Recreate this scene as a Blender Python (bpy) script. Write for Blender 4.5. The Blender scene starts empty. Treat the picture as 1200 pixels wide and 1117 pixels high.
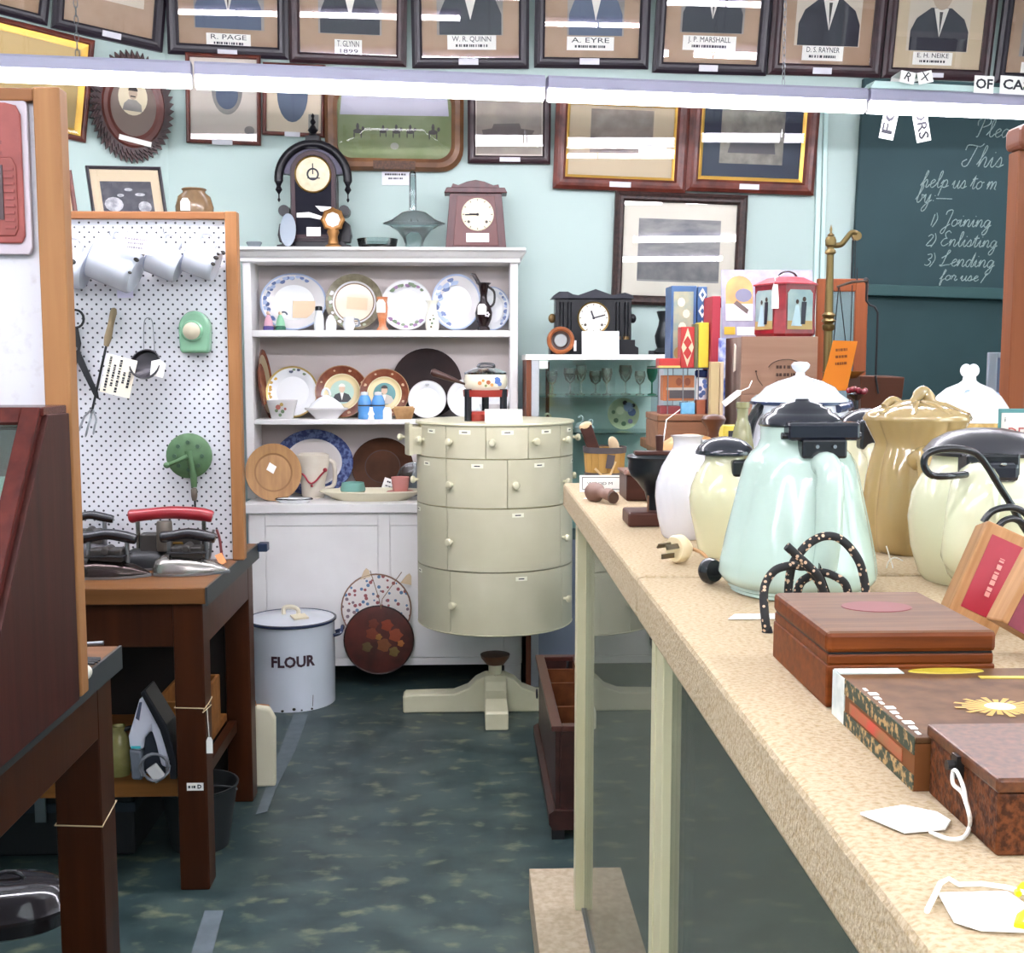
import bpy, bmesh, math, random
from mathutils import Matrix, Vector
random.seed(7)
R = math.radians
PI = math.pi
SC = bpy.context.scene
COL = SC.collection

# ---------------------------------------------------------------- camera
FPX, W_PX, H_PX = 1350.0, 1200.0, 1117.0
EYE = Vector((0.0, 0.0, 1.35))
PITCH = math.atan((558.5 - 425.0) / FPX)      # looking slightly down
YAW = math.atan(50.0 / FPX)                   # looking slightly right of the room axis
cam_d = bpy.data.cameras.new('camera')
cam_d.sensor_fit = 'HORIZONTAL'; cam_d.sensor_width = 36.0
cam_d.lens = FPX / W_PX * 36.0
cam_d.clip_start = 0.05
cam = bpy.data.objects.new('camera', cam_d); COL.objects.link(cam)
cam.location = EYE
cam.rotation_euler = (PI / 2 - PITCH, 0, -YAW)
SC.camera = cam

# ---------------------------------------------------------------- world, exposure
wd = bpy.data.worlds.new('world'); SC.world = wd; wd.use_nodes = True
wd.node_tree.nodes['Background'].inputs[0].default_value = (0.93, 0.93, 1.0, 1)
wd.node_tree.nodes['Background'].inputs[1].default_value = 4.0
SC.view_settings.view_transform = 'Standard'
SC.view_settings.look = 'None'
SC.view_settings.gamma = 1.0
SC.view_settings.use_curve_mapping = False
SC.view_settings.exposure = 1.18
TUBE_POWER = 7.5                              # emission of the fluorescent tubes
WIN = (-2.7, 1.6, 0.95, 2.75)                  # unseen window added in the right wall for fill daylight: y0, y1, z0, z1
wl = bpy.data.lights.new('fill_window_portal', 'AREA'); wl.shape = 'RECTANGLE'; wl.size = WIN[1] - WIN[0]; wl.size_y = WIN[3] - WIN[2]; wl.cycles.is_portal = True
wo = bpy.data.objects.new('fill_window_portal', wl); COL.objects.link(wo)
wo.location = (3.88, (WIN[0] + WIN[1]) / 2, (WIN[2] + WIN[3]) / 2); wo.rotation_euler = (PI / 2, 0, PI / 2)

# ---------------------------------------------------------------- helpers
_rot = Matrix.Rotation(-YAW, 3, 'Z') @ Matrix.Rotation(PI / 2 - PITCH, 3, 'X')
def ray(px, py):
    return _rot @ Vector(((px - 600.0) / FPX, (558.5 - py) / FPX, -1.0))
def aY(px, py, Y):
    d = ray(px, py); return EYE + d * (Y / d.y)
def aZ(px, py, Z):
    d = ray(px, py); return EYE + d * ((Z - EYE.z) / d.z)
def aX(px, py, X):
    d = ray(px, py); return EYE + d * (X / d.x)
def mpp(Y):                                   # metres per photo pixel at depth Y
    return Y / FPX

def lin(h):
    h = h.lstrip('#')
    o = []
    for i in (0, 2, 4):
        c = int(h[i:i + 2], 16) / 255.0
        o.append(c / 12.92 if c <= 0.04045 else ((c + 0.055) / 1.055) ** 2.4)
    return (o[0], o[1], o[2], 1.0)

MATS = {}
def mat(name, col='#808080', rough=0.5, metal=0.0, col2=None, scale=12.0, stretch=(1, 1, 1), lo=0.35, hi=0.65, bump=0.0, bscale=None, coat=0.0, spec=0.5, emit=None, detail=3.0, sheen=0.0):
    if name in MATS: return MATS[name]
    m = bpy.data.materials.new(name); m.use_nodes = True
    nt = m.node_tree; p = nt.nodes['Principled BSDF']
    p.inputs['Base Color'].default_value = lin(col)
    p.inputs['Roughness'].default_value = rough
    p.inputs['Metallic'].default_value = metal
    p.inputs['Specular IOR Level'].default_value = spec
    if coat: p.inputs['Coat Weight'].default_value = coat; p.inputs['Coat Roughness'].default_value = 0.06
    if sheen: p.inputs['Sheen Weight'].default_value = sheen
    if emit:
        p.inputs['Emission Color'].default_value = lin(emit[0]); p.inputs['Emission Strength'].default_value = emit[1]
    if col2 or bump:
        tc = nt.nodes.new('ShaderNodeTexCoord'); mp = nt.nodes.new('ShaderNodeMapping')
        mp.inputs['Scale'].default_value = stretch
        nt.links.new(tc.outputs['Object'], mp.inputs['Vector'])
    if col2:
        n = nt.nodes.new('ShaderNodeTexNoise'); n.inputs['Scale'].default_value = scale; n.inputs['Detail'].default_value = detail
        nt.links.new(mp.outputs[0], n.inputs['Vector'])
        r = nt.nodes.new('ShaderNodeValToRGB')
        r.color_ramp.elements[0].position = lo; r.color_ramp.elements[1].position = hi
        r.color_ramp.elements[0].color = lin(col); r.color_ramp.elements[1].color = lin(col2)
        nt.links.new(n.outputs['Fac'], r.inputs['Fac']); nt.links.new(r.outputs['Color'], p.inputs['Base Color'])
    if bump:
        n2 = nt.nodes.new('ShaderNodeTexNoise'); n2.inputs['Scale'].default_value = bscale or scale * 4; n2.inputs['Detail'].default_value = 2.0
        nt.links.new(mp.outputs[0], n2.inputs['Vector'])
        b = nt.nodes.new('ShaderNodeBump'); b.inputs['Strength'].default_value = bump; b.inputs['Distance'].default_value = 0.002
        nt.links.new(n2.outputs['Fac'], b.inputs['Height']); nt.links.new(b.outputs['Normal'], p.inputs['Normal'])
    MATS[name] = m
    return m

def glass(name, tint='#eef8f4', refl=0.06, rough=0.0, haze=0.0):
    if name in MATS: return MATS[name]
    m = bpy.data.materials.new(name); m.use_nodes = True
    nt = m.node_tree; nt.nodes.clear()
    o = nt.nodes.new('ShaderNodeOutputMaterial'); mx = nt.nodes.new('ShaderNodeMixShader')
    f = nt.nodes.new('ShaderNodeFresnel'); f.inputs['IOR'].default_value = 1.5
    t = nt.nodes.new('ShaderNodeBsdfTransparent'); t.inputs[0].default_value = lin(tint)
    g = nt.nodes.new('ShaderNodeBsdfGlossy'); g.inputs['Roughness'].default_value = rough
    nt.links.new(f.outputs[0], mx.inputs[0]); nt.links.new(t.outputs[0], mx.inputs[1]); nt.links.new(g.outputs[0], mx.inputs[2])
    if haze:  # pale diffuse mixed in as painted haze, lightening the glass
        d = nt.nodes.new('ShaderNodeBsdfDiffuse'); d.inputs[0].default_value = lin('#c9ccb8'); m2 = nt.nodes.new('ShaderNodeMixShader'); m2.inputs[0].default_value = haze
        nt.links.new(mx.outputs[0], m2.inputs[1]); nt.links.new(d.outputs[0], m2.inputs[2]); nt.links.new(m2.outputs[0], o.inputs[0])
    else: nt.links.new(mx.outputs[0], o.inputs[0])
    MATS[name] = m
    return m

def TM(x=0, y=0, z=0, rx=0, ry=0, rz=0, s=1.0):
    sv = s if isinstance(s, tuple) else (s, s, s)
    return Matrix.Translation((x, y, z)) @ Matrix.Rotation(R(rz), 4, 'Z') @ Matrix.Rotation(R(ry), 4, 'Y') @ Matrix.Rotation(R(rx), 4, 'X') @ Matrix.Diagonal((sv[0], sv[1], sv[2], 1))

class B:
    """collects shapes into ONE mesh object"""
    def __init__(s): s.v = []; s.f = []; s.m = []; s.mats = []; s.cur = 0
    def use(s, m):
        if m not in s.mats: s.mats.append(m)
        s.cur = s.mats.index(m); return s
    def add(s, vs, fs, M=None):
        k = len(s.v)
        s.v += [tuple(M @ Vector(p)) if M else tuple(p) for p in vs]
        s.f += [tuple(i + k for i in f) for f in fs]; s.m += [s.cur] * len(fs)
        return s
    def box(s, x0, x1, y0, y1, z0, z1, M=None):
        vs = [(x0, y0, z0), (x1, y0, z0), (x1, y1, z0), (x0, y1, z0), (x0, y0, z1), (x1, y0, z1), (x1, y1, z1), (x0, y1, z1)]
        return s.add(vs, [(3, 2, 1, 0), (4, 5, 6, 7), (0, 1, 5, 4), (1, 2, 6, 5), (2, 3, 7, 6), (3, 0, 4, 7)], M)
    def cbox(s, c, d, M=None):
        return s.box(c[0] - d[0] / 2, c[0] + d[0] / 2, c[1] - d[1] / 2, c[1] + d[1] / 2, c[2] - d[2] / 2, c[2] + d[2] / 2, M)
    def lathe(s, prof, n=24, M=None, mod=None, closed=False):
        vs = []; idx = []
        for (r, z) in prof:
            if r <= 1e-7: idx.append([len(vs)]); vs.append((0, 0, z))
            else:
                row = []
                for i in range(n):
                    a = 2 * PI * i / n; rr = r * (mod(a, z) if mod else 1.0)
                    row.append(len(vs)); vs.append((rr * math.cos(a), rr * math.sin(a), z))
                idx.append(row)
        fs = []
        pairs = list(zip(idx[:-1], idx[1:])) + ([(idx[-1], idx[0])] if closed else [])
        for a, b in pairs:
            if len(a) == 1 and len(b) == 1: continue
            for i in range(n):
                j = (i + 1) % n
                if len(a) == 1: fs.append((a[0], b[j], b[i]))
                elif len(b) == 1: fs.append((a[i], a[j], b[0]))
                else: fs.append((a[i], a[j], b[j], b[i]))
        return s.add(vs, fs, M)
    def cyl(s, r, z0, z1, n=20, M=None, r2=None):
        return s.lathe([(0, z0), (r, z0), (r if r2 is None else r2, z1), (0, z1)], n, M)
    def tube(s, pts, r, n=8, closed=False, M=None, flat=None):
        P = [Vector(p) for p in pts]; N = len(P)
        rr = r if isinstance(r, (list, tuple)) else [r] * N
        vs = []; up = None
        for i in range(N):
            a = P[i - 1] if (i > 0 or closed) else P[i]; b = P[(i + 1) % N] if (i < N - 1 or closed) else P[i]
            t = (b - a)
            t = t.normalized() if t.length > 1e-9 else Vector((0, 0, 1))
            if up is None:
                up = Vector((0, 0, 1)) if abs(t.z) < 0.9 else Vector((0, 1, 0))
            u = up - t * up.dot(t)
            if u.length < 1e-6: u = t.orthogonal()
            u.normalize(); w = t.cross(u); up = u
            for k in range(n):
                an = 2 * PI * k / n
                ca, sa = math.cos(an), math.sin(an)
                if flat: sa *= flat
                vs.append(P[i] + u * (rr[i] * ca) + w * (rr[i] * sa))
        fs = []
        for i in range(N if closed else N - 1):
            for k in range(n):
                a, b = i * n, ((i + 1) % N) * n
                fs.append((a + k, a + (k + 1) % n, b + (k + 1) % n, b + k))
        if not closed:
            fs.append(tuple(range(n))[::-1]); fs.append(tuple((N - 1) * n + k for k in range(n)))
        return s.add(vs, fs, M)
    def prism(s, poly, y0, y1, M=None):       # polygon in xz, extruded along y
        n = len(poly)
        vs = [(p[0], y0, p[1]) for p in poly] + [(p[0], y1, p[1]) for p in poly]
        fs = [tuple(range(n)), tuple(range(2 * n - 1, n - 1, -1))] + [(i, i + n, (i + 1) % n + n, (i + 1) % n) for i in range(n)]
        return s.add(vs, fs, M)
    def flat(s, poly, y, M=None):             # flat printed shape in xz
        return s.add([(p[0], y, p[1]) for p in poly], [tuple(range(len(poly)))], M)
    def rect(s, x0, x1, z0, z1, y, M=None): return s.flat([(x0, z0), (x1, z0), (x1, z1), (x0, z1)], y, M)
    def disc(s, cx, cz, rx, rz, y, n=24, M=None):
        return s.flat([(cx + rx * math.cos(2 * PI * i / n), cz + rz * math.sin(2 * PI * i / n)) for i in range(n)], y, M)
    def sph(s, c, r, nu=16, nv=10, M=None):
        r = r if isinstance(r, tuple) else (r, r, r)
        prof = [(math.sin(PI * i / nv), -math.cos(PI * i / nv)) for i in range(nv + 1)]
        prof[0] = (0, -1); prof[-1] = (0, 1)
        m = Matrix.Translation(c) @ Matrix.Diagonal((r[0], r[1], r[2], 1))
        return s.lathe(prof, nu, (M @ m) if M else m)
    def out(s, name, m=None, parent=None, smooth=False, bevel=0.0, fix=True, ang=40, seg=2):
        me = bpy.data.meshes.new(name); me.from_pydata(s.v, [], s.f)
        for mm in (s.mats or [m]): me.materials.append(mm if not isinstance(mm, str) else MATS[mm])
        if s.mats: me.polygons.foreach_set('material_index', s.m)
        if fix:
            bm = bmesh.new(); bm.from_mesh(me); bmesh.ops.recalc_face_normals(bm, faces=bm.faces); bm.to_mesh(me); bm.free()
        if smooth:
            me.polygons.foreach_set('use_smooth', [True] * len(me.polygons)); me.set_sharp_from_angle(angle=R(ang))
        me.update()
        o = bpy.data.objects.new(name, me); COL.objects.link(o)
        if parent: o.parent = parent
        if bevel:
            bv = o.modifiers.new('bevel', 'BEVEL'); bv.width = bevel; bv.segments = seg; bv.limit_method = 'ANGLE'; bv.angle_limit = R(50)
        return o

def thing(name, label, cat, loc=(0, 0, 0), rz=0.0, group=None, rx=0.0, ry=0.0):
    o = bpy.data.objects.new(name, None); COL.objects.link(o); o.empty_display_size = 0.05
    o.location = loc; o.rotation_euler = (R(rx), R(ry), R(rz))
    o['label'] = label; o['category'] = cat
    if group: o['group'] = group
    return o
def tag(o, label, cat, group=None):
    o['label'] = label; o['category'] = cat
    if group: o['group'] = group
    return o
def at(o, loc, rz=0.0, rx=0.0, ry=0.0):
    o.location = loc; o.rotation_euler = (R(rx), R(ry), R(rz)); return o
def struct(o): o['kind'] = 'structure'; return o

def text(parent, body, size, m, M, name='lettering', align='CENTER', ext=0.0003, shear=0.0, bold=0.0, width=None):
    if body.startswith('~'):                  # writing too blurred to read: rows of little marks
        r_ = random.Random(len(body) * 7 + int(size * 1e5)); b = B(); W_ = width or size * 6; x = -W_ / 2
        while x < W_ / 2 - size * .1:
            w_ = size * r_.choice((.22, .3, .42, .55)); b.box(x, min(x + w_, W_ / 2), -ext * 2, 0, -size * .26, size * .26, M); x += w_ + size * r_.choice((.12, .12, .3))
        return b.out(name, m, parent)
    cu = bpy.data.curves.new('t', 'FONT'); cu.body = body; cu.size = size; cu.align_x = align; cu.align_y = 'CENTER'
    cu.extrude = ext; cu.shear = shear; cu.offset = bold; cu.resolution_u = 2
    t = bpy.data.objects.new('t', cu); COL.objects.link(t)
    dg = bpy.context.evaluated_depsgraph_get()
    me = bpy.data.meshes.new_from_object(t.evaluated_get(dg)); me.name = name
    bpy.data.objects.remove(t); bpy.data.curves.remove(cu)
    if width and len(me.vertices):
        w = max(v.co.x for v in me.vertices) - min(v.co.x for v in me.vertices)
        if w > 1e-6: me.transform(Matrix.Diagonal((width / w, 1, 1, 1)))
    me.transform(M @ Matrix.Rotation(PI / 2, 4, 'X'))
    me.materials.clear(); me.materials.append(m)
    o = bpy.data.objects.new(name, me); COL.objects.link(o); o.parent = parent
    return o

def arc(cx, cz, r, a0, a1, n=12, rz=None):
    return [(cx + r * math.cos(R(a0 + (a1 - a0) * i / n)), cz + (rz or r) * math.sin(R(a0 + (a1 - a0) * i / n))) for i in range(n + 1)]
def smooth_path(pts, k=6, closed=False):      # Catmull-Rom
    P = [Vector(p) for p in pts]; n = len(P); out = []
    rng = range(n) if closed else range(n - 1)
    for i in rng:
        p0 = P[(i - 1) % n] if closed or i > 0 else P[0]; p1 = P[i]; p2 = P[(i + 1) % n]; p3 = P[(i + 2) % n] if closed or i + 2 < n else P[-1]
        for j in range(k):
            t = j / k
            out.append(0.5 * ((2 * p1) + (p2 - p0) * t + (2 * p0 - 5 * p1 + 4 * p2 - p3) * t * t + (3 * p1 - p0 - 3 * p2 + p3) * t ** 3))
    if not closed: out.append(P[-1])
    return out

# ---------------------------------------------------------------- shared materials
def wood(name, c1, c2, axis='z', rough=0.45, scale=9.0, coat=0.0, lo=0.3, hi=0.7, spec=0.22):
    st = {'x': (0.25, 4, 4), 'y': (4, 0.25, 4), 'z': (4, 4, 0.25)}[axis]
    return mat(name, c1, rough, col2=c2, scale=scale, stretch=st, lo=lo, hi=hi, bump=0.06, bscale=scale * 3, coat=coat, spec=spec, detail=5.0)
WHITE = mat('white paint', '#eceae6', 0.45)
PAPER = mat('paper', '#f6f4ee', 0.8)
INK = mat('ink', '#2a2a33', 0.7)
BLACK = mat('black bakelite', '#15161c', 0.22, spec=0.6)
BLACKM = mat('black iron', '#1c1d20', 0.45, metal=0.3)
CREAM = mat('cream enamel paint', '#d6d1b4', 0.35, col2='#cdc8a8', scale=6)
CREAM_EDGE = mat('worn cream edge', '#c9bd8c', 0.5)
BRASS = mat('brass', '#98793f', 0.3, metal=0.9)
CHROME = mat('chrome', '#c9c9c9', 0.14, metal=1.0)
STEEL = mat('steel', '#8d9094', 0.35, metal=0.9)
GLASS = glass('clear glass')
GLASSG = glass('green glass', '#d9ece4')
STRING = mat('white string', '#eceae2', 0.9)
TWINE = mat('twine', '#c8b48f', 0.9)
BENCHW = wood('bench wood', '#45220f', '#30160a', 'z', 0.35, 7)
BENCHTOP = wood('bench top wood', '#7c5230', '#633f20', 'x', 0.4, 7)
DARKW = wood('dark mahogany', '#45201a', '#2c1311', 'z', 0.45, 8)
OAK = wood('light oak', '#a07148', '#895d38', 'z', 0.5, 8)
OAKX = wood('light oak rail', '#94623d', '#7c4f2e', 'x', 0.5, 8)
FRAMEW = mat('frame dark wood', '#3b2228', 0.35, col2='#2a181e', scale=14, stretch=(1, 1, 1))
FRAMEB = mat('frame black wood', '#241c26', 0.35)
FRAMER = mat('frame red brown wood', '#6d3226', 0.35, col2='#4d2019', scale=16)
GOLD = mat('gold slip', '#d8ac4e', 0.35, metal=0.6)
# ================================================================ the room
def wall_mat():
    m = bpy.data.materials.new('mint wall paint'); m.use_nodes = True
    nt = m.node_tree; p = nt.nodes['Principled BSDF']; p.inputs['Roughness'].default_value = 0.6
    g = nt.nodes.new('ShaderNodeNewGeometry'); sx = nt.nodes.new('ShaderNodeSeparateXYZ')
    nt.links.new(g.outputs['Position'], sx.inputs[0])
    ma = nt.nodes.new('ShaderNodeMath'); ma.operation = 'GREATER_THAN'; ma.inputs[1].default_value = 1.335
    nt.links.new(sx.outputs['Z'], ma.inputs[0])
    n = nt.nodes.new('ShaderNodeTexNoise'); n.inputs['Scale'].default_value = 1.4; n.inputs['Detail'].default_value = 4
    nt.links.new(g.outputs['Position'], n.inputs['Vector'])
    mx = nt.nodes.new('ShaderNodeMix'); mx.data_type = 'RGBA'
    nt.links.new(ma.outputs[0], mx.inputs[0]); mx.inputs[6].default_value = lin('#a9bcc0'); 
    m2 = nt.nodes.new('ShaderNodeMix'); m2.data_type = 'RGBA'; m2.inputs[6].default_value = lin('#b4c7c2'); m2.inputs[7].default_value = lin('#acbfba')
    nt.links.new(n.outputs['Fac'], m2.inputs[0]); nt.links.new(m2.outputs[2], mx.inputs[7])
    nt.links.new(mx.outputs[2], p.inputs['Base Color'])
    return m
WALL = wall_mat()
YW = 5.14
XC = aY(198, 220, YW).x
XL, XR, YB, ZT = -3.3, 3.9, -3.2, 3.35
YL = YW - (XC - XL) * math.tan(R(30))
b = B(); b.box(XC, XR, YW, YW + 0.12, 0, ZT); struct(b.out('wall_back', WALL))
L30 = (XC - XL) / math.cos(R(30))
b = B(); b.box(-L30, 0, 0, 0.12, 0, ZT); w = struct(b.out('wall_corner', WALL)); at(w, (XC, YW, 0), 30)
b = B(); b.box(XL - 0.12, XL, YB, YL, 0, ZT); struct(b.out('wall_left', WALL))
b = B(); b.box(XR, XR + 0.12, YB, WIN[0], 0, ZT); b.box(XR, XR + 0.12, WIN[1], YW, 0, ZT); b.box(XR, XR + 0.12, WIN[0], WIN[1], 0, WIN[2]); b.box(XR, XR + 0.12, WIN[0], WIN[1], WIN[3], ZT); struct(b.out('wall_right', WALL))
b = B(); b.box(XR + 0.07, XR + 0.074, WIN[0], WIN[1], WIN[2], WIN[3]); wn = struct(b.out('fill_window_1', GLASS))
b = B()
for y in (WIN[0], WIN[0] + 1.07, WIN[0] + 2.14, WIN[0] + 3.2, WIN[1] - 0.05): b.box(XR + 0.05, XR + 0.09, y, y + 0.05, WIN[2], WIN[3])
for z in (WIN[2], WIN[3] - 0.05): b.box(XR + 0.05, XR + 0.09, WIN[0], WIN[1], z, z + 0.05)
b.out('fill_window_frame', WHITE, wn)
b = B(); b.box(XL, XR, YB - 0.12, YB, 0, ZT); struct(b.out('wall_front', WALL))
CEIL = mat('ceiling paint', '#e4e8e6', 0.7)
b = B(); b.box(XL, XR, YB, YW, ZT, ZT + 0.1); struct(b.out('ceiling', CEIL))

def floor_mat():
    m = bpy.data.materials.new('marbled green linoleum'); m.use_nodes = True
    nt = m.node_tree; p = nt.nodes['Principled BSDF']; p.inputs['Roughness'].default_value = 0.42
    g = nt.nodes.new('ShaderNodeNewGeometry')
    def noise(sc, det, dist=0.0, st=(1, 1, 1)):
        mp = nt.nodes.new('ShaderNodeMapping'); mp.inputs['Scale'].default_value = st
        nt.links.new(g.outputs['Position'], mp.inputs['Vector'])
        n = nt.nodes.new('ShaderNodeTexNoise'); n.inputs['Scale'].default_value = sc; n.inputs['Detail'].default_value = det; n.inputs['Distortion'].default_value = dist
        nt.links.new(mp.outputs[0], n.inputs['Vector']); return n
    def ramp(n, a, c):
        r = nt.nodes.new('ShaderNodeValToRGB'); r.color_ramp.elements[0].position = a; r.color_ramp.elements[1].position = c
        nt.links.new(n.outputs['Fac'], r.inputs['Fac']); return r
    def mix(f, c1, c2):
        x = nt.nodes.new('ShaderNodeMix'); x.data_type = 'RGBA'
        nt.links.new(f.outputs[0], x.inputs[0])
        for i, c in ((6, c1), (7, c2)):
            if isinstance(c, str): x.inputs[i].default_value = lin(c)
            else: nt.links.new(c.outputs[2], x.inputs[i])
        return x
    a = mix(ramp(noise(9, 5, 0.2), 0.30, 0.70), '#1f3031', '#304244')
    c = mix(ramp(noise(5, 5, 0.3, (0.8, 1.2, 1)), 0.45, 0.75), a, '#435350')
    d = mix(ramp(noise(15, 6, 0.1, (0.8, 1.25, 1)), 0.56, 0.74), c, '#6b7159')
    nt.links.new(d.outputs[2], p.inputs['Base Color'])
    return m
b = B(); b.box(XL, XR, YB, YW, -0.1, 0); struct(b.out('floor', floor_mat()))

# vertical cover strip and skirting on the back wall
STRIPM = mat('painted strip', '#c6e0db', 0.5)
sx0, sx1 = aY(957, 200, YW - 0.02).x, aY(970, 200, YW - 0.02).x
b = B(); zs_ = aY(960, 104, YW).z; b.box(sx0, sx0 + 0.022, YW - 0.02, YW, 0.132, zs_); b.box(sx0 + 0.03, sx1, YW - 0.012, YW, 0.132, zs_); struct(b.out('trim_1', STRIPM, bevel=0.003))
b = B(); b.box(XC, XR, YW - 0.012, YW, 0, 0.13); struct(b.out('baseboard_back', mat('skirting', '#8fa5a6', 0.5), bevel=0.004))

# grey tape across the floor
TAPE = mat('grey floor tape', '#5d686e', 0.6, col2='#525d63', scale=20)
def floor_tape(pl, pr, label):
    k = len(pl); b = B()
    vs = []
    for (q, s) in zip(pl, pr):
        for pp in (q, s):
            w = aZ(pp[0], pp[1], 0.0); vs.append((w.x, w.y, 0.0015))
    for i in range(k - 1): b.add([vs[2 * i], vs[2 * i + 1], vs[2 * i + 3], vs[2 * i + 2]], [(0, 1, 2, 3)])
    # give it thickness
    n0 = len(b.v)
    o = b.out('floor_tape', TAPE); sd = o.modifiers.new('thick', 'SOLIDIFY'); sd.thickness = 0.001; sd.offset = 0
    return tag(o, label, 'tape', 'grey tape strips on the floor')
floor_tape([(344, 838), (328, 880), (311, 925), (300, 955)], [(361, 838), (346, 880), (325, 921), (313, 952)], 'grey tape strip on the floor running from under the flour bin')
floor_tape([(240, 1068), (222, 1125)], [(262, 1068), (247, 1125)], 'short grey tape strip on the floor beside the front bench leg')

# ================================================================ fluorescent lights
TUBEM = mat('lit fluorescent tube', '#ffffff', 0.5, emit=('#fbf7ff', TUBE_POWER))
BATTEN = mat('white batten metal', '#9c9bb0', 0.5)
CAPM = mat('lamp holder plastic', '#d8d8d8', 0.5)
def chain(parent, x, z0, z1):
    b = B(); n = int((z1 - z0) / 0.028)
    for i in range(n):
        z = z0 + 0.028 * i + 0.014
        pts = [(0.007 * math.cos(t * PI / 4), 0, 0.018 * math.sin(t * PI / 4)) for t in range(8)]
        b.tube(pts, 0.0016, 4, closed=True, M=TM(x, 0, z, rz=90 * (i % 2) + 20))
    b.out('chain', STEEL, parent)
TUBE2 = mat('boosted twin tube', '#ffffff', 0.5, emit=('#fbf7ff', 24.0))  # unseen rows get added second tubes and extra strength as fill
def fluoro(cx, cy, cz, rz, label, L=1.24, chains=(-0.45, 0.45), tray=False, twin=False):
    t = thing('fluorescent_light', label, 'light', (cx, cy, cz), rz, 'fluorescent battens hung in rows')
    b = B(); b.prism([(-0.031, 0.020), (0.031, 0.020), (0.031, 0.055), (0.022, 0.066), (-0.022, 0.066), (-0.031, 0.055)], -L / 2 + 0.001, L / 2 - 0.001, TM(rz=-90)); b.out('batten', BATTEN, t, bevel=0.002)
    for dy in ((-0.034, 0.034) if twin else (0,)): b = B(); b.cyl(0.021 if twin else 0.025, -L / 2 + 0.006, L / 2 - 0.006, 10, TM(0, dy, 0, ry=90)); b.out('tube', TUBE2 if twin else TUBEM, t, smooth=True)
    for s in (-1, 1):
        b = B(); b.box(s * (L / 2 - 0.003) - 0.003, s * (L / 2 - 0.003) + 0.003, -0.016, 0.016, -0.020, 0.022); b.out('lamp_holder', CAPM, t, bevel=0.002)
    if tray:
        b = B(); b.prism([(-0.62, 0.068), (0.0, 0.068), (0.0, 0.088), (-0.60, 0.095)], -0.02, 0.05); b.out('gear_tray', STRIPM, t)
    for x in chains: chain(t, x, 0.066, ZT - cz)
    return t
ROW_RZ = 7.0
def row(cy, cz, xs, labels, **k):
    for i, x in enumerate(xs):
        fluoro(x, cy + x * math.tan(R(ROW_RZ)), cz, ROW_RZ, labels[i], **{q: v[i] for q, v in k.items()})
pc = aY(438, 104, 4.25)
X0 = pc.x
row(4.25 - X0 * math.tan(R(ROW_RZ)), pc.z, [X0 - 1.24, X0, X0 + 1.24, X0 + 2.48],
    ['lit fluorescent tube in front of the oval toothed frame at left', 'lit fluorescent tube in front of the convex horse picture above the dresser',
     'lit fluorescent tube in front of the two large gold-edged pictures', 'lit fluorescent tube above the chalkboard at right'], chains=[(0.24,), (), (0.29,), ()], tray=(0, 0, 0, 1))
for k, (cy, nm, xs) in enumerate([(2.9, 'second', (-1.9, -0.66, 0.58, 1.95)), (0.6, 'third', (-1.9, -0.66, 1.95)), (-1.2, 'fourth', (-1.9, -0.66, 0.58, 1.82))]):
    row(cy, pc.z + 0.02, xs, ['fluorescent batten of the %s row back, %s from the left wall' % (nm, q) for q in ('first', 'second', 'third', 'fourth')], twin=(1, 1, 1, 1))
# ================================================================ white dresser
DRW = mat('white dresser paint', '#efedec', 0.4, col2='#e8e5e4', scale=5)
DRB = mat('dresser back boards', '#c9c0bd', 0.6, col2='#bfb4b2', scale=4)
YD, YH, YBK = 4.75, 4.93, 5.115              # lower front, hutch front, back boards
def zY(py, Y): return aY(450, py, Y).z
def xY(px, Y, py=450): return aY(px, py, Y).x
dx0, dx1 = xY(287, YH), xY(607, YH)
dz_top = zY(290, YH - 0.05); dz_wt = zY(590, YD)
dresser = thing('dresser', 'tall white painted kitchen dresser filled with plates against the mint wall', 'dresser', ((dx0 + dx1) / 2, YD, 0))
DX = (dx0 + dx1) / 2
def dr(b, name, m=DRW, bevel=0.003, **k):
    o = b.out(name, m, dresser, bevel=bevel, **k); o.location = (-DX, -YD, 0); return o
b = B(); b.box(dx0, dx0 + 0.034, YH, YBK, dz_wt, dz_top - 0.05); dr(b, 'side_panel')
b = B(); b.box(dx1 - 0.034, dx1, YH, YBK, dz_wt, dz_top - 0.05); dr(b, 'side_panel')
SH1, SH2 = zY(387, YH), zY(491.5, YH)
b = B(); b.box(dx0 + 0.034, dx1 - 0.034, YH + 0.002, YBK - 0.005, SH1 - 0.028, SH1); dr(b, 'shelf')
b = B(); b.box(dx0 + 0.034, dx1 - 0.034, YH + 0.002, YBK - 0.005, SH2 - 0.022, SH2); dr(b, 'shelf')
b = B(); b.box(dx0 + 0.02, dx1 - 0.02, YBK - 0.004, YBK + 0.01, dz_wt, dz_top - 0.05); dr(b, 'back_board', DRB, bevel=0)
b = B()
prof = [(YBK, dz_top), (YH - 0.075, dz_top), (YH - 0.075, dz_top - 0.012), (YH - 0.055, dz_top - 0.018), (YH - 0.035, dz_top - 0.036), (YH - 0.022, dz_top - 0.042), (YH - 0.022, dz_top - 0.058), (YBK, dz_top - 0.058)]
n = len(prof); xa, xb = dx0 - 0.005, xY(616, YH - 0.07)
b.add([(xa, p[0], p[1]) for p in prof] + [(xb - (0.0 if p[0] < YH - 0.05 else 0.02), p[0], p[1]) for p in prof], [tuple(range(n))[::-1], tuple(range(n, 2 * n))] + [(i, (i + 1) % n, (i + 1) % n + n, i + n) for i in range(n)])
dr(b, 'cornice')
DXR = xY(612, YD)
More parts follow.
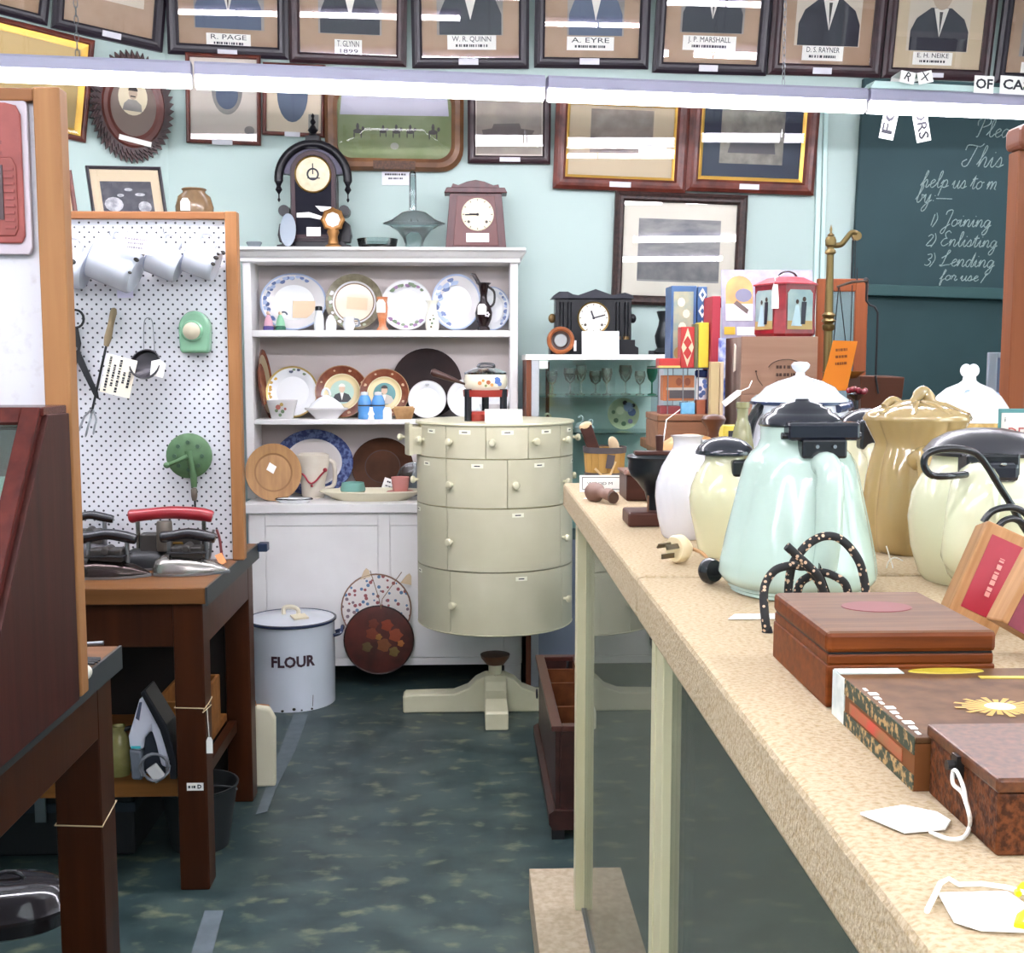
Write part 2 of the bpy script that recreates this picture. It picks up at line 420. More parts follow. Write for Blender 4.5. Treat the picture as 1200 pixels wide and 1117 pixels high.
b = B(); b.box(xY(281, YD), DXR + 0.012, YD - 0.015, YBK, dz_wt - 0.038, dz_wt); dr(b, 'worktop')
zb, zd = 0.085, zY(616, YD)
b = B(); b.box(xY(286, YD), DXR, YD + 0.012, YBK, zb, dz_wt - 0.038); dr(b, 'cupboard_body')
lx = [xY(288, YD), xY(307, YD), xY(441, YD), xY(455, YD), xY(590, YD), xY(611, YD)]
b = B(); b.box(lx[0], lx[1] - 0.001, YD, YD + 0.012, zb, dz_wt - 0.04); b.box(lx[2] + 0.001, lx[3] - 0.001, YD, YD + 0.012, zb, dz_wt - 0.04); b.box(lx[4] + 0.001, lx[5], YD, YD + 0.012, zb, dz_wt - 0.04)
b.box(lx[1], lx[2], YD, YD + 0.012, zd + 0.002, dz_wt - 0.04); b.box(lx[3], lx[4], YD, YD + 0.012, zd + 0.002, dz_wt - 0.04); b.box(lx[1], lx[2], YD, YD + 0.012, zb, zb + 0.03); b.box(lx[3], lx[4], YD, YD + 0.012, zb, zb + 0.03)
dr(b, 'face_frame', bevel=0.0015)
for i in (1, 3):
    b = B(); b.box(lx[i] + 0.002, lx[i + 1] - 0.002, YD + 0.003, YD + 0.02, zb + 0.033, zd - 0.001); d = dr(b, 'door', bevel=0.002)
for (x, y) in ((lx[0] + 0.03, YD + 0.35), (lx[5] - 0.04, YD + 0.03), (lx[5] - 0.04, YD + 0.33), (lx[0] + 0.03, YD + 0.05)):
    b = B(); b.box(x - 0.03, x + 0.04, y - 0.03, y + 0.03, 0, zb); dr(b, 'leg')

# ================================================================ revolving drawer cabinet
RC = aY(580, 600, 4.40); RC.z = 0
rev = thing('revolving_cabinet', 'round cream painted revolving cabinet of many small drawers on a cross foot', 'cabinet', (RC.x, RC.y, 0))
RR = 0.298
FR = 4.40 - RR
zf = lambda py: aY(580, py, FR).z
T_edges = [(zf(500), zf(538.3)), (zf(539.5), zf(596)), (zf(597.5), zf(671)), (zf(672.5), zf(745))]
CRM2 = mat('cream drawer paint', '#c9c4a9', 0.4, col2='#c0bb9e', scale=5)
b = B(); b.lathe([(0, T_edges[3][0] + 0.01), (RR - 0.012, T_edges[3][0] + 0.01), (RR - 0.012, T_edges[0][1] * 0 + T_edges[0][0]), (0, T_edges[0][0])], 48)
b.out('drum', CREAM_EDGE, rev, smooth=True)
b = B(); zt = T_edges[0][0]
b.lathe([(0, zt), (RR + 0.004, zt), (RR + 0.006, zt + 0.004), (RR + 0.004, zt + 0.010), (0, zt + 0.010)], 48); b.out('top_board', CREAM, rev, smooth=True)
b = B(); zb4 = T_edges[3][1]
b.lathe([(0, zb4 - 0.008), (RR - 0.005, zb4 - 0.008), (RR + 0.002, zb4 - 0.003), (RR - 0.005, zb4 + 0.001), (0, zb4 + 0.001)], 48); b.out('bottom_board', CREAM, rev, smooth=True)
LBL = mat('drawer label card', '#efeeda', 0.6)
def px_ang(px): return math.degrees(math.asin(max(-1, min(1, (px - 580.0) / 92.0))))
def drawer(a0, a1, z0, z1, knob_a, knob_z, out=0.0, label_a=None):
    # angles in degrees, 0 = facing camera (-y), positive to the right
    def P(a, r, z): return (r * math.sin(R(a)), -r * math.cos(R(a)), z)
    n = max(3, int((a1 - a0) / 5)); b = B(); vs = []; g = 0.25
    for i in range(n + 1):
        a = a0 + g + (a1 - a0 - 2 * g) * i / n
        for (r, z) in ((RR - 0.014, z0), (RR, z0), (RR, z1), (RR - 0.014, z1)): vs.append(P(a, r, z))
    fs = []
    for i in range(n):
        k = 4 * i
        for j in range(4): fs.append((k + j, k + (j + 1) % 4, k + 4 + (j + 1) % 4, k + 4 + j))
    fs += [(0, 3, 2, 1), (4 * n, 4 * n + 1, 4 * n + 2, 4 * n + 3)]
    b.add(vs, fs)
    am = (a0 + a1) / 2
    if out:
        dx, dy = out * math.sin(R(am)), -out * math.cos(R(am))
        b.v = [(p[0] + dx, p[1] + dy, p[2]) for p in b.v]
        for aa in (a0 + 2, a1 - 2): pass
        q = P(am, 1, 0); t = P(am + 90, 1, 0); hw = RR * math.sin(R((a1 - a0) / 2)) * 0.93
        m = Matrix(((t[0], -q[0], 0, 0), (t[1], -q[1], 0, 0), (0, 0, 1, 0), (0, 0, 0, 1)))
        b.box(-hw, hw, -RR - out + 0.02, -RR + 0.03, z0 + 0.004, z1 - 0.012, m)
    d = b.out('drawer', CRM2, rev, smooth=True, ang=30)
    if knob_a is not None:
        b = B(); m = Matrix.Translation(P(knob_a, RR, knob_z)) @ Matrix.Rotation(R(knob_a), 4, 'Z') @ Matrix.Rotation(PI / 2, 4, 'X')
        if out: m = Matrix.Translation((out * math.sin(R(am)), -out * math.cos(R(am)), 0)) @ m
        b.lathe([(0, 0), (0.006, 0), (0.005, 0.008), (0.012, 0.014), (0.0145, 0.021), (0.011, 0.028), (0, 0.031)], 12, m); b.out('knob', CREAM, d, smooth=True)
    if label_a is not None:
        b = B(); hw = math.degrees(0.022 / RR); vs = []
        zc = z1 - 0.022; hh = 0.0075
        for i in range(4):
            a = label_a - hw + 2 * hw * i / 3
            vs += [P(a, RR + 0.001, zc - hh), P(a, RR + 0.001, zc + hh), P(a, RR - 0.002, zc + hh), P(a, RR - 0.002, zc - hh)]
        for i in range(3):
            k = 4 * i; b.add(vs[k:k + 8], [(0, 4, 5, 1), (1, 5, 6, 2), (3, 7, 4, 0), (0, 1, 2, 3), (7, 6, 5, 4)])
        l = b.out('label_card', LBL, d)
        b = B(); p0, p1 = P(label_a - 2.2, RR + 0.0016, zc - 0.002), P(label_a + 2.0, RR + 0.0016, zc + 0.002)
        b.add([(p0[0], p0[1], p0[2]), (p1[0], p1[1], p0[2]), (p1[0], p1[1], p1[2]), (p0[0], p0[1], p1[2])], [(0, 1, 2, 3)]); b.out('lettering', INK, d)
s1 = -38.6
for i in range(12):
    a0 = s1 - 30.9 * 2 + 30 + 30 * i - 27
    a0 = -38.6 + 30.8 * (i - 2) if i < 6 else -38.6 + 30.8 * 3.9 + (360 - 30.8 * 5.9) / 6 * (i - 5.9)
step = 30.0
for i in range(12):
    a0 = -97.5 + step * i
    vis = a0 > -100 and a0 < 90
    z1, z0 = T_edges[0]
    drawer(a0, a0 + step, z0, z1, a0 + 4.5, (z0 + z1) / 2 + 0.002, out=0.045 if i == 0 else 0.0, label_a=a0 + 15 if vis else None)
for i in range(8):
    a0 = -82.5 + 45 * i; z1, z0 = T_edges[1]
    drawer(a0, a0 + 45, z0, z1, a0 + 5, (z0 + z1) / 2 - 0.004, label_a=a0 + 24 if a0 < 90 else None)
for k, sh in ((2, -37.0), (3, -34.5)):
    for i in range(4):
        a0 = sh + 90 * (i - 1); z1, z0 = T_edges[k]
        drawer(a0, a0 + 90, z0, z1, a0 + 3.5, (z0 + z1) / 2 - 0.008, label_a=a0 + 52 if a0 < 90 else None)
# pedestal
b = B(); b.cyl(0.033, 0.30, zb4 - 0.007, 16); b.out('screw_post', BLACKM, rev, smooth=True)
zc = aY(585, 775, 4.36).z
b = B(); b.lathe([(0, zc - 0.02), (0.035, zc - 0.02), (0.055, zc + 0.005), (0.058, zc + 0.018), (0.045, zc + 0.02), (0, zc + 0.02)], 20); b.out('collar', mat('brown collar', '#5d3b28', 0.4), rev, smooth=True)
b = B(); b.lathe([(0, 0.04), (0.036, 0.04), (0.03, 0.07), (0.024, 0.09), (0.026, zc - 0.02), (0, zc - 0.02)], 16); b.out('column', CREAM, rev, smooth=True)
def foot(M, L, name='foot'):
    b = B(); w = 0.043
    pr = [(0.0, 0.0), (L, 0.0), (L, 0.062), (L - 0.008, 0.070), (0.16 if L > .3 else .11, 0.074), (0.105 if L > .3 else .08, 0.095), (0.075 if L > .3 else .06, 0.125), (0.04, 0.142), (0.0, 0.145)]
    b.prism(pr, -w, w, M); b.out(name, CREAM, rev, bevel=0.006)
foot(TM(), xY(770, 4.4, 830) - RC.x); foot(TM(rz=180), RC.x - xY(473, 4.4, 830)); foot(TM(rz=-90), 0.27); foot(TM(rz=90), 0.27)

# ================================================================ right hand counter with glass sides
CT_Z, CT_X, CT_Y1 = 1.077, None, None
pfar = aZ(660, 566, CT_Z); CX0, CYF = pfar.x, pfar.y
pcrack = aZ(752, 676, CT_Z); CYC = pcrack.y
CX1 = 1.30
CARPET = mat('beige hessian carpet', '#a08a68', 0.95, col2='#b9a78c', scale=260, stretch=(0.8, 1.25, 1), lo=0.3, hi=0.55, bump=1.0, bscale=260, detail=5.0, spec=0.1)
CARP_U = mat('beige carpet edge', '#bfa27c', 0.95, col2='#a3855f', scale=160, stretch=(1, 0.5, 1.5), bump=0.9, bscale=380)
CPAINT = mat('cream counter paint', '#cdc7a4', 0.45, col2='#c3bc96', scale=5)
CHIP = mat('chipboard', '#a99a84', 0.8, col2='#978870', scale=70, bump=0.2, bscale=120)
counter = []
CT_TH = 0.055
def counter_unit(y0, y1, label, posts, base):
    t = thing('display_counter', label, 'counter', ((CX0 + CX1) / 2, (y0 + y1) / 2, 0), group='carpet-topped glass counters')
    ox, oy = -(CX0 + CX1) / 2, -(y0 + y1) / 2
    def o_(b, name, m, bevel=0.0, par=t, **k):
        o = b.out(name, m, par, bevel=bevel, **k)
        if par is t: o.location = (ox, oy, 0)
        return o
    b = B(); b.use(CARPET); b.box(CX0, CX1, y0, y1, CT_Z - CT_TH, CT_Z); o_(b, 'carpet_top', CARPET, 0.006)
    px0 = CX0 + 0.026
    for (yy, wd, dp) in posts:
        b = B(); b.box(px0, px0 + wd, yy, yy + dp, base, CT_Z - CT_TH); o_(b, 'post', CPAINT, 0.002)
        b = B(); b.box(px0 + wd * 0.42, px0 + wd * 0.58, yy - 0.004, yy, base, CT_Z - CT_TH); o_(b, 'post_bead', CPAINT, 0.001)
    ys = sorted(p[0] for p in posts)
    return t, o_, px0
GCOUNT = glass('counter glass', '#d5e0da', haze=.11)  # painted haze brightens the dark side glass
PINT = mat('counter interior', '#a5ab98', 0.7)
t, o_, px0 = counter_unit(CYC + 0.005, CYF, 'far beige carpet-topped counter with cream posts and glass side', [(CYF - 0.075, 0.046, 0.045), (CYC + 0.004, 0.046, 0.03)], 0.095)
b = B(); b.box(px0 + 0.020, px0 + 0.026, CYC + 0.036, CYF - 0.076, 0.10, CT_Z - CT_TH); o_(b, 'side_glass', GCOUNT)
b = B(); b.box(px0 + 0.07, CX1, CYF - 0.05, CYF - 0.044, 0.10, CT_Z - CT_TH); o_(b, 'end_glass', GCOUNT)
pl0, pl1 = aZ(620, 1018, 0.095), aZ(745, 1014, 0.095)
b = B(); b.box(pl0.x, pl1.x + 0.0, CYC + 0.006, pl0.y, 0.0, 0.095); o_(b, 'plinth', CHIP, 0.002)
b = B(); b.box(px0 + 0.014, px0 + 0.034, CYC + 0.036, CYF - 0.077, 0.095, 0.103); o_(b, 'glass_track', STEEL, 0.001)
b = B(); b.box(CX1 - 0.05, CX1, CYF - 0.06, CYF - 0.01, 0, CT_Z - CT_TH); b.box(CX1 - 0.05, CX1, CYC + 0.02, CYC + 0.07, 0, CT_Z - CT_TH); o_(b, 'rear_post', CPAINT)
t, o_, px0 = counter_unit(0.30, CYC - 0.004, 'near beige carpet-topped counter carrying the wooden boxes', [(CYC - 0.056, 0.046, 0.05), (0.36, 0.046, 0.05)], 0.0)
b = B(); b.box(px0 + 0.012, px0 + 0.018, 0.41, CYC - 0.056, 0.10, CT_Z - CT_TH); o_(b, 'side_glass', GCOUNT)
b = B(); b.box(px0 + 0.03, CX1, 0.36, CYC - 0.03, 0.03, 0.06); o_(b, 'floor_board', PINT)
b = B(); b.box(CX1 - 0.03, CX1, 0.36, CYC - 0.03, 0.0, CT_Z - CT_TH); o_(b, 'rear_panel', PINT)

# ================================================================ benches on the left
def bench(name, label, x1, y0, y1, zt, x0, leg=0.075, th=0.042, rails=True):
    t = thing(name, label, 'table', ((x0 + x1) / 2, (y0 + y1) / 2, 0))
    def o_(b, nm, m, bevel=0.003):
        o = b.out(nm, m, t, bevel=bevel); o.location = (-(x0 + x1) / 2, -(y0 + y1) / 2, 0); return o
    b = B(); b.box(x0, x1 - 0.006, y0, y1, zt - th, zt); o_(b, 'table_top', BENCHTOP)
    b = B(); b.box(x1 - 0.006, x1, y0 - 0.001, y1, zt - th - 0.004, zt + 0.001); o_(b, 'edge_strip', mat('dark edging strip', '#2f3436', 0.5), 0.001)
    za = zt - th - 0.115; i = 0.018
    b = B(); b.box(x0, x1 - i - 0.01, y0 + i + 0.01, y0 + i + 0.03, za, zt - th); o_(b, 'apron', BENCHW)
    b = B(); b.box(x1 - i - 0.016, x1 - i - 0.001, y0 + i + 0.02, y1 - i - 0.02, za, zt - th); o_(b, 'apron', BENCHW)
    b = B(); b.box(x0, x1 - i - 0.01, y1 - i - 0.03, y1 - i - 0.01, za, zt - th); o_(b, 'apron', BENCHW)
    for (xx, yy) in ((x1 - i - leg, y0 + i), (x1 - i - leg, y1 - i - leg), (x0 + 0.02, y0 + i), (x0 + 0.02, y1 - i - leg)):
        b = B(); b.box(xx, xx + leg, yy, yy + leg, 0, zt - th - 0.001); o_(b, 'leg', BENCHW, 0.004)
    return t, o_
T1Z = 0.792
q = aZ(243, 689, T1Z); B1X, B1Y0 = q.x, q.y
B1Y1 = aZ(300, 637, T1Z).y
bench1, o_ = bench('work_bench', 'brown wooden bench carrying the white pegboard and old irons', B1X, B1Y0, B1Y1, T1Z, B1X - 1.5)
# low shelf rail under it
b = B(); b.box(B1X - 1.45, B1X - 0.09, B1Y0 + 0.10, B1Y1 - 0.10, 0.262, 0.285); o_(b, 'low_shelf', wood('shelf wood', '#8d5a2c', '#6f4420', 'x', 0.5))
b = B(); b.box(B1X - 1.45, B1X - 0.02 - 0.075, B1Y0 + 0.08, B1Y0 + 0.10, 0.225, 0.29); o_(b, 'stretcher', wood('shelf rail', '#96602f', '#754a22', 'x', 0.5))
b = B(); b.box(B1X - 0.085, B1X - 0.06, B1Y0 + 0.10, B1Y1 - 0.10, 0.225, 0.262); o_(b, 'stretcher', BENCHW)
# string, price tag and shelf label tied to its front leg
LX0, LX1, LY0 = B1X - 0.018 - 0.075, B1X - 0.018, B1Y0 + 0.018
T2Z = 0.785
q = aZ(143, 757, T2Z); B2X, B2Y1 = q.x, q.y
bench2, o2_ = bench('work_bench', 'brown wooden bench under the sloping display case at lower left', B2X, 0.95, B2Y1, T2Z, B2X - 1.4, leg=0.088)
b = B(); b.box(B2X - 1.3, B2X - 0.02, 1.2, B2Y1 - 0.15, 0.16, 0.18); o2_(b, 'low_shelf', MATS['shelf wood'])
# ================================================================ pictures on the walls
def on_plane(px, py, org, rz):
    n = Vector((math.sin(R(rz)), -math.cos(R(rz)), 0)); d = ray(px, py)
    return EYE + d * ((Vector(org) - EYE).dot(n) / d.dot(n))
BACK = ((0, YW, 0), 0.0)
CORN = ((XC, YW, 0), 30.0)
TAN = mat('tan mount board', '#b0947c', 0.8, col2='#a5886f', scale=8)
BEIGE = mat('beige mount board', '#cbb99c', 0.8)
PALE = mat('pale mount board', '#d8cdc2', 0.8)
SUIT = mat('dark print', '#2c2a38', 0.7); SUITB = mat('faded blue print', '#566079', 0.7); SKIN = mat('sepia skin print', '#b9a48f', 0.7)
SHIRT = mat('white print', '#e6e1d8', 0.7); PHOTO = mat('grey photo print', '#9c9690', 0.7, col2='#837e7c', scale=10); PHOTOL = mat('pale photo print', '#cfc4b4', 0.7)
HAIR = mat('dark hair print', '#3b3432', 0.7)
PGL = glass('picture glass', '#ffffff')
def picture(name, label, bl, br, hpx, plane, fw, fmat, board, tilt=0.0, depth=0.03, off=0.0, slip=None, group=None, art=None, plate=None, nameplate=None, gl=True, fix=None):
    (o, rz) = plane; n = Vector((math.sin(R(rz)), -math.cos(R(rz)), 0)); o = Vector(o) + n * (depth + 0.004 + off)
    A, C = on_plane(bl[0], bl[1], o, rz), on_plane(br[0], br[1], o, rz)
    D = on_plane((bl[0] + br[0]) / 2, (bl[1] + br[1]) / 2 - hpx, o, rz)
    mid = (A + C) / 2; w = (C - A).length; h = (D - mid).length
    roll = math.degrees(math.asin((C.z - A.z) / w)); k = w / (br[0] - bl[0])
    t = thing(name, label, 'picture', mid, rz, group, rx=tilt, ry=-roll)
    f = fw * k; hw = w / 2
    def ring(i, y): return [(-hw + i, y, i), (hw - i, y, i), (hw - i, y, h - i), (-hw + i, y, h - i)]
    b = B(); L = [ring(0, depth), ring(0, depth * 0.25), ring(f * 0.3, 0), ring(f * 0.55, depth * 0.12), ring(f * 0.8, depth * 0.1), ring(f, depth * 0.4), ring(f, depth)]
    for r0, r1 in zip(L[:-1], L[1:]):
        for i in range(4): b.add([r0[i], r0[(i + 1) % 4], r1[(i + 1) % 4], r1[i]], [(0, 1, 2, 3)])
    b.out('frame', fmat, t)
    iw, z0, z1 = hw - f, f, h - f
    if slip:
        s = slip[1] * k; b = B()
        L = [[(-iw, -1, z0), (iw, -1, z0), (iw, -1, z1), (-iw, -1, z1)], [(-iw + s, -1, z0 + s), (iw - s, -1, z0 + s), (iw - s, -1, z1 - s), (-iw + s, -1, z1 - s)]]
        P0 = [(p[0], depth * 0.45, p[2]) for p in L[0]]; P1 = [(p[0], depth * 0.6, p[2]) for p in L[1]]
        for i in range(4): b.add([P0[i], P0[(i + 1) % 4], P1[(i + 1) % 4], P1[i]], [(0, 1, 2, 3)])
        b.out('slip', slip[0], t)
    b = B(); b.box(-iw, iw, depth * 0.8, depth * 0.97, z0, z1); b.out('mount_board', board, t)
    # art callback draws in photo pixels relative to bottom centre
    y = depth * 0.8 - 0.0006
    if art:
        art(t, k, y, w, h)
    if gl:
        b = B(); b.box(-iw, iw, depth * 0.5, depth * 0.5 + 0.0015, z0, z1); b.out('glass', PGL, t)
    if nameplate:                             # (x0,x1,z0,z1 in px from bottom centre, lines)
        x0, x1, a, c, lines = nameplate
        b = B(); b.box(x0 * k, x1 * k, y - 0.0042, y - 0.0032, a * k, c * k); pl = b.out('name_card', PAPER, t)
        hh = (c - a) * k
        for i, s in enumerate(lines):
            zz = c * k - hh * ((i + 0.62) / (len(lines) + 0.25))
            text(pl, s, hh * (0.52 if i == 0 else 0.34), INK, TM((x0 + x1) / 2 * k, y - 0.0048, zz), width=(x1 - x0) * k * (0.8 if i == 0 else 0.66))
    if plate:
        x0, x1, a, c = plate
        b = B(); b.box(x0 * k, x1 * k, -0.0016, -0.0002, a * k, c * k); b.out('label_plate', mat('plate card', '#cfcdd4', 0.7), t)
    return t
def bust_art(x0, x1, zb, zt, cx, suit=SUIT, bg=PHOTO, tie=True, head=None, shirt=True, soft=False):
    def f(t, k, y, w, h):
        b = B()
        b.use(bg).rect(x0 * k, x1 * k, zb * k, zt * k, y)
        hw = (x1 - x0) / 2 * 0.94; hh = (zt - zb)
        z = lambda q: (zb + q * hh) * k
        sh = [(cx - hw, zb), (cx + hw, zb), (cx + hw, zb + hh * .22), (cx + hw * .82, zb + hh * .36), (cx + hw * .35, zb + hh * .48), (cx - hw * .35, zb + hh * .48), (cx - hw * .82, zb + hh * .36), (cx - hw, zb + hh * .22)]
        b.use(suit).flat([(p[0] * k, (p[1] + 0.5) * k) for p in sh], y - 0.0008)
        if shirt:
            b.use(SHIRT).flat([((cx - hw * .25) * k, z(.48)), (cx * k, z(.16)), ((cx + hw * .25) * k, z(.48))], y - 0.0014)
        if tie:
            b.use(HAIR).flat([((cx - 2) * k, z(.44)), ((cx + 0) * k, z(.17)), ((cx + 2) * k, z(.44))], y - 0.002)
        b.use(SKIN).disc(cx * k, z(.66), hw * .36 * k, hh * .2 * k, y - 0.002)
        b.use(HAIR).flat([(cx * k + p[0] * k, z(.72) + p[1] * k) for p in arc(0, 0, hw * .38, 0, 180, 10, hh * .15)], y - 0.0026)
        b.use(HAIR).rect((cx - hw * .2) * k, (cx - hw * .08) * k, z(.665), z(.685), y - 0.0026); b.rect((cx + hw * .08) * k, (cx + hw * .2) * k, z(.665), z(.685), y - 0.0026)
        b.rect((cx - hw * .14) * k, (cx + hw * .14) * k, z(.575), z(.592), y - 0.0026)
        b.out('photograph', None, t, fix=False)
    return f
TOPT = 11.0
G8 = 'row of named portraits under the ceiling'
H8 = 172
picture('portrait_frame', 'dark framed portrait highest at far left, cut by the photo edge', (-62, 0), (56, 30), 150, CORN, 12, FRAMEB, TAN, 9, group=G8, art=bust_art(-28, 28, 40, 120, 0))
picture('portrait_frame', 'dark framed portrait on the angled wall above the oval toothed frame', (61, 32), (191, 61), 165, CORN, 13, FRAMEB, TAN, 5, group=G8, art=bust_art(-14, 40, 46, 140, 12, bg=PHOTOL, suit=PHOTOL), plate=(-8, 14, 3, 10))
picture('portrait_frame', 'dark framed faded portrait, third from the left in the top row', (196, 63), (338, 70), H8, BACK, 13, FRAMEB, TAN, TOPT, group=G8, art=bust_art(-40, 42, 31, 140, 0, suit=SUITB, bg=PHOTO), nameplate=(-26, 26, 7 + 4, 26, ['R. PAGE', '~a']), plate=(-12, 11, 2, 8))
picture('portrait_frame', 'dark framed portrait with a name card dated 1899 in the top row', (339, 73), (476, 78.5), H8, BACK, 12, FRAMEW, TAN, TOPT, group=G8, art=bust_art(-35, 39, 34, 140, 2, tie=False), nameplate=(-16, 16, 10, 28, ['T. GLYNN', '1899']))
picture('portrait_frame', 'dark framed portrait, fifth from the left in the top row', (483, 80), (620, 80.5), H8, BACK, 12, FRAMEB, TAN, TOPT, group=G8, art=bust_art(-39, 38, 37, 140, 0, tie=False), nameplate=(-27, 30, 21, 37, ['W. R. QUINN', '~b']), plate=(-14, 9, 4, 11))
picture('portrait_frame', 'dark framed faded blue portrait, sixth from the left in the top row', (626, 79), (760, 81), H8, BACK, 12, FRAMEB, TAN, TOPT - 1, group=G8, art=bust_art(-29, 37, 36, 140, 4, suit=SUITB, tie=False), nameplate=(-29, 26, 20, 35, ['A. EYRE', '~c']), plate=(-14, 9, 4, 11))
picture('portrait_frame', 'dark framed portrait, seventh from the left in the top row', (765, 85), (898, 89), H8, BACK, 12, FRAMEB, TAN, TOPT + 1, group=G8, art=bust_art(-37, 37, 45, 140, 0, tie=True), nameplate=(-33, 29, 26, 42, ['J. P. MARSHALL', '~d']), plate=(-13, 9, 3, 10))
picture('portrait_frame', 'brown framed portrait with a patterned tie, third from the right in the top row', (900, 87), (1032, 91), H8, BACK, 13, FRAMEW, TAN, TOPT - 2, group=G8, art=bust_art(-37, 39, 33, 140, 2, bg=PHOTOL), nameplate=(-27, 21, 17, 33, ['D. S. RAYNER', '~e']), plate=(-14, 8, 2, 9))
picture('portrait_frame', 'brown framed moustached portrait, second from the right in the top row', (1034, 91), (1160, 95), H8, BACK, 12, FRAMEW, BEIGE, TOPT - 3, group=G8, art=bust_art(-37, 35, 31, 128, 0, bg=PHOTOL), nameplate=(-28, 18, 16, 30, ['E. H. NEIKE', '~f']), plate=(-14, 8, 2, 7))
picture('portrait_frame', 'brown framed portrait above the OF CASH cards at the right edge', (1166, 97), (1298, 102), H8, BACK, 12, FRAMEB, TAN, TOPT - 2, group=G8, art=bust_art(-40, 36, 30, 140, 0), nameplate=(-36, 16, 8, 24, ['~g', '~h']))

# ---- second row
AMBER = mat('amber print', '#c9a25a', 0.5); 
picture('gold_framed_picture', 'wide gold-lipped picture on the angled wall behind the light tube', (-70, 132), (101, 167), 124, CORN, 7, FRAMER, mat('ochre print', '#c7ab72', 0.7), 4, slip=(GOLD, 8))
def cert_art(t, k, y, w, h):
    b = B(); b.use(PHOTO).disc(4 * k, 62 * k, 18 * k, 28 * k, y); b.use(SUITB).disc(4 * k, 56 * k, 13 * k, 16 * k, y - 0.0008); b.use(SKIN).disc(4 * k, 74 * k, 6 * k, 8 * k, y - 0.0004)
    b.use(PHOTO).disc(30 * k, 17 * k, 6 * k, 5 * k, y); b.out('print', None, t, fix=False)
picture('framed_certificate', 'thin brown framed certificate with oval portrait left above the dresser clock', (218, 167), (305, 170.5), 104, BACK, 4.5, FRAMER, PALE, 5, depth=0.022, art=cert_art, plate=(-13, 11, -1, 5))
def oval_art(t, k, y, w, h):
    b = B(); b.use(SUITB).disc(-2 * k, 48 * k, 18 * k, 32 * k, y); b.use(SKIN).disc(-2 * k, 58 * k, 6 * k, 8 * k, y - 0.0008); b.use(PHOTO).rect(17 * k, 29 * k, 8 * k, 26 * k, y); b.out('print', None, t, fix=False)
picture('framed_portrait', 'thin brown framed blue oval portrait behind the black clock finial', (307, 157.5), (380, 161), 84, BACK, 4.5, FRAMER, mat('cream mount', '#d9c9b2', 0.8), 4, depth=0.022, art=oval_art, plate=(-10, 8, -1, 4.5))
def ship_art(t, k, y, w, h):
    b = B(); b.use(mat('grey brown print', '#9d9088', 0.7, col2='#b3a698', scale=9)).rect(-38 * k, 38 * k, 11 * k, 84 * k, y)
    b.use(mat('dim sepia', '#746a66', 0.7)).flat([(x * k, z * k) for x, z in ((-30, 32), (26, 32), (30, 38), (14, 40), (12, 46), (-18, 45), (-20, 40), (-32, 38))], y - 0.0008)
    b.out('print', None, t, fix=False)
picture('framed_print', 'dark framed sepia building print above the wooden clock', (548, 191), (645, 192), 92, BACK, 9, FRAMEW, PALE, 5, depth=0.03, art=ship_art, plate=(-11, 13, 2, 7))
def lphoto(t, k, y, w, h):
    b = B(); b.use(mat('brown group photo', '#85776f', 0.7, col2='#a3968a', scale=14)).rect(-36 * k, 37 * k, 43 * k, 92 * k, y); b.use(mat('crowd print', '#675d64', 0.7)).rect(-36 * k, 37 * k, 52 * k, 60 * k, y - 0.0008); b.out('print', None, t, fix=False)
picture('framed_photograph', 'large mahogany framed beige photograph with gold slip, left of the navy one', (648, 220.5), (803.5, 226.5), 116, BACK, 14, FRAMER, BEIGE, 4.5, depth=0.04, slip=(GOLD, 3), art=lphoto, plate=(-12, 13, 4, 10))
def rphoto(t, k, y, w, h):
    b = B(); b.use(mat('grey street photo', '#9b9589', 0.7, col2='#6f6a66', scale=16)).rect(-37 * k, 37 * k, 33 * k, 96 * k, y); b.use(mat('cattle print', '#5b555b', 0.7)).flat([(x * k, z * k) for x, z in ((-28, 45), (28, 45), (26, 58), (12, 66), (2, 58), (-8, 66), (-24, 60))], y - 0.0008); b.out('print', None, t, fix=False)
picture('framed_photograph', 'large mahogany framed photograph on a navy mount, nearest the chalkboard', (803.8, 223.5), (954, 229), 120, BACK, 14, FRAMER, mat('navy mount', '#2e3349', 0.7), 5.5, depth=0.04, slip=(GOLD, 4), art=rphoto, plate=(-13, 10, 4, 10))
def band_art(t, k, y, w, h):
    b = B(); b.use(mat('grey landscape print', '#a4a19f', 0.7, col2='#76767c', scale=9, stretch=(1, 1, 3))).rect(-48 * k, 48 * k, 28 * k, 100 * k, y); b.use(mat('landscape land', '#6c6a70', 0.7, col2='#8c8988', scale=14)).rect(-48 * k, 48 * k, 30 * k, 52 * k, y - 0.0008); b.out('print', None, t, fix=False)
picture('framed_engraving', 'dark carved frame with pale mounted landscape above the black mantel clock', (717, 356), (871, 361), 133, BACK, 11, mat('carved dark frame', '#3d2622', 0.5, col2='#241512', scale=60, bump=0.8, bscale=90), mat('white mount', '#e4ded0', 0.8), 0.0, depth=0.04, art=band_art)

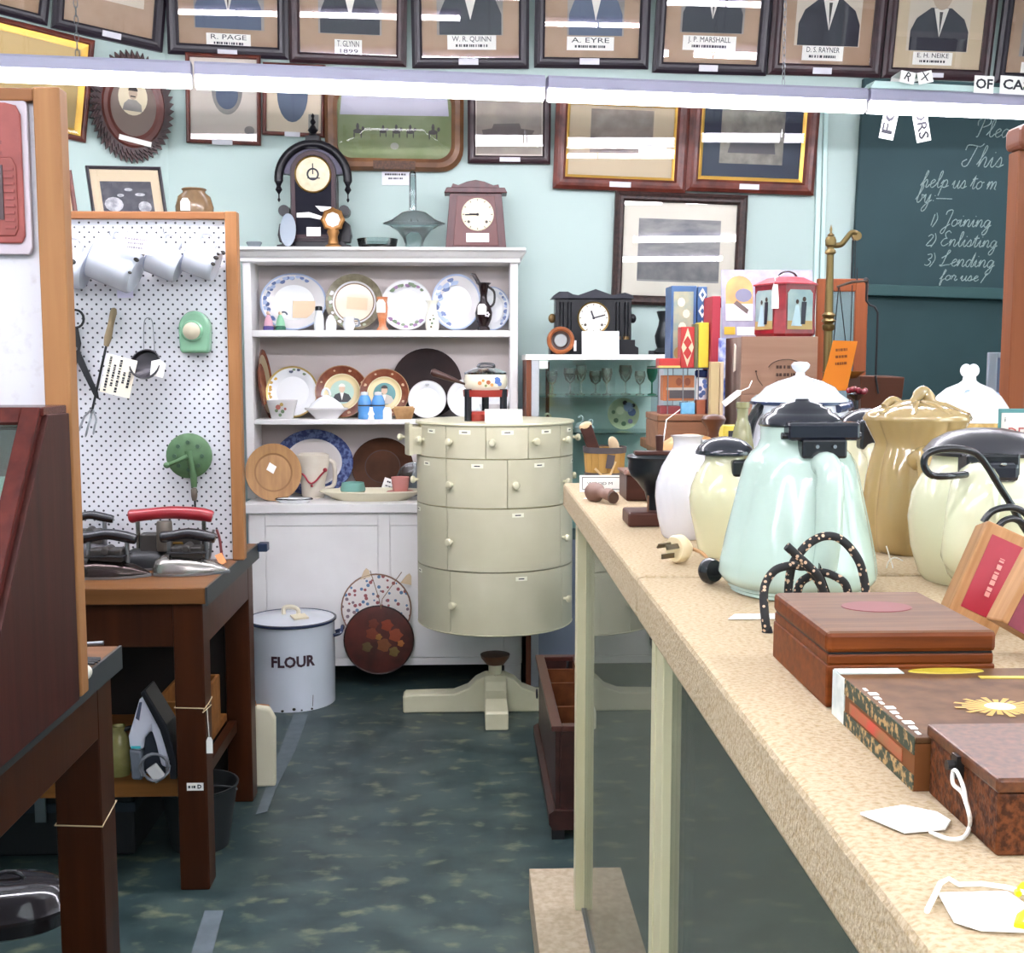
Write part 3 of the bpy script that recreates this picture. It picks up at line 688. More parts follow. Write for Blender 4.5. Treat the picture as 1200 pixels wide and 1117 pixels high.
# rounded convex picture of riders
def convex():
    p = on_plane(462, 200, (0, YW - 0.045, 0), 0); k = (YW - 0.045) / FPX
    t = thing('convex_picture', 'brown round-cornered frame with bulging glass and a green horse race scene', 'picture', p, 0, rx=3.5, ry=0.6)
    W2, H, r = 79 * k, 103 * k, 26 * k
    def rr(i, y, n=6):
        hw, z0, z1, q = W2 - i, i, H - i, max(0.006, r - i * 0.7); pts = []
        for cx, cz, a in ((hw - q, z0 + q, -90), (hw - q, z1 - q, 0), (-hw + q, z1 - q, 90), (-hw + q, z0 + q, 180)):
            for j in range(n + 1): pts.append((cx + q * math.cos(R(a + 90 * j / n)), y, cz + q * math.sin(R(a + 90 * j / n))))
        return pts
    f = 14 * k; L = [rr(0, 0.04), rr(0, 0.02), rr(f * .3, 0.0), rr(f * .7, 0.004), rr(f, 0.016), rr(f, 0.04)]
    b = B(); n = len(L[0])
    for r0, r1 in zip(L[:-1], L[1:]):
        for i in range(n): b.add([r0[i], r0[(i + 1) % n], r1[(i + 1) % n], r1[i]], [(0, 1, 2, 3)])
    b.out('frame', mat('caramel frame', '#7d5230', 0.35, col2='#5a3821', scale=10), t, smooth=True)
    b = B(); b.box(-24 * k, 24 * k, -0.002, 0.01, 1.5 * k, 11 * k); b.out('ornament', mat('carved crest', '#5c3a24', 0.6, col2='#3e2416', scale=120), t)
    b = B(); b.use(mat('field print', '#7d8a5d', 0.6, col2='#8f9873', scale=6)); b.add([(p_[0], 0.028, p_[2]) for p_ in rr(f, 0)], [tuple(range(n))])
    sky = mat('sky print', '#b8b5c4', 0.6); b.use(sky).flat([(-62 * k, 62 * k), (62 * k, 62 * k), (60 * k, 84 * k), (50 * k, 88 * k), (-50 * k, 88 * k), (-60 * k, 84 * k)], 0.0275)
    hz = mat('horse print', '#57504f', 0.6)
    for cx, s in ((-42, 1), (-13, .8), (2, .9), (18, .9), (44, 1.05)):
        for (dx, dz, ax, az) in ((0, 0, 7, 2.6), (0, 5, 2.4, 4), (6, 3, 2.2, 2.4), (-4, -4, 1, 4), (4, -4, 1, 4)):
            b.use(hz).disc((cx + dx * s) * k, (44 + dz * s) * k, ax * s * k * .75, az * s * k, 0.027, 10)
    b.use(mat('pale horse', '#a9a79b', 0.6)).disc(0, 28 * k, 5 * k, 4 * k, 0.027, 10)
    b.out('print', None, t, fix=False)
    # bulging glass
    b = B(); rings = [(rr(f + (0.5 * H - f - 0.02) * q, 0.022 - 0.03 * math.sin(q * PI / 2))) for q in (0, .2, .4, .6, .8, 1.0)]
    for r0, r1 in zip(rings[:-1], rings[1:]):
        for i in range(n): b.add([r0[i], r0[(i + 1) % n], r1[(i + 1) % n], r1[i]], [(0, 1, 2, 3)])
    b.add(rings[-1], [tuple(range(n))]); b.out('convex_glass', PGL, t, smooth=True)
convex()
p = on_plane(464, 217, (0, YW - 0.006, 0), 0); k = mpp(YW)
t = thing('caption_card', 'small white caption card on the wall under the convex horse picture', 'card', p)
b = B(); b.box(-16 * k, 16 * k, 0, 0.002, 0, 15 * k); b.out('card', mat('grey white card', '#dfdfe6', 0.7), t)
text(t, '~GENERAL', 4 * k, INK, TM(0, -0.001, 12 * k), width=25 * k); text(t, '~BY', 3.4 * k, INK, TM(0, -0.001, 7.5 * k), width=17 * k)

# toothed oval frame
def toothed():
    o = Vector(CORN[0]) + Vector((math.sin(R(30)), -math.cos(R(30)), 0)) * 0.07
    c = on_plane(157, 124, o, 30); k = (on_plane(158, 124, o, 30) - c).length; kz = (on_plane(157, 123, o, 30) - c).length
    t = thing('oval_portrait', 'oval dark wooden frame with saw-tooth edge around a small portrait', 'picture', c, 30, rx=3, ry=2)
    rx, rz = 46 * k, 61 * kz
    DWD = mat('tramp art wood', '#43201f', 0.45, col2='#2c1416', scale=25)
    b = B(); N = 48
    for lay, (sc, y0, y1) in enumerate(((1.0, 0.03, 0.045), (0.93, 0.018, 0.03), (0.86, 0.008, 0.018))):
        pts = []
        for i in range(N * 2):
            a = 2 * PI * i / (N * 2); q = sc * (1.09 if i % 2 == 0 else 0.97); a += (0.03 if i % 2 == 0 else 0)
            pts.append((rx * q * math.cos(a), rz * q * math.sin(a)))
        b.prism(pts, y0, y1)
    b.out('toothed_rim', DWD, t)
    b = B()
    ring = lambda s, y: [(rx * s * math.cos(2 * PI * i / 40), y, rz * s * math.sin(2 * PI * i / 40)) for i in range(40)]
    L = [ring(.80, .008), ring(.76, -.002), ring(.66, .0), ring(.58, .006), ring(.56, .02)]
    for r0, r1 in zip(L[:-1], L[1:]):
        for i in range(40): b.add([r0[i], r0[(i + 1) % 40], r1[(i + 1) % 40], r1[i]], [(0, 1, 2, 3)])
    b.out('inner_frame', mat('oval mahogany', '#5e2a22', 0.3), t, smooth=True)
    b = B(); b.use(mat('brown grey mount', '#7b6a62', 0.7)).disc(0, 0, rx * .58, rz * .58, 0.007, 32)
    b.use(mat('cream oval print', '#d6c8ac', 0.7)).disc(-1 * k, 10 * k, 17 * k, 21 * k, 0.0065)
    b.use(PHOTO).flat([(x * k, z * k) for x, z in ((-13, -6), (10, -6), (9, 2), (3, 7), (-6, 7), (-11, 2))], 0.006); b.use(SKIN).disc(-1 * k, 14 * k, 5 * k, 7 * k, 0.0055)
    b.use(HAIR).flat([(-1 * k + p[0] * k, 17 * k + p[1] * k) for p in arc(0, 0, 5.5, 0, 180, 10, 6)], 0.005); b.rect(-4 * k, 2 * k, 10 * k, 11.5 * k, 0.005)
    b.out('photograph', None, t, fix=False)
    b = B(); b.box(-19 * k, 19 * k, -0.004, -0.002, -3 * k, 3 * k, TM(2 * k, 0, -40 * k, ry=7)); b.out('label_strip', PAPER, t)
toothed()

# ---------------------------------------------------------------- chalkboard
CHALKB = mat('green chalkboard', '#223c41', 0.75, col2='#294549', scale=3, lo=0.3, hi=0.8)
CHALKD = mat('lower green board', '#1c393c', 0.7, col2='#213f42', scale=3)
CHK = mat('chalk', '#a3b3b0', 0.95, col2='#6f8481', scale=300)
YC_ = YW - 0.045
cp = on_plane(999, 333, (0, YC_, 0), 0)
chalk = thing('chalkboard', 'dark green chalkboard with white handwriting and a ledge', 'chalkboard', (cp.x, YC_, cp.z), 0, ry=1.6)
k = mpp(YC_)
b = B(); b.box(0, 330 * k, 0, 0.03, 0, 235 * k); b.out('upper_board', CHALKB, chalk, bevel=0.003)
b = B(); b.box(-2 * k, 330 * k, -0.035, 0.03, -13 * k, 0); b.out('ledge', mat('ledge green', '#2a4c4d', 0.6), chalk, bevel=0.004)
b = B(); b.box(0, 330 * k, 0.012, 0.03, -260 * k, -13 * k); b.out('lower_board', CHALKD, chalk)
GL = {  # little hand: strokes in x-height units, advance
 'l': ([[(0, 0.2), (.5, 1.2), (.6, 2.0), (.4, 2.1), (.3, 1.5), (.35, .3), (.6, 0), (.9, .3)]], .8),
 'e': ([[(0, .3), (.4, .5), (.75, .8), (.55, 1.02), (.25, .7), (.3, .15), (.6, 0), (1.0, .35)]], .9),
 'a': ([[(.8, .85), (.4, 1), (.1, .5), (.3, 0), (.6, .2), (.85, .9), (.8, .2), (1.0, 0), (1.2, .25)]], 1.1),
 'h': ([[(0, 0.2), (.5, 1.4), (.6, 2.0), (.42, 2.05), (.3, 1.2), (.22, 0), (.45, .7), (.7, 1), (.85, .7), (.8, .1), (1.0, 0), (1.2, .3)]], 1.15),
 'i': ([[(0, .3), (.3, 1), (.3, .2), (.5, 0), (.75, .3)], [(.4, 1.45), (.45, 1.5)]], .7),
 's': ([[(0, .2), (.4, 1.05), (.6, .5), (.5, .05), (.15, .1)], [(.5, .05), (.9, .3)]], .85),
 'u': ([[(0, .4), (.25, 1), (.25, .2), (.5, 0), (.8, .5), (.9, 1), (.85, .2), (1.05, 0), (1.3, .3)]], 1.2),
 'p': ([[(0, .5), (.3, 1), (.05, -1.0)], [(.25, .7), (.6, 1.05), (.85, .7), (.7, .1), (.3, .1)], [(.7, .1), (1.1, .3)]], 1.0),
 't': ([[(0, .3), (.4, 1.7), (.35, .2), (.55, 0), (.8, .3)], [(.05, 1.2), (.75, 1.3)]], .75),
 'o': ([[(.5, 1), (.15, .7), (.15, .2), (.45, 0), (.8, .3), (.75, .8), (.5, 1), (.75, .8), (1.05, .9)]], 1.0),
 'n': ([[(0, .5), (.2, 1), (.15, 0), (.4, .8), (.65, 1), (.8, .7), (.75, .15), (.95, 0), (1.15, .3)]], 1.1),
 'm': ([[(0, .5), (.2, 1), (.1, 0), (.35, .8), (.6, 1), (.65, .5), (.6, 0), (.85, .8), (1.1, 1), (1.2, .6), (1.15, .1), (1.4, 0)]], 1.5),
 'r': ([[(0, .2), (.3, 1.1), (.4, .9), (.7, .85), (.6, .2), (.85, 0), (1.05, .3)]], .95),
 'g': ([[(.8, .85), (.4, 1), (.1, .5), (.3, 0), (.6, .2), (.85, .9), (.75, -.6), (.4, -1.1), (.15, -.8), (.6, -.1), (1.1, .3)]], 1.1),
 'd': ([[(.75, .8), (.4, 1), (.1, .5), (.3, 0), (.6, .2), (1.0, 2.0), (.85, .2), (1.0, 0), (1.25, .3)]], 1.1),
 'f': ([[(0, .2), (.5, 1.3), (.6, 1.9), (.4, 1.9), (.2, -.8), (.35, -.9), (.45, 0), (.9, .3)]], .8),
 'b': ([[(0, .3), (.45, 1.5), (.5, 2), (.3, 1.9), (.2, .2), (.5, 0), (.75, .5), (.6, .9), (.95, .8)]], .9),
 'y': ([[(0, .5), (.2, 1), (.25, .2), (.5, 0), (.8, 1), (.7, -.6), (.35, -1.1), (.15, -.8), (.6, -.1), (1.1, .3)]], 1.1),
 'P': ([[(.6, 2.1), (.35, 0.1), (.15, 0)], [(0, 1.3), (-.1, 1.9), (.6, 2.3), (1.3, 2.1), (1.3, 1.5), (.6, 1.1)]], 1.3),
 'T': ([[(-.2, 1.6), (-.1, 2.1), (.5, 2.1), (1.2, 2.0), (1.5, 2.3)], [(.9, 2.05), (.6, .8), (.4, .1), (0, 0), (-.2, .4), (.2, .7)]], 1.35),
 'J': ([[(.2, 1.6), (.3, 2.1), (1.0, 2.2), (.85, .8), (.55, -.9), (.15, -1.0), (.2, -.5), (1.1, .3)]], 1.25),
 'E': ([[(1.1, 1.9), (.7, 2.2), (.3, 1.8), (.6, 1.2), (.75, 1.15), (.3, 1.0), (.05, .4), (.5, 0), (1.1, .4)]], 1.2),
 'L': ([[(0, 1.1), (.6, 1.6), (.9, 2.1), (.65, 2.2), (.5, 1.2), (.3, .2), (0, .1), (.2, -.05), (.8, .15), (1.3, .2)]], 1.35),
 '1': ([[(.3, 1.6), (.2, 0)]], .5), '2': ([[(0, 1.3), (.4, 1.6), (.7, 1.2), (.05, 0), (.8, .05)]], .85), '3': ([[(0, 1.5), (.5, 1.6), (.6, 1.1), (.25, .85), (.7, .5), (.4, 0), (-.05, .1)]], .8),
 ')': ([[(0, 1.8), (.35, .9), (-.05, -.2)]], .6), ':': ([[(.2, .2), (.25, .25)], [(.25, .8), (.3, .85)]], .5), '-': ([[(0, .5), (2.0, .5)]], 2.1), ' ': ([], .6), '/': ([[(0, -.3), (.6, 1.6)]], .7)}
def chalk_line(s, px, py, xh, slant=0.25, squeeze=1.0, thick=0.0022):
    b = B(); x = 0.0
    for ch in s:
        st, adv = GL[ch]
        for pl in st:
            pts = smooth_path([((x + q[0]) * xh * squeeze + q[1] * xh * slant, 0, q[1] * xh) for q in pl], 3)
            W = []
            for q in pts:
                W.append(((px - 999 + q.x) * k, -0.0012, (333 + (px - 999) * 0.028 - py + q.z) * k))
            b.tube(W, thick, 4)
        x += adv
    b.out('handwriting', CHK, chalk)
chalk_line('Please', 1133, 163, 9.5, squeeze=1.05)
chalk_line('This', 1121, 197, 11.5, squeeze=1.0)
chalk_line('help us to m', 1072, 221, 9.0, squeeze=.92)
chalk_line('by:-', 1067, 238, 9.5, squeeze=1.0)
chalk_line('1) Joining', 1086, 265, 8.2, squeeze=1.02)
chalk_line('2) Enlisting', 1083, 288, 8.0, squeeze=1.02)
chalk_line('3) Lending', 1083, 311, 8.2, squeeze=1.08)
chalk_line('for use /', 1102, 328, 6.0, squeeze=1.2)

# ---------------------------------------------------------------- paper strips and cards on the light fitting
YS = 4.25 + (aY(1060, 120, 4.3).x - X0) * math.tan(R(ROW_RZ)) + 0.062
def strip(p0, p1, wpx, words, label):
    A, C = aY(p0[0], p0[1], YS), aY(p1[0], p1[1], YS); k = mpp(YS); d = C - A; L = d.length
    ang = math.degrees(math.atan2(d.x, -d.z))
    t = thing('paper_strip', label, 'paper strip', A, 0, 'lettered paper strips hung over the light', ry=-ang)
    b = B(); b.box(-wpx * k / 2, wpx * k / 2, 0, 0.0015, -L, 0.0); b.out('strip', PAPER, t)
    b = B(); b.box(-wpx * k / 2, wpx * k / 2, -0.105, 0, -0.001, 0.0005); b.box(-wpx * k / 2, wpx * k / 2, -0.106, -0.105, -13 * k, 0.0); b.out('front_flap', PAPER, t)
    text(t, words, 13 * k, INK, TM(0, -0.107, -6 * k, ry=20))
    return t, L, k
t, L, k = strip((1053, 92), (1038, 163), 17, 'R', 'white paper strip reading FOR, hanging left of its pair across the light')
text(t, 'FOR', 17 * k, INK, TM(0, -0.001, -L * 0.52, ry=-90), width=L * 0.82, bold=0.001)
t, L, k = strip((1070.5, 92), (1083, 166), 17, 'X', 'white paper strip ending in ORS, hanging right of its pair across the light')
text(t, 'DOORS', 16 * k, INK, TM(0, -0.0012, -L * 0.5, ry=90), width=L * 0.9, bold=0.001)
for (x0, x1, y0, y1, s) in ((1141, 1164, 90, 109, 'OF'), (1171, 1222, 91, 111, 'CASH')):
    k = mpp(YS); A = aY((x0 + x1) / 2, y1, YS - 0.098)
    t = thing('word_card', 'white card reading %s standing on the light fitting' % s, 'card', A, 3, 'word cards on the light fitting', ry=2)
    b = B(); w = (x1 - x0) * k; h = (y1 - y0) * k; b.box(-w / 2, w / 2, 0, 0.002, 0, h); b.out('card', PAPER, t)
    text(t, s, 15 * k, INK, TM(0, -0.001, h * 0.5), width=w * 0.86, bold=0.0012)
# ================================================================ boards standing on the benches
def pegmat():
    m = bpy.data.materials.new('white pegboard'); m.use_nodes = True
    nt = m.node_tree; p = nt.nodes['Principled BSDF']; p.inputs['Roughness'].default_value = 0.5
    tc = nt.nodes.new('ShaderNodeTexCoord'); sx = nt.nodes.new('ShaderNodeSeparateXYZ'); nt.links.new(tc.outputs['Object'], sx.inputs[0])
    def M(op, a, c=None):
        q = nt.nodes.new('ShaderNodeMath'); q.operation = op
        for i, v in ((0, a), (1, c)):
            if v is None: continue
            if isinstance(v, (int, float)): q.inputs[i].default_value = v
            else: nt.links.new(v, q.inputs[i])
        return q.outputs[0]
    S = 0.0262
    def grid(off):
        r = []
        for ax in ('X', 'Z'):
            u = M('ADD', M('DIVIDE', sx.outputs[ax], S), 100 + off); r.append(M('SUBTRACT', M('FRACT', u), 0.5))
        return M('ADD', M('MULTIPLY', r[0], r[0]), M('MULTIPLY', r[1], r[1]))
    d = M('MINIMUM', grid(0), grid(0.5)); hole = M('LESS_THAN', d, 0.0145)
    mx = nt.nodes.new('ShaderNodeMix'); mx.data_type = 'RGBA'; nt.links.new(hole, mx.inputs[0]); mx.inputs[6].default_value = lin('#cfd0d5'); mx.inputs[7].default_value = lin('#33343a')
    nt.links.new(mx.outputs[2], p.inputs['Base Color'])
    return m
PEG = pegmat()
PEGY = 3.26
def board(label, xr, xl, Y, zb, zt, face, name, sw=0.033, z_panel=None):
    t = thing(name, label, 'board', ((xl + xr) / 2, Y, zb))
    w = (xr - xl) / 2; h = zt - zb; zp = (z_panel or zb) - zb
    b = B(); b.box(-w + 0.01, w - 0.012, 0.004, 0.012, zp, h - 0.012); b.out('panel', face, t)
    b = B(); b.box(w - sw, w, -0.014, 0.024, zp - .001, h); b.out('stile', OAK, t, bevel=0.003)
    b = B(); b.box(-w, -w + sw, -0.014, 0.024, zp - .001, h); b.out('stile', OAK, t, bevel=0.003)
    b = B(); b.box(-w + sw, w - sw, -0.012, 0.022, h - 0.022, h - 0.001); b.out('top_rail', OAKX, t, bevel=0.003)
    b = B(); b.box(-w + sw, w - sw, 0.012, 0.03, zp, zp + 0.03); b.out('bottom_rail', OAKX, t)
    return t
pr = aY(283, 460, PEGY).x
PEGB = board('white pegboard in an oak frame hung with enamel mugs and kitchen tools', pr, pr - 1.05, PEGY, aY(283, 673, PEGY).z, aY(200, 248, PEGY).z, PEG, 'pegboard', z_panel=T1Z + 0.002)
b = B(); k = mpp(PEGY)
BRDY = 1.945
b2r = aY(86, 460, BRDY).x
BRD = mat('speckled white board', '#c6c5cb', 0.6, col2='#b8b4b9', scale=60, lo=0.55, hi=0.8)
board('white notice board in a thick oak frame with a red metal plaque at far left', b2r, b2r - 0.9, BRDY, aY(97, 848, BRDY).z, aY(60, 104, BRDY).z, BRD, 'notice_board', sw=0.043, z_panel=T2Z + 0.002)

# red embossed plaque on the notice board
k = mpp(BRDY); p = aY(-20, 285, BRDY - 0.016)
t = thing('embossed_plaque', 'dull red embossed metal plaque on the white notice board', 'plaque', p)
def plq(i, z0, z1): return [(-50 * k, z0), (43 * k - i, z0), (47 * k - i, z0 + 8 * k), (47 * k - i, z1 - 10 * k), (42 * k - i, z1), (30 * k, z1 + 3 * k), (-50 * k, z1 + 6 * k)]
RED1 = mat('dull red enamel', '#94463f', 0.55, col2='#823a36', scale=20)
b = B(); b.prism([(x, z) for x, z in plq(-6 * k, -12 * k, 163 * k)], 0.006, 0.016); b.out('backing', mat('grey backing', '#b5aab2', 0.6), t, bevel=0.002)
b = B(); b.prism(plq(0, 0, 152 * k), 0.0, 0.006); b.out('plate', RED1, t, bevel=0.003)
b = B(); b.prism(plq(6 * k, 8 * k, 95 * k)[:5] + [(-50 * k, 95 * k)], -0.003, 0.0); b.out('raised_panel', mat('darker red', '#80362f', 0.5), t, bevel=0.002)
b = B(); b.box(-50 * k, 26 * k, -0.005, -0.003, 26 * k, 86 * k); b.out('window', mat('dark red-black', '#3c2428', 0.4), t)
b = B()
for i in range(9): b.box(27 * k, 38 * k, -0.005, -0.003, (16 + 8 * i) * k, (19 + 8 * i) * k)
b.out('ridges', RED1, t)
for i, s in enumerate(('~a', '~bb', '~ccc', '~dddd')):
    text(t, s, 8 * k, mat('dark relief letters', '#7d3937', 0.5), TM(8 * k, -0.001, (135 - 12 * i) * k), width=36 * k)

# ---------------------------------------------------------------- enamel mugs hanging on the pegboard
ENW = mat('white enamel', '#d3d8e2', 0.12, coat=0.5); MUGW = mat('mug enamel', '#b6bbc4', 0.2, coat=0.3); CHIPM = mat('chipped enamel', '#2b2722', 0.7); RIMB = mat('blue grey rim', '#7f88a0', 0.3)
HOOK = STEEL
def hang(px, py, Y=PEGY, off=0.0): p = aY(px, py, Y - off); return p
def mug(px, py, L, D, ang, label, yaw=0, chips=()):
    k = mpp(PEGY); L *= k; r = D * k / 2
    c = aY(px, py, PEGY - 0.012 - r)
    t = thing('enamel_mug', label, 'mug', c, 0, 'white enamel mugs on the pegboard', ry=ang, rx=0)
    t.rotation_euler = (R(yaw), R(ang), 0)
    b = B(); h = L / 2
    b.lathe([(0, -h), (r * .86, -h), (r * .95, -h + 0.006), (r * .97, -h + .015), (r, h), (r * .96, h), (r * .92, -h + .012), (0, -h + .008)], 28); m_ = b.out('body', MUGW, t, smooth=True)
    b = B(); b.lathe([(r * 1.0, h - .001), (r * 1.025, h + .0005), (r * 1.0, h + .002), (r * .96, h + .001)], 28, closed=True); b.out('rim', RIMB, m_, smooth=True)
    b = B(); b.tube(smooth_path([(r * .95, 0, h * .6), (r + .022, 0, h * .62), (r + .030, 0, h * .1), (r + .02, 0, -h * .4), (r * .95, 0, -h * .45)], 5), 0.0045, 8, flat=1.5); b.out('handle', MUGW, t, smooth=True)
    for (a, z, s) in chips:
        b = B(); b.sph((r * .97 * math.cos(R(a)), r * .97 * math.sin(R(a)), z * h), (s, s, s * 1.3), 8, 5); b.out('enamel_chip', CHIPM, m_)
    return t
mug(82, 314, 36, 44, -75, 'white enamel mug partly hidden at the left edge of the pegboard', chips=[(-70, -.4, .009)])
mug(136, 311, 49, 50, -66, 'largest white enamel mug on the pegboard, tipped sideways', chips=[(-50, -.96, .006), (-90, -.98, .004), (-10, -.98, .004)])
mug(194, 307, 34, 38, -66, 'middle-sized white enamel mug right of the pegboard sign card', chips=[(20, -.95, .004), (-30, -.97, .003)])
mug(237, 306, 34, 38, -68, 'chipped white enamel mug nearest the right stile of the pegboard', chips=[(20, -.97, .006), (-60, -.97, .006), (-85, -.97, .005), (-40, -.95, .004)])
for i, (px, py) in enumerate(((88, 281), (135, 279), (197, 276), (241, 280))):
    p = aY(px, py, PEGY); b = B(); b.tube([(0, 0.004, 0), (0, -0.03, 0), (0, -0.045, .004), (0, -0.05, .014)], 0.002, 6)
    o = b.out('peg_hook', STEEL); at(o, p); tag(o, 'small steel peg hook holding the %s mug from the left' % ('first', 'second', 'third', 'fourth')[i], 'hook', 'steel peg hooks')
p = aY(158, 297, PEGY - 0.135); k = mpp(PEGY)
t = thing('sign_card', 'white typed card pinned among the enamel mugs', 'card', p, 0, ry=6)
b = B(); b.box(-19 * k, 19 * k, 0, .0015, 0, 21 * k); b.out('card', PAPER, t)
b = B(); 
for (x0, x1, z0, z1) in ((-18, 18, 19.4, 20), (-18, 18, 1, 1.6), (-18, -17.4, 1, 20), (17.4, 18, 1, 20)): b.box(x0 * k, x1 * k, -.0006, 0, z0 * k, z1 * k)
b.out('ruled_border', mat('red ruling', '#c08f8f', .7), t)
for i, s in enumerate(('~a', '~bb', '~ccc')): text(t, s, 4.2 * k, mat('typed grey', '#8b8792', .8), TM(0, -.001, (15.5 - 4.6 * i) * k), width=(24, 17, 17)[i] * k)
b = B(); b.box(-9 * k, 9 * k, 0, .001, 0, 9 * k); o = b.out('paper_slip', mat('lilac paper', '#d8d4ea', .8)); at(o, aY(147, 349, PEGY - .006), ry=-2); tag(o, 'small blank paper slip below the largest enamel mug', 'paper')

# ---------------------------------------------------------------- tools on the pegboard
def P2(px, py, off=0.02): return aY(px, py, PEGY - off)
k = mpp(PEGY)
def peg_thing(name, label, cat, px, py, off=0.0, ry=0): return thing(name, label, cat, P2(px, py, off), 0, ry=ry)
# shears
t = peg_thing('garden_shears', 'black iron hand shears hanging at the left of the pegboard', 'shears', 92, 376)
rel = lambda x, y: ((x - 92) * k, 0, (376 - y) * k)
for s in (1, -1):
    ox = 0 if s == 1 else -20
    b = B(); b.tube([(ox * k + 9 * k * math.cos(a * PI / 8), -.018 - .004 * s, 2 * k + 10 * k * math.sin(a * PI / 8)) for a in range(16)], .0035, 6, closed=True); h_ = b.out('ring_handle', BLACKM, t, smooth=True)
    sx = (lambda x: x) if s == 1 else (lambda x: -18 - (x - 0) * .9)
    pl = [(-4, -8), (2, -8), (5, -26), (3, -34), (22, -82), (23, -90), (18, -87), (-5, -36), (-5, -26)]
    if s == -1: pl = [(-20, -8), (-15, -8), (-8, -26), (4, -36), (-14, -80), (-20, -86), (-18, -74), (-12, -34), (-17, -22)]
    b = B(); b.prism([(x * k, z * k) for x, z in pl], -.018 - .006 * (s == 1), -.012 - .006 * (s == 1)); b.out('blade', BLACKM, t, bevel=.001)
b = B(); b.cyl(.005, -.001, .03, 8, TM(-1 * k, 0, -32 * k, rx=90)); b.out('pivot', STEEL, t)
# fork with wooden handle and typed card
t = peg_thing('toasting_fork', 'wooden-handled iron weeding fork hanging beside a typed card', 'fork', 137, 361, off=.016, ry=14)
b = B(); b.lathe([(0, 0), (.006, -.002), (.0095, -.012), (.0085, -.05), (.0105, -.085), (.007, -.108), (0, -.108)], 12, TM(0, -.022, 0)); b.out('handle', wood('greyed handle', '#8a7a60', '#6b5d47', 'z', .6), t, smooth=True)
b = B(); b.tube([(0, -.022, -.10), (0, -.022, -.30)], .0035, 6); b.out('shaft', BLACKM, t)
b = B()
for s in (-1, 1, .05): b.tube(smooth_path([(0, -.022, -.285), (s * .016, -.024, -.31), (s * .018, -.03, -.33), (s * .02, -.034, -.365 + abs(s) * .012)], 4), [.003] * 12 + [.0015], 6)
b.out('tine', STEEL, t, smooth=True)
t = peg_thing('typed_card', 'cream card of slanted typed capitals tied to the weeding fork', 'card', 134, 463, .052, ry=14)
b = B(); b.box(-17 * k, 17 * k, 0, .0015, 0, 44 * k); b.out('card', mat('cream card', '#ece5d2', .8), t)
for i, s in enumerate(('~a', '~bb', '~ccc', '~dddd', '~eeeee')): text(t, s, 5.2 * k, INK, TM((-12 + 6 * i) * k, -.001, 22 * k, ry=-78 - 12), width=(40, 26, 38, 14, 22)[i] * k)
# sieve ladle with wire handle
t = peg_thing('wire_ladle', 'black round strainer with a long wire loop handle and white tag', 'strainer', 176, 372)
b = B(); b.tube(smooth_path([(-6 * k, -.02, -46 * k), (-5 * k, -.02, -8 * k), (0, -.02, -1 * k), (5 * k, -.02, -8 * k), (6 * k, -.02, -46 * k)], 5), .0016, 6); b.out('wire_handle', STEEL, t)
b = B(); b.lathe([(0, 0), (.03, .006), (.042, .018), (.044, .03), (.041, .03), (.038, .018), (0, .004)], 24, TM(0, -.028, -58 * k, rx=64, ry=-18)); b.out('bowl', mat('dark tin', '#2c2a2e', .35, metal=.6), t, smooth=True)
b = B(); b.tube([(5 * k * math.cos(a * PI / 6), -.026, -44 * k + 5 * k * math.sin(a * PI / 6)) for a in range(12)], .0022, 6, closed=True); b.out('ring', BLACKM, t)
b = B(); b.prism([(-5 * k, -8 * k), (9 * k, -11 * k), (13 * k, 4 * k), (6 * k, 10 * k), (-3 * k, 8 * k)], -.001, .0005, TM(10 * k, -.062, -58 * k)); b.out('price_tag', PAPER, t)
# green timer
GRN = mat('mint green enamel', '#6a9577', .25, coat=.3)
t = peg_thing('kitchen_timer', 'mint green domed wall timer with a cream dial on the pegboard', 'timer', 231.5, 414)
pl = [(-17, 2), (-14, 0), (14, 0), (17, 2), (18, 26)] + [(18 * math.cos(R(a)), 28 + 20 * math.sin(R(a))) for a in range(8, 180, 12)] + [(-18, 26)]
b = B(); b.prism([(x * k, z * k) for x, z in pl], -.036, .002); b.out('case', GRN, t, bevel=.008, seg=3)
b = B(); b.lathe([(0, .006), (.026, .004), (.030, 0), (.030, -.004), (0, -.004)], 24, TM(-2 * k, -.038, 25 * k, rx=90)); b.out('bezel', GRN, t, smooth=True)
b = B(); b.lathe([(0, .006), (.008, .0055), (.018, .003), (.0235, 0), (0, 0)], 24, TM(-2 * k, -.044, 25 * k, rx=90)); b.out('dial', mat('cream dial', '#a8a08a', .6), t, smooth=True)
# green hand drill
DG = mat('green cast iron', '#4f6f4c', .45, col2='#43613f', scale=30)
t = peg_thing('hand_drill', 'green iron hand drill with a big gear wheel hanging on the pegboard', 'drill', 224, 507)
b = B(); b.lathe([(0, -.012), (.056, -.012), (.063, -.006), (.063, .004), (.056, .008), (.018, .012), (0, .013)], 32, TM(0, -.03, -26 * k, rx=90)); g = b.out('gear_wheel', DG, t, smooth=True)
b = B()
for a in range(0, 360, 45): b.cyl(.006, .004, .012, 8, TM(.038 * math.cos(R(a)), -.032, -26 * k + .038 * math.sin(R(a)), rx=90))
b.out('boss', mat('dark green', '#33503a', .5), g)
b = B(); b.tube([(0, -.05, -26 * k), (-10 * k, -.055, -31 * k), (-20 * k, -.056, -35 * k)], [.007, .006, .006], 8); b.sph((-23 * k, -.056, -36 * k), (.010, .009, .009), 10, 6); b.out('crank', DG, t, smooth=True)
b = B(); b.tube([(0, -.036, -20 * k), (5 * k, -.036, -48 * k), (5 * k, -.034, -62 * k)], [.012, .010, .008], 10); b.out('neck', DG, t, smooth=True)
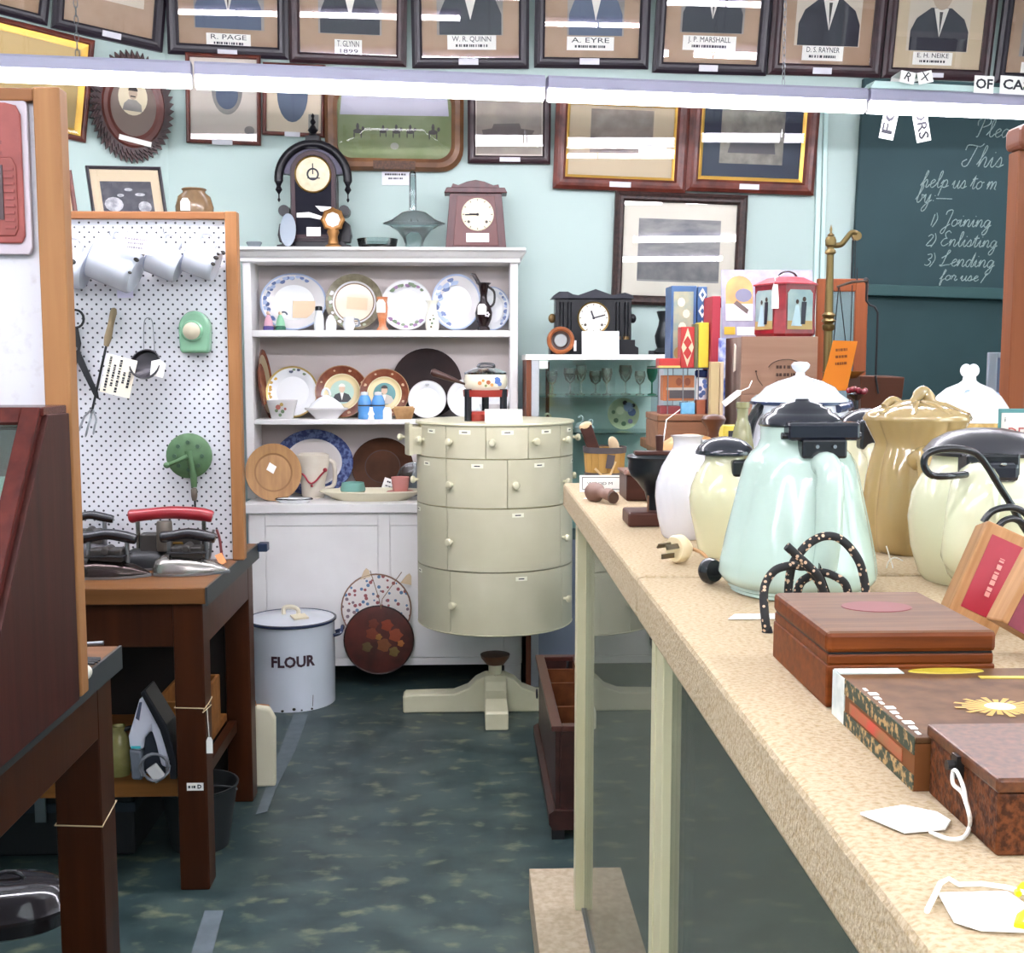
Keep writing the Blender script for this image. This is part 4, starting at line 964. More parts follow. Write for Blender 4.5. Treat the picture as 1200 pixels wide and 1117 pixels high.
b = B(); b.lathe([(0, 0), (.006, 0), (.0085, .012), (.009, .03), (.006, .036), (0, .036)], 12, TM(5 * k, -.034, -78 * k)); b.out('chuck', mat('rusty steel', '#6b6258', .5, metal=.5), t, smooth=True)
b = B(); b.cyl(.003, -.04, 0, 8, TM(5.5 * k, -.034, -78 * k)); b.out('spindle', BLACKM, t)

# ================================================================ objects behind the pegboard
zcb = aY(150, 254, 3.8).z
cub = thing('corner_cupboard', 'plain brown cupboard mostly hidden behind the white pegboard', 'cupboard', (-1.42, 4.02, 0), 18)
b = B(); b.box(-.5, .5, -.2, .2, 0, zcb - .02); b.out('carcass', BENCHW, cub, bevel=.004)
b = B(); b.box(-.51, .51, -.21, .21, zcb - .02, zcb); b.out('top', BENCHW, cub, bevel=.004)
b = B(); b.box(-.48, -.005, -.215, -.2, .08, zcb - .06); d = b.out('door', BENCHW, cub, bevel=.003); b = B(); b.sph((-.03, -.22, .9), .013, 10, 6); b.out('knob', BRASS, d, smooth=True)
b = B(); b.box(.005, .48, -.215, -.2, .08, zcb - .06); d = b.out('door', BENCHW, cub, bevel=.003); b = B(); b.sph((.03, -.22, .9), .013, 10, 6); b.out('knob', BRASS, d, smooth=True)
def lean(name, label, bl, br, hpx, Y, rz, fw, fmat, board, art=None, plate=None, tilt=-10, depth=.016):
    C = aY((bl[0] + br[0]) / 2, bl[1], Y); C.z = zcb + .002
    t = picture(name, label, (bl[0], bl[1]), (br[0], br[1]), hpx, ((C.x, C.y, 0), rz), fw, fmat, board, tilt, depth, art=art, plate=plate)
    t.location.z = zcb + .003; return t
def tree_art(t, k, y, w, h):
    b = B(); y0_ = y; b.use(mat('dark tree photo', '#2f2e3d', .7, col2='#55525c', scale=45, lo=.4, hi=.75)).rect(-30 * k, 30 * k, 10 * k, 52 * k, y)
    bl = mat('blossom print', '#c5c4c8', .7, col2='#8b8a92', scale=60)
    for (x, z, a, c) in ((-17, 14, 11, 9), (19, 11, 8, 7), (2, 32, 5, 2), (-8, 25, 4, 2), (15, 26, 6, 2)): b.use(bl).disc(x * k, (z + 10) * k, a * k, c * k, y - .0008, 12)
    b.use(BEIGE).rect(-20 * k, 18 * k, 57 * k, 64 * k, y - .0003); b.out('print', None, t, fix=False)
lean('framed_photograph', 'thin black framed tree photograph leaning above the pegboard', (110, 247), (198, 247), 70, 4.02, 30, 3.5, FRAMEB, BEIGE, tree_art)
lean('framed_picture', 'light brown picture frame edge showing beside the notice board', (44, 247), (92, 247), 58, 3.86, 30, 5, FRAMER, BEIGE)
p = aY(228, 247, 4.10)
zj = zcb
t = thing('stoneware_jar', 'round brown stoneware jar with a white tag above the pegboard', 'jar', (p.x, p.y, zcb)); k = mpp(4.1)
r = 21.5 * k
b = B(); b.lathe([(0, 0), (r * .72, 0), (r * .97, .035), (r, .07), (r * .85, .105), (r * .6, .118), (r * .58, .124), (r * .66, .130), (r * .6, .133), (r * .5, .128), (0, .06)], 28); b.out('body', mat('brown stoneware glaze', '#6d5740', .2, col2='#85684a', scale=14), t, smooth=True)
b = B(); b.prism([(-.016, .05), (.016, .05), (.016, .08), (.008, .092), (-.008, .092), (-.016, .08)], -r - .004, -r - .002, TM(-5 * k)); b.out('tag', PAPER, t)

# ================================================================ sloping display case on the near bench
CZ0 = T2Z + .001
cx1 = aZ(80, 833, T2Z).x; cy1 = BRDY - .03
case = thing('display_case', 'dark mahogany sloping glass-topped display case on the near left bench', 'display case', (cx1 - .4, 1.55, CZ0))
def cs(b, n_, m=DARKW, bevel=.002, **kk): o = b.out(n_, m, case, bevel=bevel, **kk); o.location = (-(cx1 - .4), -1.55, -CZ0); return o
ztc = aY(70, 484, cy1).z; yf = 1.30
zfr = CZ0 + .07
def yzprism(b, pts, x0, x1): b.add([(x0, p[0], p[1]) for p in pts] + [(x1, p[0], p[1]) for p in pts], [tuple(range(len(pts))), tuple(range(2 * len(pts) - 1, len(pts) - 1, -1))] + [(i, (i + 1) % len(pts), (i + 1) % len(pts) + len(pts), i + len(pts)) for i in range(len(pts))])
pa = aX(57, 486, cx1); pb = aX(21, 649, cx1); sl = (pa.z - pb.z) / (pa.y - pb.y)
yf = pa.y - (pa.z - (CZ0 + .06)) / sl
side = [(yf, CZ0), (cy1, CZ0), (cy1, ztc), (pa.y, pa.z), (yf, CZ0 + .06)]
b = B(); yzprism(b, side, cx1 - .018, cx1); cs(b, 'side_panel')
b = B(); yzprism(b, side, cx1 - .80, cx1 - .782); cs(b, 'side_panel')
b = B(); b.box(cx1 - .782, cx1 - .018, cy1 - .016, cy1, CZ0, ztc); cs(b, 'back_panel', mat('case back', '#4a3530', .6))
b = B(); b.box(cx1 - .782, cx1 - .018, yf, yf + .016, CZ0, CZ0 + .06); cs(b, 'front_rail')
b = B(); b.box(cx1 - .782, cx1 - .018, yf + .016, cy1 - .016, CZ0, CZ0 + .012); cs(b, 'floor', mat('case felt', '#7b8079', .9))
# hinged lid lying on the slope
sang = math.degrees(math.atan2(pa.z - (CZ0 + .06), pa.y - yf)); LL = math.hypot(pa.z - (CZ0 + .06), pa.y - yf)
lidM = TM(cx1 - .40, yf, CZ0 + .062, rx=sang)
fw_ = .028
b = B(); 
for (x0, x1, v0, v1) in ((-.405, -.405 + fw_, 0, LL), (.392 - fw_, .392, 0, LL), (-.405 + fw_, .392 - fw_, 0, fw_), (-.405 + fw_, .392 - fw_, LL - fw_, LL)): b.box(x0, x1, v0, v1, 0, .018, lidM)
lid = cs(b, 'lid_frame', wood('lid mahogany', '#56241f', '#3a1715', 'y', .25))
b = B(); b.box(-.405 + fw_, .392 - fw_, fw_, LL - fw_, .006, .010, lidM); cs(b, 'lid_glass', GLASS, 0)
b = B(); b.box(cx1 - .805, cx1 - .004, pa.y - .012, cy1 + .0, max(ztc, pa.z) - .002, max(ztc, pa.z) + .012); cs(b, 'top_board', MATS['lid mahogany'])
# sloping display tray inside with cards
b = B(); trM = TM(cx1 - .40, yf + .03, CZ0 + .03, rx=sang - 4); b.box(-.36, .36, 0, LL - .06, -.006, 0, trM); cs(b, 'display_tray', mat('grey felt tray', '#8c9490', .9), 0)
for i, (x, v, w, h, c) in enumerate(((.20, .02, .13, .07, '#d9e2c8'), (.19, .11, .15, .09, '#dfe3dc'), (.21, .215, .14, .022, '#e9e7e6'), (.20, .26, .05, .02, '#c8b88e'), (-.02, .05, .14, .1, '#e4e0d2'))):
    b = B(); b.box(x - w / 2, x + w / 2, v, v + h, .001, .003, trM); o = cs(b, 'exhibit_card', mat('exhibit %d' % i, c, .8, col2='#b5c0c0' if i == 1 else None, scale=12), 0)
    if i == 0: b = B(); b.sph((.14, .05, .006), (.03, .022, .006), 12, 6, trM); cs(b, 'yellow_badge', mat('yellow badge', '#d3c33f', .5), 0)

# brush and ball on the near bench behind the board
k = mpp(2.15); p = aZ(96, 782, T2Z)
t = thing('clothes_brush', 'black bristle brush lying on the near bench behind the oak stile', 'brush', (p.x - .03, p.y, T2Z + .001))
b = B(); b.lathe([(0, 0), (.034, .0), (.038, .012), (.034, .03), (0, .036)], 20); b.out('body', BLACKM, t, smooth=True)
b = B()
for a in (-28, -8, 12, 32): b.tube([(.03 * math.cos(R(a)), .03 * math.sin(R(a)), .012), (.062 * math.cos(R(a * .6)), .062 * math.sin(R(a * .6)), .010)], .0028, 6)
b.out('bristle_tuft', BLACKM, t)
b = B(); b.tube([(-.03, .03, .032), (.06, .035, .036)], .004, 8); b.out('handle', STEEL, t)
b = B(); p = aZ(99, 797, T2Z); b.sph((0, 0, .014), .014, 16, 10); o = b.out('white_ball', mat('ivory ball', '#e2e0d2', .3), None, smooth=True); at(o, (p.x, p.y, T2Z)); tag(o, 'small ivory white ball on the near bench edge', 'ball')
# ================================================================ crockery on the dresser
KD = mpp(5.02)
PORC = mat('white porcelain', '#eef0f2', .12, coat=.4); PORCG = mat('grey white porcelain', '#d9d6d6', .15, coat=.3)
def plate(label, cx, r, z, bands, Y=None, sx=1.0, lean=11, rz=0, motifs=(), name='plate', cat='plate', group='plates standing on the dresser', deep=.018, dx=0.0):
    """bands: (outer fraction, material) from the centre outwards"""
    R0 = r * KD
    Yc = (YBK - .012 - 2 * R0 * math.sin(R(lean)) - deep) if Y is None else Y
    p = aY(cx, 450, Yc)
    t = thing(name, label, cat, (p.x + dx, Yc, z), rz, group, rx=-lean)
    def zz(f): return 0.0 if f <= .62 else deep * ((f - .62) / .38) ** .8
    b = B(); M = TM(0, 0, R0, rx=90) @ Matrix.Diagonal((sx, 1, 1, 1)); f0 = 0.0
    for (f1, m) in bands:
        b.use(m); n = 3 if f1 > .62 else 2
        b.lathe([(R0 * (f0 + (f1 - f0) * i / n), zz(f0 + (f1 - f0) * i / n)) for i in range(n + 1)], 40, M); f0 = f1
    b.use(bands[-1][1]); b.lathe([(R0, deep), (R0 * 1.005, deep - .002), (R0 * .62, -.008), (0, -.008)], 40, M)
    body = b.out('dish', None, t, smooth=True, ang=60)
    if motifs:
        b = B()
        for (a, f, s, m) in motifs:
            b.use(m).disc(R0 * f * math.cos(R(a)) * sx, R0 + R0 * f * math.sin(R(a)), s * KD, s * KD * .8, -zz(f) - .0016, 8)
        b.out('painted_motif', None, body, fix=False)['kind'] = 'stuff'
    return t
rnd = random.Random(3)
BLU = mat('cobalt print', '#5c6f9e', .3); BLU2 = mat('pale blue print', '#9fb0d0', .3); PUR = mat('purple flower', '#8d6a92', .3); LEAF = mat('leaf print', '#6d8263', .3)
NOTE = mat('tan note card', '#dcc3a4', .8)
def ringm(n, f, s, ms, a0=0, a1=360, jit=.05): return [(a0 + (a1 - a0) * (i + .5) / n + rnd.uniform(-4, 4), f + rnd.uniform(-jit, jit), s * rnd.uniform(.7, 1.2), ms[i % len(ms)]) for i in range(n)]
t = plate('oval white platter with blue edge motifs, leftmost on the top dresser shelf', 345, 33.5, SH1, [(.62, PORC), (.95, PORCG), (1, BLU2)], sx=1.14, motifs=ringm(26, .84, 3.2, [BLU, BLU2], 60, 235), name='platter', cat='platter')
b = B(); b.box(-1 * KD, 25 * KD, -.004, -.0025, 15 * KD, 35 * KD); b.out('note_card', NOTE, t)
OLV = mat('olive brown rim', '#6b6450', .25, col2='#857c66', scale=40)
t = plate('cream plate with dark olive rim on the top dresser shelf', 416, 33, SH1, Y=5.012, bands=[(.66, mat('cream glaze', '#ded7c2', .15, coat=.3)), (.70, mat('brown line', '#80664f', .3)), (.76, PORCG), (1, OLV)], motifs=ringm(12, .88, 3.0, [PORCG, mat('dull green', '#8c9678', .3)], 150, 300))
b = B(); b.box(-11 * KD, 13 * KD, -.003, -.0016, 25 * KD, 39 * KD, TM(ry=4)); b.out('note_card', NOTE, t)
plate('white plate with purple flower sprays on the top dresser shelf', 477, 30, SH1, [(.62, PORC), (.97, PORC), (1, PORCG)], motifs=ringm(9, .84, 3.4, [LEAF, PUR, LEAF], 40, 140) + ringm(9, .84, 3.2, [PUR, LEAF], 220, 320))
plate('white plate with large pale blue scene beside the brown ewer', 535, 33, SH1, [(.62, PORC), (.94, PORCG), (1, BLU2)], Y=5.01, sx=.86, motifs=ringm(22, .78, 4.6, [BLU2, BLU, BLU2, PORC], 95, 250, .1))
plate('blue sprigged plate behind the brown ewer at the right end', 577, 26, SH1, [(.62, PORC), (.95, PORC), (1, BLU2)], Y=5.06, motifs=ringm(10, .84, 3, [BLU, BLU2], -60, 60), sx=.8)
# small things on the top shelf
def small(name, label, cat, px, z, Y=4.972, rz=0, group='small ornaments on the dresser'): p = aY(px, 450, Y); return thing(name, label, cat, (p.x, Y, z), rz, group)
def lat(t, nm, prof, m, n=20, M=None, par=None): b = B(); b.lathe([(r * KD, h * KD) for r, h in prof], n, M); return b.out(nm, m, par or t, smooth=True)
for px, c1, c2, lab in ((316, '#d7a3b4', '#5a4f8c', 'pink and purple'), (330, '#8fcaa4', '#35705a', 'green')):
    t = small('figurine', 'tiny %s lady figurine on the top dresser shelf' % lab, 'figurine', px, SH1)
    lat(t, 'skirt', [(0, 0), (6, 0), (6, 4), (5, 5), (0, 5)], mat('fig ' + c2, c2, .4))
    lat(t, 'torso', [(0, 5), (5.5, 5), (4.5, 11), (2.5, 16), (1.2, 18), (0, 18)], mat('fig ' + c1, c1, .4))
    b = B(); b.sph((0, 0, 19.5 * KD), 2.4 * KD, 10, 7); b.out('head', mat('fig skin', '#e4c3ac', .5), t, smooth=True)
    if px == 330: b = B(); b.tube([(x * KD, 0, z * KD) for x, z in arc(4, 17, 4, 150, 10, 6)], 1 * KD, 6); b.out('parasol_hook', mat('dark line', '#55616a', .5), t)
t = small('salt_shaker', 'white glass salt shaker with a black cap on the top dresser shelf', 'shaker', 375, SH1)
lat(t, 'body', [(0, 0), (5.6, 0), (6, 3), (5.6, 14), (4, 20), (3.8, 23), (0, 23)], PORC); lat(t, 'cap', [(0, 22.5), (4.2, 22.5), (4.2, 26.5), (3, 27.5), (0, 27.5)], BLACK)
t = small('pepper_pot', 'squat white pepper pot beside the salt shaker', 'pepper pot', 389, SH1)
lat(t, 'body', [(0, 0), (6.2, 0), (6.4, 8), (5, 13), (0, 13)], PORC); lat(t, 'cap', [(0, 12.5), (4.6, 12.5), (3.2, 16), (1, 18), (0, 18)], PORCG)
t = small('cream_jug', 'tiny white cream jug in front of the olive rimmed plate', 'jug', 410, SH1)
lat(t, 'body', [(0, 0), (5, 0), (7.5, 6), (6, 11), (6.5, 15), (5.5, 15), (5, 11), (0, 4)], PORC)
b = B(); b.tube(smooth_path([(6 * KD, 0, 13 * KD), (11 * KD, 0, 12 * KD), (11 * KD, 0, 6 * KD), (7 * KD, 0, 5 * KD)], 4), 1 * KD, 6); b.out('handle', mat('grey handle', '#7d8794', .3), t, smooth=True)
t = small('orange_vase', 'small orange footed vase with a white paper tag', 'vase', 449, SH1)
lat(t, 'body', [(0, 0), (7, 0), (6.4, 2), (4.2, 5), (4.2, 9), (6, 18), (6.5, 26), (5.6, 32), (6.6, 38), (5.6, 38), (4.6, 32), (0, 30)], mat('orange glaze', '#c9784c', .2, col2='#d99a78', scale=30))
b = B(); b.prism([(-5 * KD, 0), (5 * KD, 0), (5 * KD, 11 * KD), (2.5 * KD, 15 * KD), (-2.5 * KD, 15 * KD), (-5 * KD, 11 * KD)], -7.6 * KD, -7.2 * KD, TM(-1 * KD, 0, 20 * KD)); b.out('tag', PAPER, t)
t = small('white_vase', 'small cream vase with printed sprig in front of the blue plates', 'vase', 507, SH1)
lat(t, 'body', [(0, 0), (7, 0), (8, 4), (7.6, 16), (5.2, 24), (5.2, 30), (8, 34), (7, 34), (4, 30), (0, 26)], mat('cream porcelain', '#f1eedd', .15, coat=.3))
b = B()
for (x, z, s, m) in ((0, 8, 1.5, LEAF), (-2, 12, 1.2, mat('dark sprig', '#655a3c', .4)), (2, 13, 1.3, LEAF), (1, 17, 1.1, MATS['dark sprig']), (-1, 4, 1.3, MATS['dark sprig'])): b.use(m).disc(x * KD, z * KD, s * KD, s * KD, -8.3 * KD, 7)
b.out('sprig', None, t, fix=False)
t = small('ewer', 'dark brown ewer with a long neck and white tag on the top shelf', 'ewer', 567, SH1)
DBR = mat('dark brown glaze', '#1f1012', .2, spec=.4)
lat(t, 'body', [(0, 0), (7.5, 0), (7, 3), (5.5, 5), (9, 13), (10, 20), (8, 28), (4.2, 34), (3.8, 40), (5.6, 51), (9, 54), (7.5, 54.5), (3, 50), (0, 45)], DBR)
b = B(); b.tube(smooth_path([(-5 * KD, 0, 53 * KD), (-9 * KD, 0, 60 * KD), (-12 * KD, 0, 64 * KD), (-15 * KD, 0, 64 * KD)], 4), [2.2 * KD] * 8 + [1 * KD] * 5, 6); b.out('spout', DBR, t, smooth=True)
b = B(); b.tube(smooth_path([(5 * KD, 0, 50 * KD), (12 * KD, 0, 44 * KD), (12 * KD, 0, 32 * KD), (8 * KD, 0, 27 * KD)], 4), 1.3 * KD, 6); b.out('handle', DBR, t, smooth=True)
b = B(); b.prism([(-5 * KD, 0), (5 * KD, 0), (5 * KD, 9 * KD), (2.5 * KD, 12 * KD), (-3 * KD, 12 * KD), (-5 * KD, 9 * KD)], -10.6 * KD, -10.2 * KD, TM(-2 * KD, 0, 18 * KD)); b.out('tag', PAPER, t)
b = B(); b.use(mat('pale flower', '#d9d3d6', .4)); [b.disc((4 + 2 * math.cos(a)) * KD, (18 + 2 * math.sin(a)) * KD, 1.2 * KD, 1.2 * KD, -10.3 * KD, 7) for a in (0, 1.3, 2.6, 3.9, 5.2)]; b.out('painted_flower', None, t, fix=False)

# second shelf
RBR = mat('red brown rim', '#6e3a2c', .25, col2='#8a4f38', scale=30); IVORY = mat('ivory glaze', '#d8c594', .2, coat=.3); TEAL = mat('teal ground', '#3f7f80', .3); MINTG = mat('mint ground', '#a9c6b6', .3)
t = plate('red brown patterned plate standing edge-on against the left dresser side', 305, 40, SH2, [(.6, RBR), (.85, mat('tan rim', '#a89476', .3)), (1, RBR)], Y=5.02, rz=78, lean=6, dx=.026, sx=.46)
plate('white plate with gold edge behind the flowered cup', 342, 30.5, SH2, [(.62, PORC), (.93, PORC), (1, mat('gilt edge', '#c7ac6b', .3, metal=.4))], motifs=ringm(6, .86, 2.6, [GOLD, mat('gold dot', '#c9a55a', .4)], 140, 200) + ringm(4, .84, 2.4, [LEAF, mat('navy leaf', '#47516a', .4)], 55, 100))
t = small('flowered_cup', 'white tapered cup with a red rose print on the second dresser shelf', 'cup', 330, SH2, 4.975)
lat(t, 'body', [(0, 0), (12, 0), (13, 2), (18, 22), (17, 22), (12, 3), (0, 3)], PORCG, 28, Matrix.Diagonal((1, .58, 1, 1)))
b = B(); [b.use(m).disc(x * KD, z * KD, s * KD, s * KD, -(7.6 + z * .152) * KD, 8) for x, z, s, m in ((-3, 14, 3, mat('rose print', '#a9655c', .4)), (1, 17, 2.2, mat('gold leaf print', '#b39a5a', .4)), (2, 9, 2.2, LEAF), (-5, 10, 2, LEAF), (5, 12, 1.6, MATS['rose print']), (-1, 5, 2, LEAF))]; b.out('rose_print', None, t, fix=False)
t = small('tureen', 'small white lidded tureen on the second dresser shelf', 'tureen', 382, SH2, 4.972)
OV = Matrix.Diagonal((1, .42, 1, 1)); lat(t, 'bowl', [(0, 0), (13, 0), (14, 2), (21, 9), (25, 11), (25, 13), (20, 12), (0, 4)], PORCG, 28, OV); l = lat(t, 'lid', [(0, 28), (3, 27), (9, 24), (17, 18), (20.5, 13), (0, 13)], PORC, 28, OV)
b = B(); b.tube([(x * KD, 0, z * KD) for x, z in arc(0, 27, 4.5, 0, 180, 8, 8)], 1.6 * KD, 6); b.out('lid_handle', PORC, l, smooth=True)
def face_plate(cx, r, label, ground, coat_, dark, Y_):
    t = plate(label, cx, r, SH2, [(.45, ground), (.66, IVORY), (.70, mat('cream line', '#e6d9ae', .3)), (.97, RBR), (1, mat('tan edge', '#a9825e', .3))], Y=Y_, motifs=ringm(8, .84, 2.0, [mat('rim dot', '#c8a27c', .4)], 0, 360, .01))
    R0 = r * KD; b = B()
    b.use(coat_).flat([(x * KD, R0 + z * KD) for x, z in ((-11, -9), (-7, -12), (7, -12), (11, -8), (8, -3), (3, -1), (-3, -1), (-8, -3))], -.003)
    b.use(SHIRT).flat([(-2.2 * KD, R0 - 1 * KD), (2.2 * KD, R0 - 1 * KD), (0, R0 - 10 * KD)], -.0034); b.use(mat('face print', '#d3b79c', .5)).disc(0, R0 + 4 * KD, 3.6 * KD, 5 * KD, -.0037, 12)
    b.use(dark).flat([(p[0] * KD, R0 + 6 * KD + p[1] * KD) for p in arc(0, 0, 4, 0, 180, 8, 4)], -.004); b.out('portrait_print', None, t, fix=False); return t
face_plate(400, 31, 'brown rimmed portrait plate with a man in a dark coat', MINTG, mat('black coat', '#24252b', .4), SHIRT, 5.036)
face_plate(450, 29, 'brown rimmed portrait plate on teal behind the blue bottles', TEAL, mat('grey gown', '#b9b4a8', .4), HAIR, 5.014)
BLUEG = mat('sky blue glass', '#5b9ad8', .15, coat=.3)
for i, (px, lab) in enumerate(((427, 'left'), (443, 'right'))):
    t = small('blue_bottle', 'sky blue figure bottle, %s one of the touching pair' % lab, 'bottle', px, SH2, 4.958, group='pair of blue bottles')
    lat(t, 'body', [(0, 0), (7.6, 0), (7.9, 4), (7, 6), (7.9, 10), (7.7, 20), (5.5, 26), (3.6, 28), (0, 28)], BLUEG)
    lat(t, 'stopper', [(0, 27.5), (4.4, 27.5), (4.2, 31), (0, 32)], PORC)
    lat(t, 'band', [(7.8, 15), (8.0, 15.8), (7.8, 16.6)], INK)
for px, lab in ((435, 'between the blue bottles'), (453.5, 'right of the blue bottles')):
    t = small('price_tag', 'white price tag hanging in front, %s' % lab, 'tag', px, SH2, 4.922 + .012, group='white tags on the second shelf')
    b = B(); b.prism([(x * KD, z * KD) for x, z in ((-5, 0), (5, 0), (5, 10), (3, 14), (-3, 14), (-5, 10))], 0, .0012, TM(rx=-6)); b.out('tag', PAPER, t)
t = small('wooden_boat', 'small carved wooden boat-shaped box on the second dresser shelf', 'box', 473, SH2, 4.953)
b = B(); b.add([(x * KD, y * KD, z * KD) for x, y, z in ((-9, -5, 0), (9, -5, 0), (9, 5, 0), (-9, 5, 0), (-13, -6, 13), (13, -6, 13), (13, 6, 13), (-13, 6, 13))], [(3, 2, 1, 0), (4, 5, 6, 7), (0, 1, 5, 4), (1, 2, 6, 5), (2, 3, 7, 6), (3, 0, 4, 7)]); b.out('hull', mat('carved wood', '#b48a5c', .6, col2='#9b7245', scale=30), t, bevel=.003)
b = B(); b.box(-11 * KD, 11 * KD, -5 * KD, 5 * KD, 13 * KD, 14.5 * KD); b.out('lid', mat('carved lid', '#c39a68', .6), t, bevel=.001)
DKT = mat('dark lacquer', '#1e1112', .5, col2='#291817', scale=6, spec=.15)
plate('very large dark lacquered round tray on the second dresser shelf', 500, 41, SH2, [(.8, DKT), (1, DKT)], lean=8, deep=.008, name='tray', cat='tray')
WPL = [(.62, PORC), (.95, PORC), (1, PORCG)]
plate('plain white plate with a small grey crest in front of the dark tray', 500.5, 22, SH2, WPL, Y=4.985, motifs=[(90, .8, 2.4, mat('grey crest', '#8f9396', .5))])
plate('plain white plate partly behind the fondue pot legs', 547, 23, SH2, WPL, Y=4.995)
plate('white plate rising behind the fondue pot', 572, 26, SH2, WPL, Y=5.035)
t = small('black_dish', 'small flat black dish between the white plates', 'dish', 527, SH2, 4.965)
lat(t, 'dish', [(0, 0), (11, 0), (12.5, 3), (11.5, 3), (0, 1.5)], BLACK)
t = small('gravy_boat', 'white gravy boat under the fondue pot on the second dresser shelf', 'gravy boat', 577, SH2, 4.965)
b = B(); b.lathe([(0, 0), (6 * KD, 0), (8 * KD, 2 * KD), (12 * KD, 12 * KD), (13 * KD, 17 * KD), (11 * KD, 16 * KD), (0, 5 * KD)], 24, Matrix.Diagonal((1.15, .7, 1, 1))); b.out('body', PORCG, t, smooth=True)
b = B(); b.tube(smooth_path([(12 * KD, 0, 14 * KD), (17 * KD, 0, 12 * KD), (15 * KD, 0, 5 * KD), (9 * KD, 0, 4 * KD)], 4), 1.2 * KD, 6); b.out('handle', PORCG, t, smooth=True)

# worktop level
ZW = dz_wt
BRW = mat('bread board wood', '#b28654', .6, col2='#a0754a', scale=8, stretch=(6, 1, 1))
t = plate('round pale carved bread board leaning at the left end of the worktop', 319, 33, ZW, [(.62, BRW), (.68, mat('carved groove', '#8f663e', .6)), (1, BRW)], Y=4.84, lean=15, rz=14, name='bread_board', cat='board', deep=.012, sx=.95)
b = B(); b.prism([(0, -7 * KD), (6 * KD, 0), (0, 7 * KD), (-6 * KD, 0)], -.003, -.0015, TM(-2 * KD, 0, 38 * KD, ry=-15)); b.out('white_label', PAPER, t)
NAVY = mat('navy transfer border', '#3a4470', .25, col2='#6474a0', scale=60, lo=.45, hi=.6)
plate('large oval blue-bordered meat platter at the back of the worktop', 365, 39, ZW, [(.66, mat('grey white glaze', '#cfc8c6', .15, coat=.3)), (.72, PORCG), (1, NAVY)], sx=1.2, lean=9, name='platter', cat='platter', deep=.014)  # greyish white centre inside the navy border
BRP = mat('brown wooden platter', '#4d2e1c', .55, col2='#3a2114', scale=8, spec=.15)
t = plate('dark brown carved wooden platter on the right of the worktop', 447, 34, ZW, [(.55, BRP), (.58, mat('dark groove', '#38221a', .6)), (1, BRP)], sx=1.07, lean=9, name='platter', cat='platter', deep=.012)
t = small('typed_card', 'tilted white typed card leaning on the brown wooden platter', 'card', 456, ZW, 4.99)
t.rotation_euler = (R(-14), R(18), 0); b = B(); b.box(-13 * KD, 13 * KD, 0, .0014, 7 * KD, 20 * KD); b.out('card', PAPER, t); text(t, '~P', 3.5 * KD, INK, TM(0, -.001, 16 * KD), width=18 * KD); text(t, '~M', 3 * KD, INK, TM(-3 * KD, -.001, 11 * KD), width=13 * KD)
t = small('milk_jug', 'tall cream helmet-shaped jug with red string trim on the worktop', 'jug', 365, ZW, 4.962)
CRJ = mat('cream crackle glaze', '#d9d2c4', .25, col2='#cfc5b4', scale=12)
lat(t, 'body', [(0, 0), (12, 0), (13.5, 4), (14, 18), (17, 30), (19.5, 42), (19, 50), (15, 52), (12, 50), (0, 48)], CRJ, 28, Matrix.Diagonal((1, .72, 1, 1)))
b = B(); b.tube(smooth_path([(14 * KD, 0, 44 * KD), (24 * KD, 0, 40 * KD), (24 * KD, 0, 16 * KD), (13 * KD, 0, 10 * KD)], 5), 2.6 * KD, 8); b.out('handle', CRJ, t, smooth=True)
b = B(); b.tube(smooth_path([(x * KD, -(12.8 - abs(x) * .3) * KD, z * KD) for x, z in ((-17, 28), (-12, 29), (-8, 26), (-4, 20), (0, 18), (5, 21), (10, 27), (15, 32))], 4), 1.1 * KD, 6); b.sph((15 * KD, -8.4 * KD, 33 * KD), 2.6 * KD, 8, 6); b.sph((0, -11 * KD, 15 * KD), 1.6 * KD, 8, 6); b.out('red_trim', mat('red ribbon', '#9c2f3c', .6), t, smooth=True)
t = small('small_dish', 'small white and black dish lying at the left front of the worktop', 'dish', 342, ZW, 4.795)
lat(t, 'dish', [(0, 0), (16, 0), (21, 3.5), (20, 4.5), (15, 2.5), (0, 2)], PORC, 28, Matrix.Diagonal((1, .5, 1, 1))); lat(t, 'black_rim', [(20, 3.2), (21.6, 3.6), (20.6, 5), (19.6, 4.4)], BLACK, 28, Matrix.Diagonal((1, .5, 1, 1)))
t = small('oval_tray', 'long cream oval platter lying flat on the worktop carrying cups', 'platter', 434, ZW, 4.88)
b = B(); b.lathe([(0, 0), (40 * KD, 0), (52 * KD, 6 * KD), (60 * KD, 10 * KD), (59 * KD, 11.5 * KD), (50 * KD, 8 * KD), (38 * KD, 2 * KD), (0, 2 * KD)], 40, Matrix.Diagonal((1, .42, 1, 1))); b.out('dish', mat('cream platter glaze', '#ddd7bd', .2, coat=.3), t, smooth=True)
t = small('green_bowl', 'small teal and brown bowl on the oval platter', 'bowl', 412, ZW + 3 * KD, 4.88)
lat(t, 'bowl', [(0, 0), (9, 0), (12, 3), (14, 8), (12, 9), (0, 4)], mat('brown green glaze', '#8a9378', .25), 24); lat(t, 'rim_band', [(14, 7.5), (14.4, 9), (12.5, 17), (11.5, 17), (12, 9)], mat('teal glaze', '#7fb3a8', .2), 24)
t = small('pink_cup', 'pink cup standing on a pink saucer on the oval platter', 'cup', 468, ZW + 6 * KD, 4.88)
PNK = mat('pink glaze', '#d9968f', .25); lat(t, 'saucer', [(0, 0), (8, 0), (16, 3), (15, 4), (8, 1.5), (0, 1.5)], PNK, 24); lat(t, 'cup', [(0, 1.5), (7, 1.5), (9, 7), (10.5, 20), (9.5, 20), (8, 8), (0, 5)], PNK, 24)
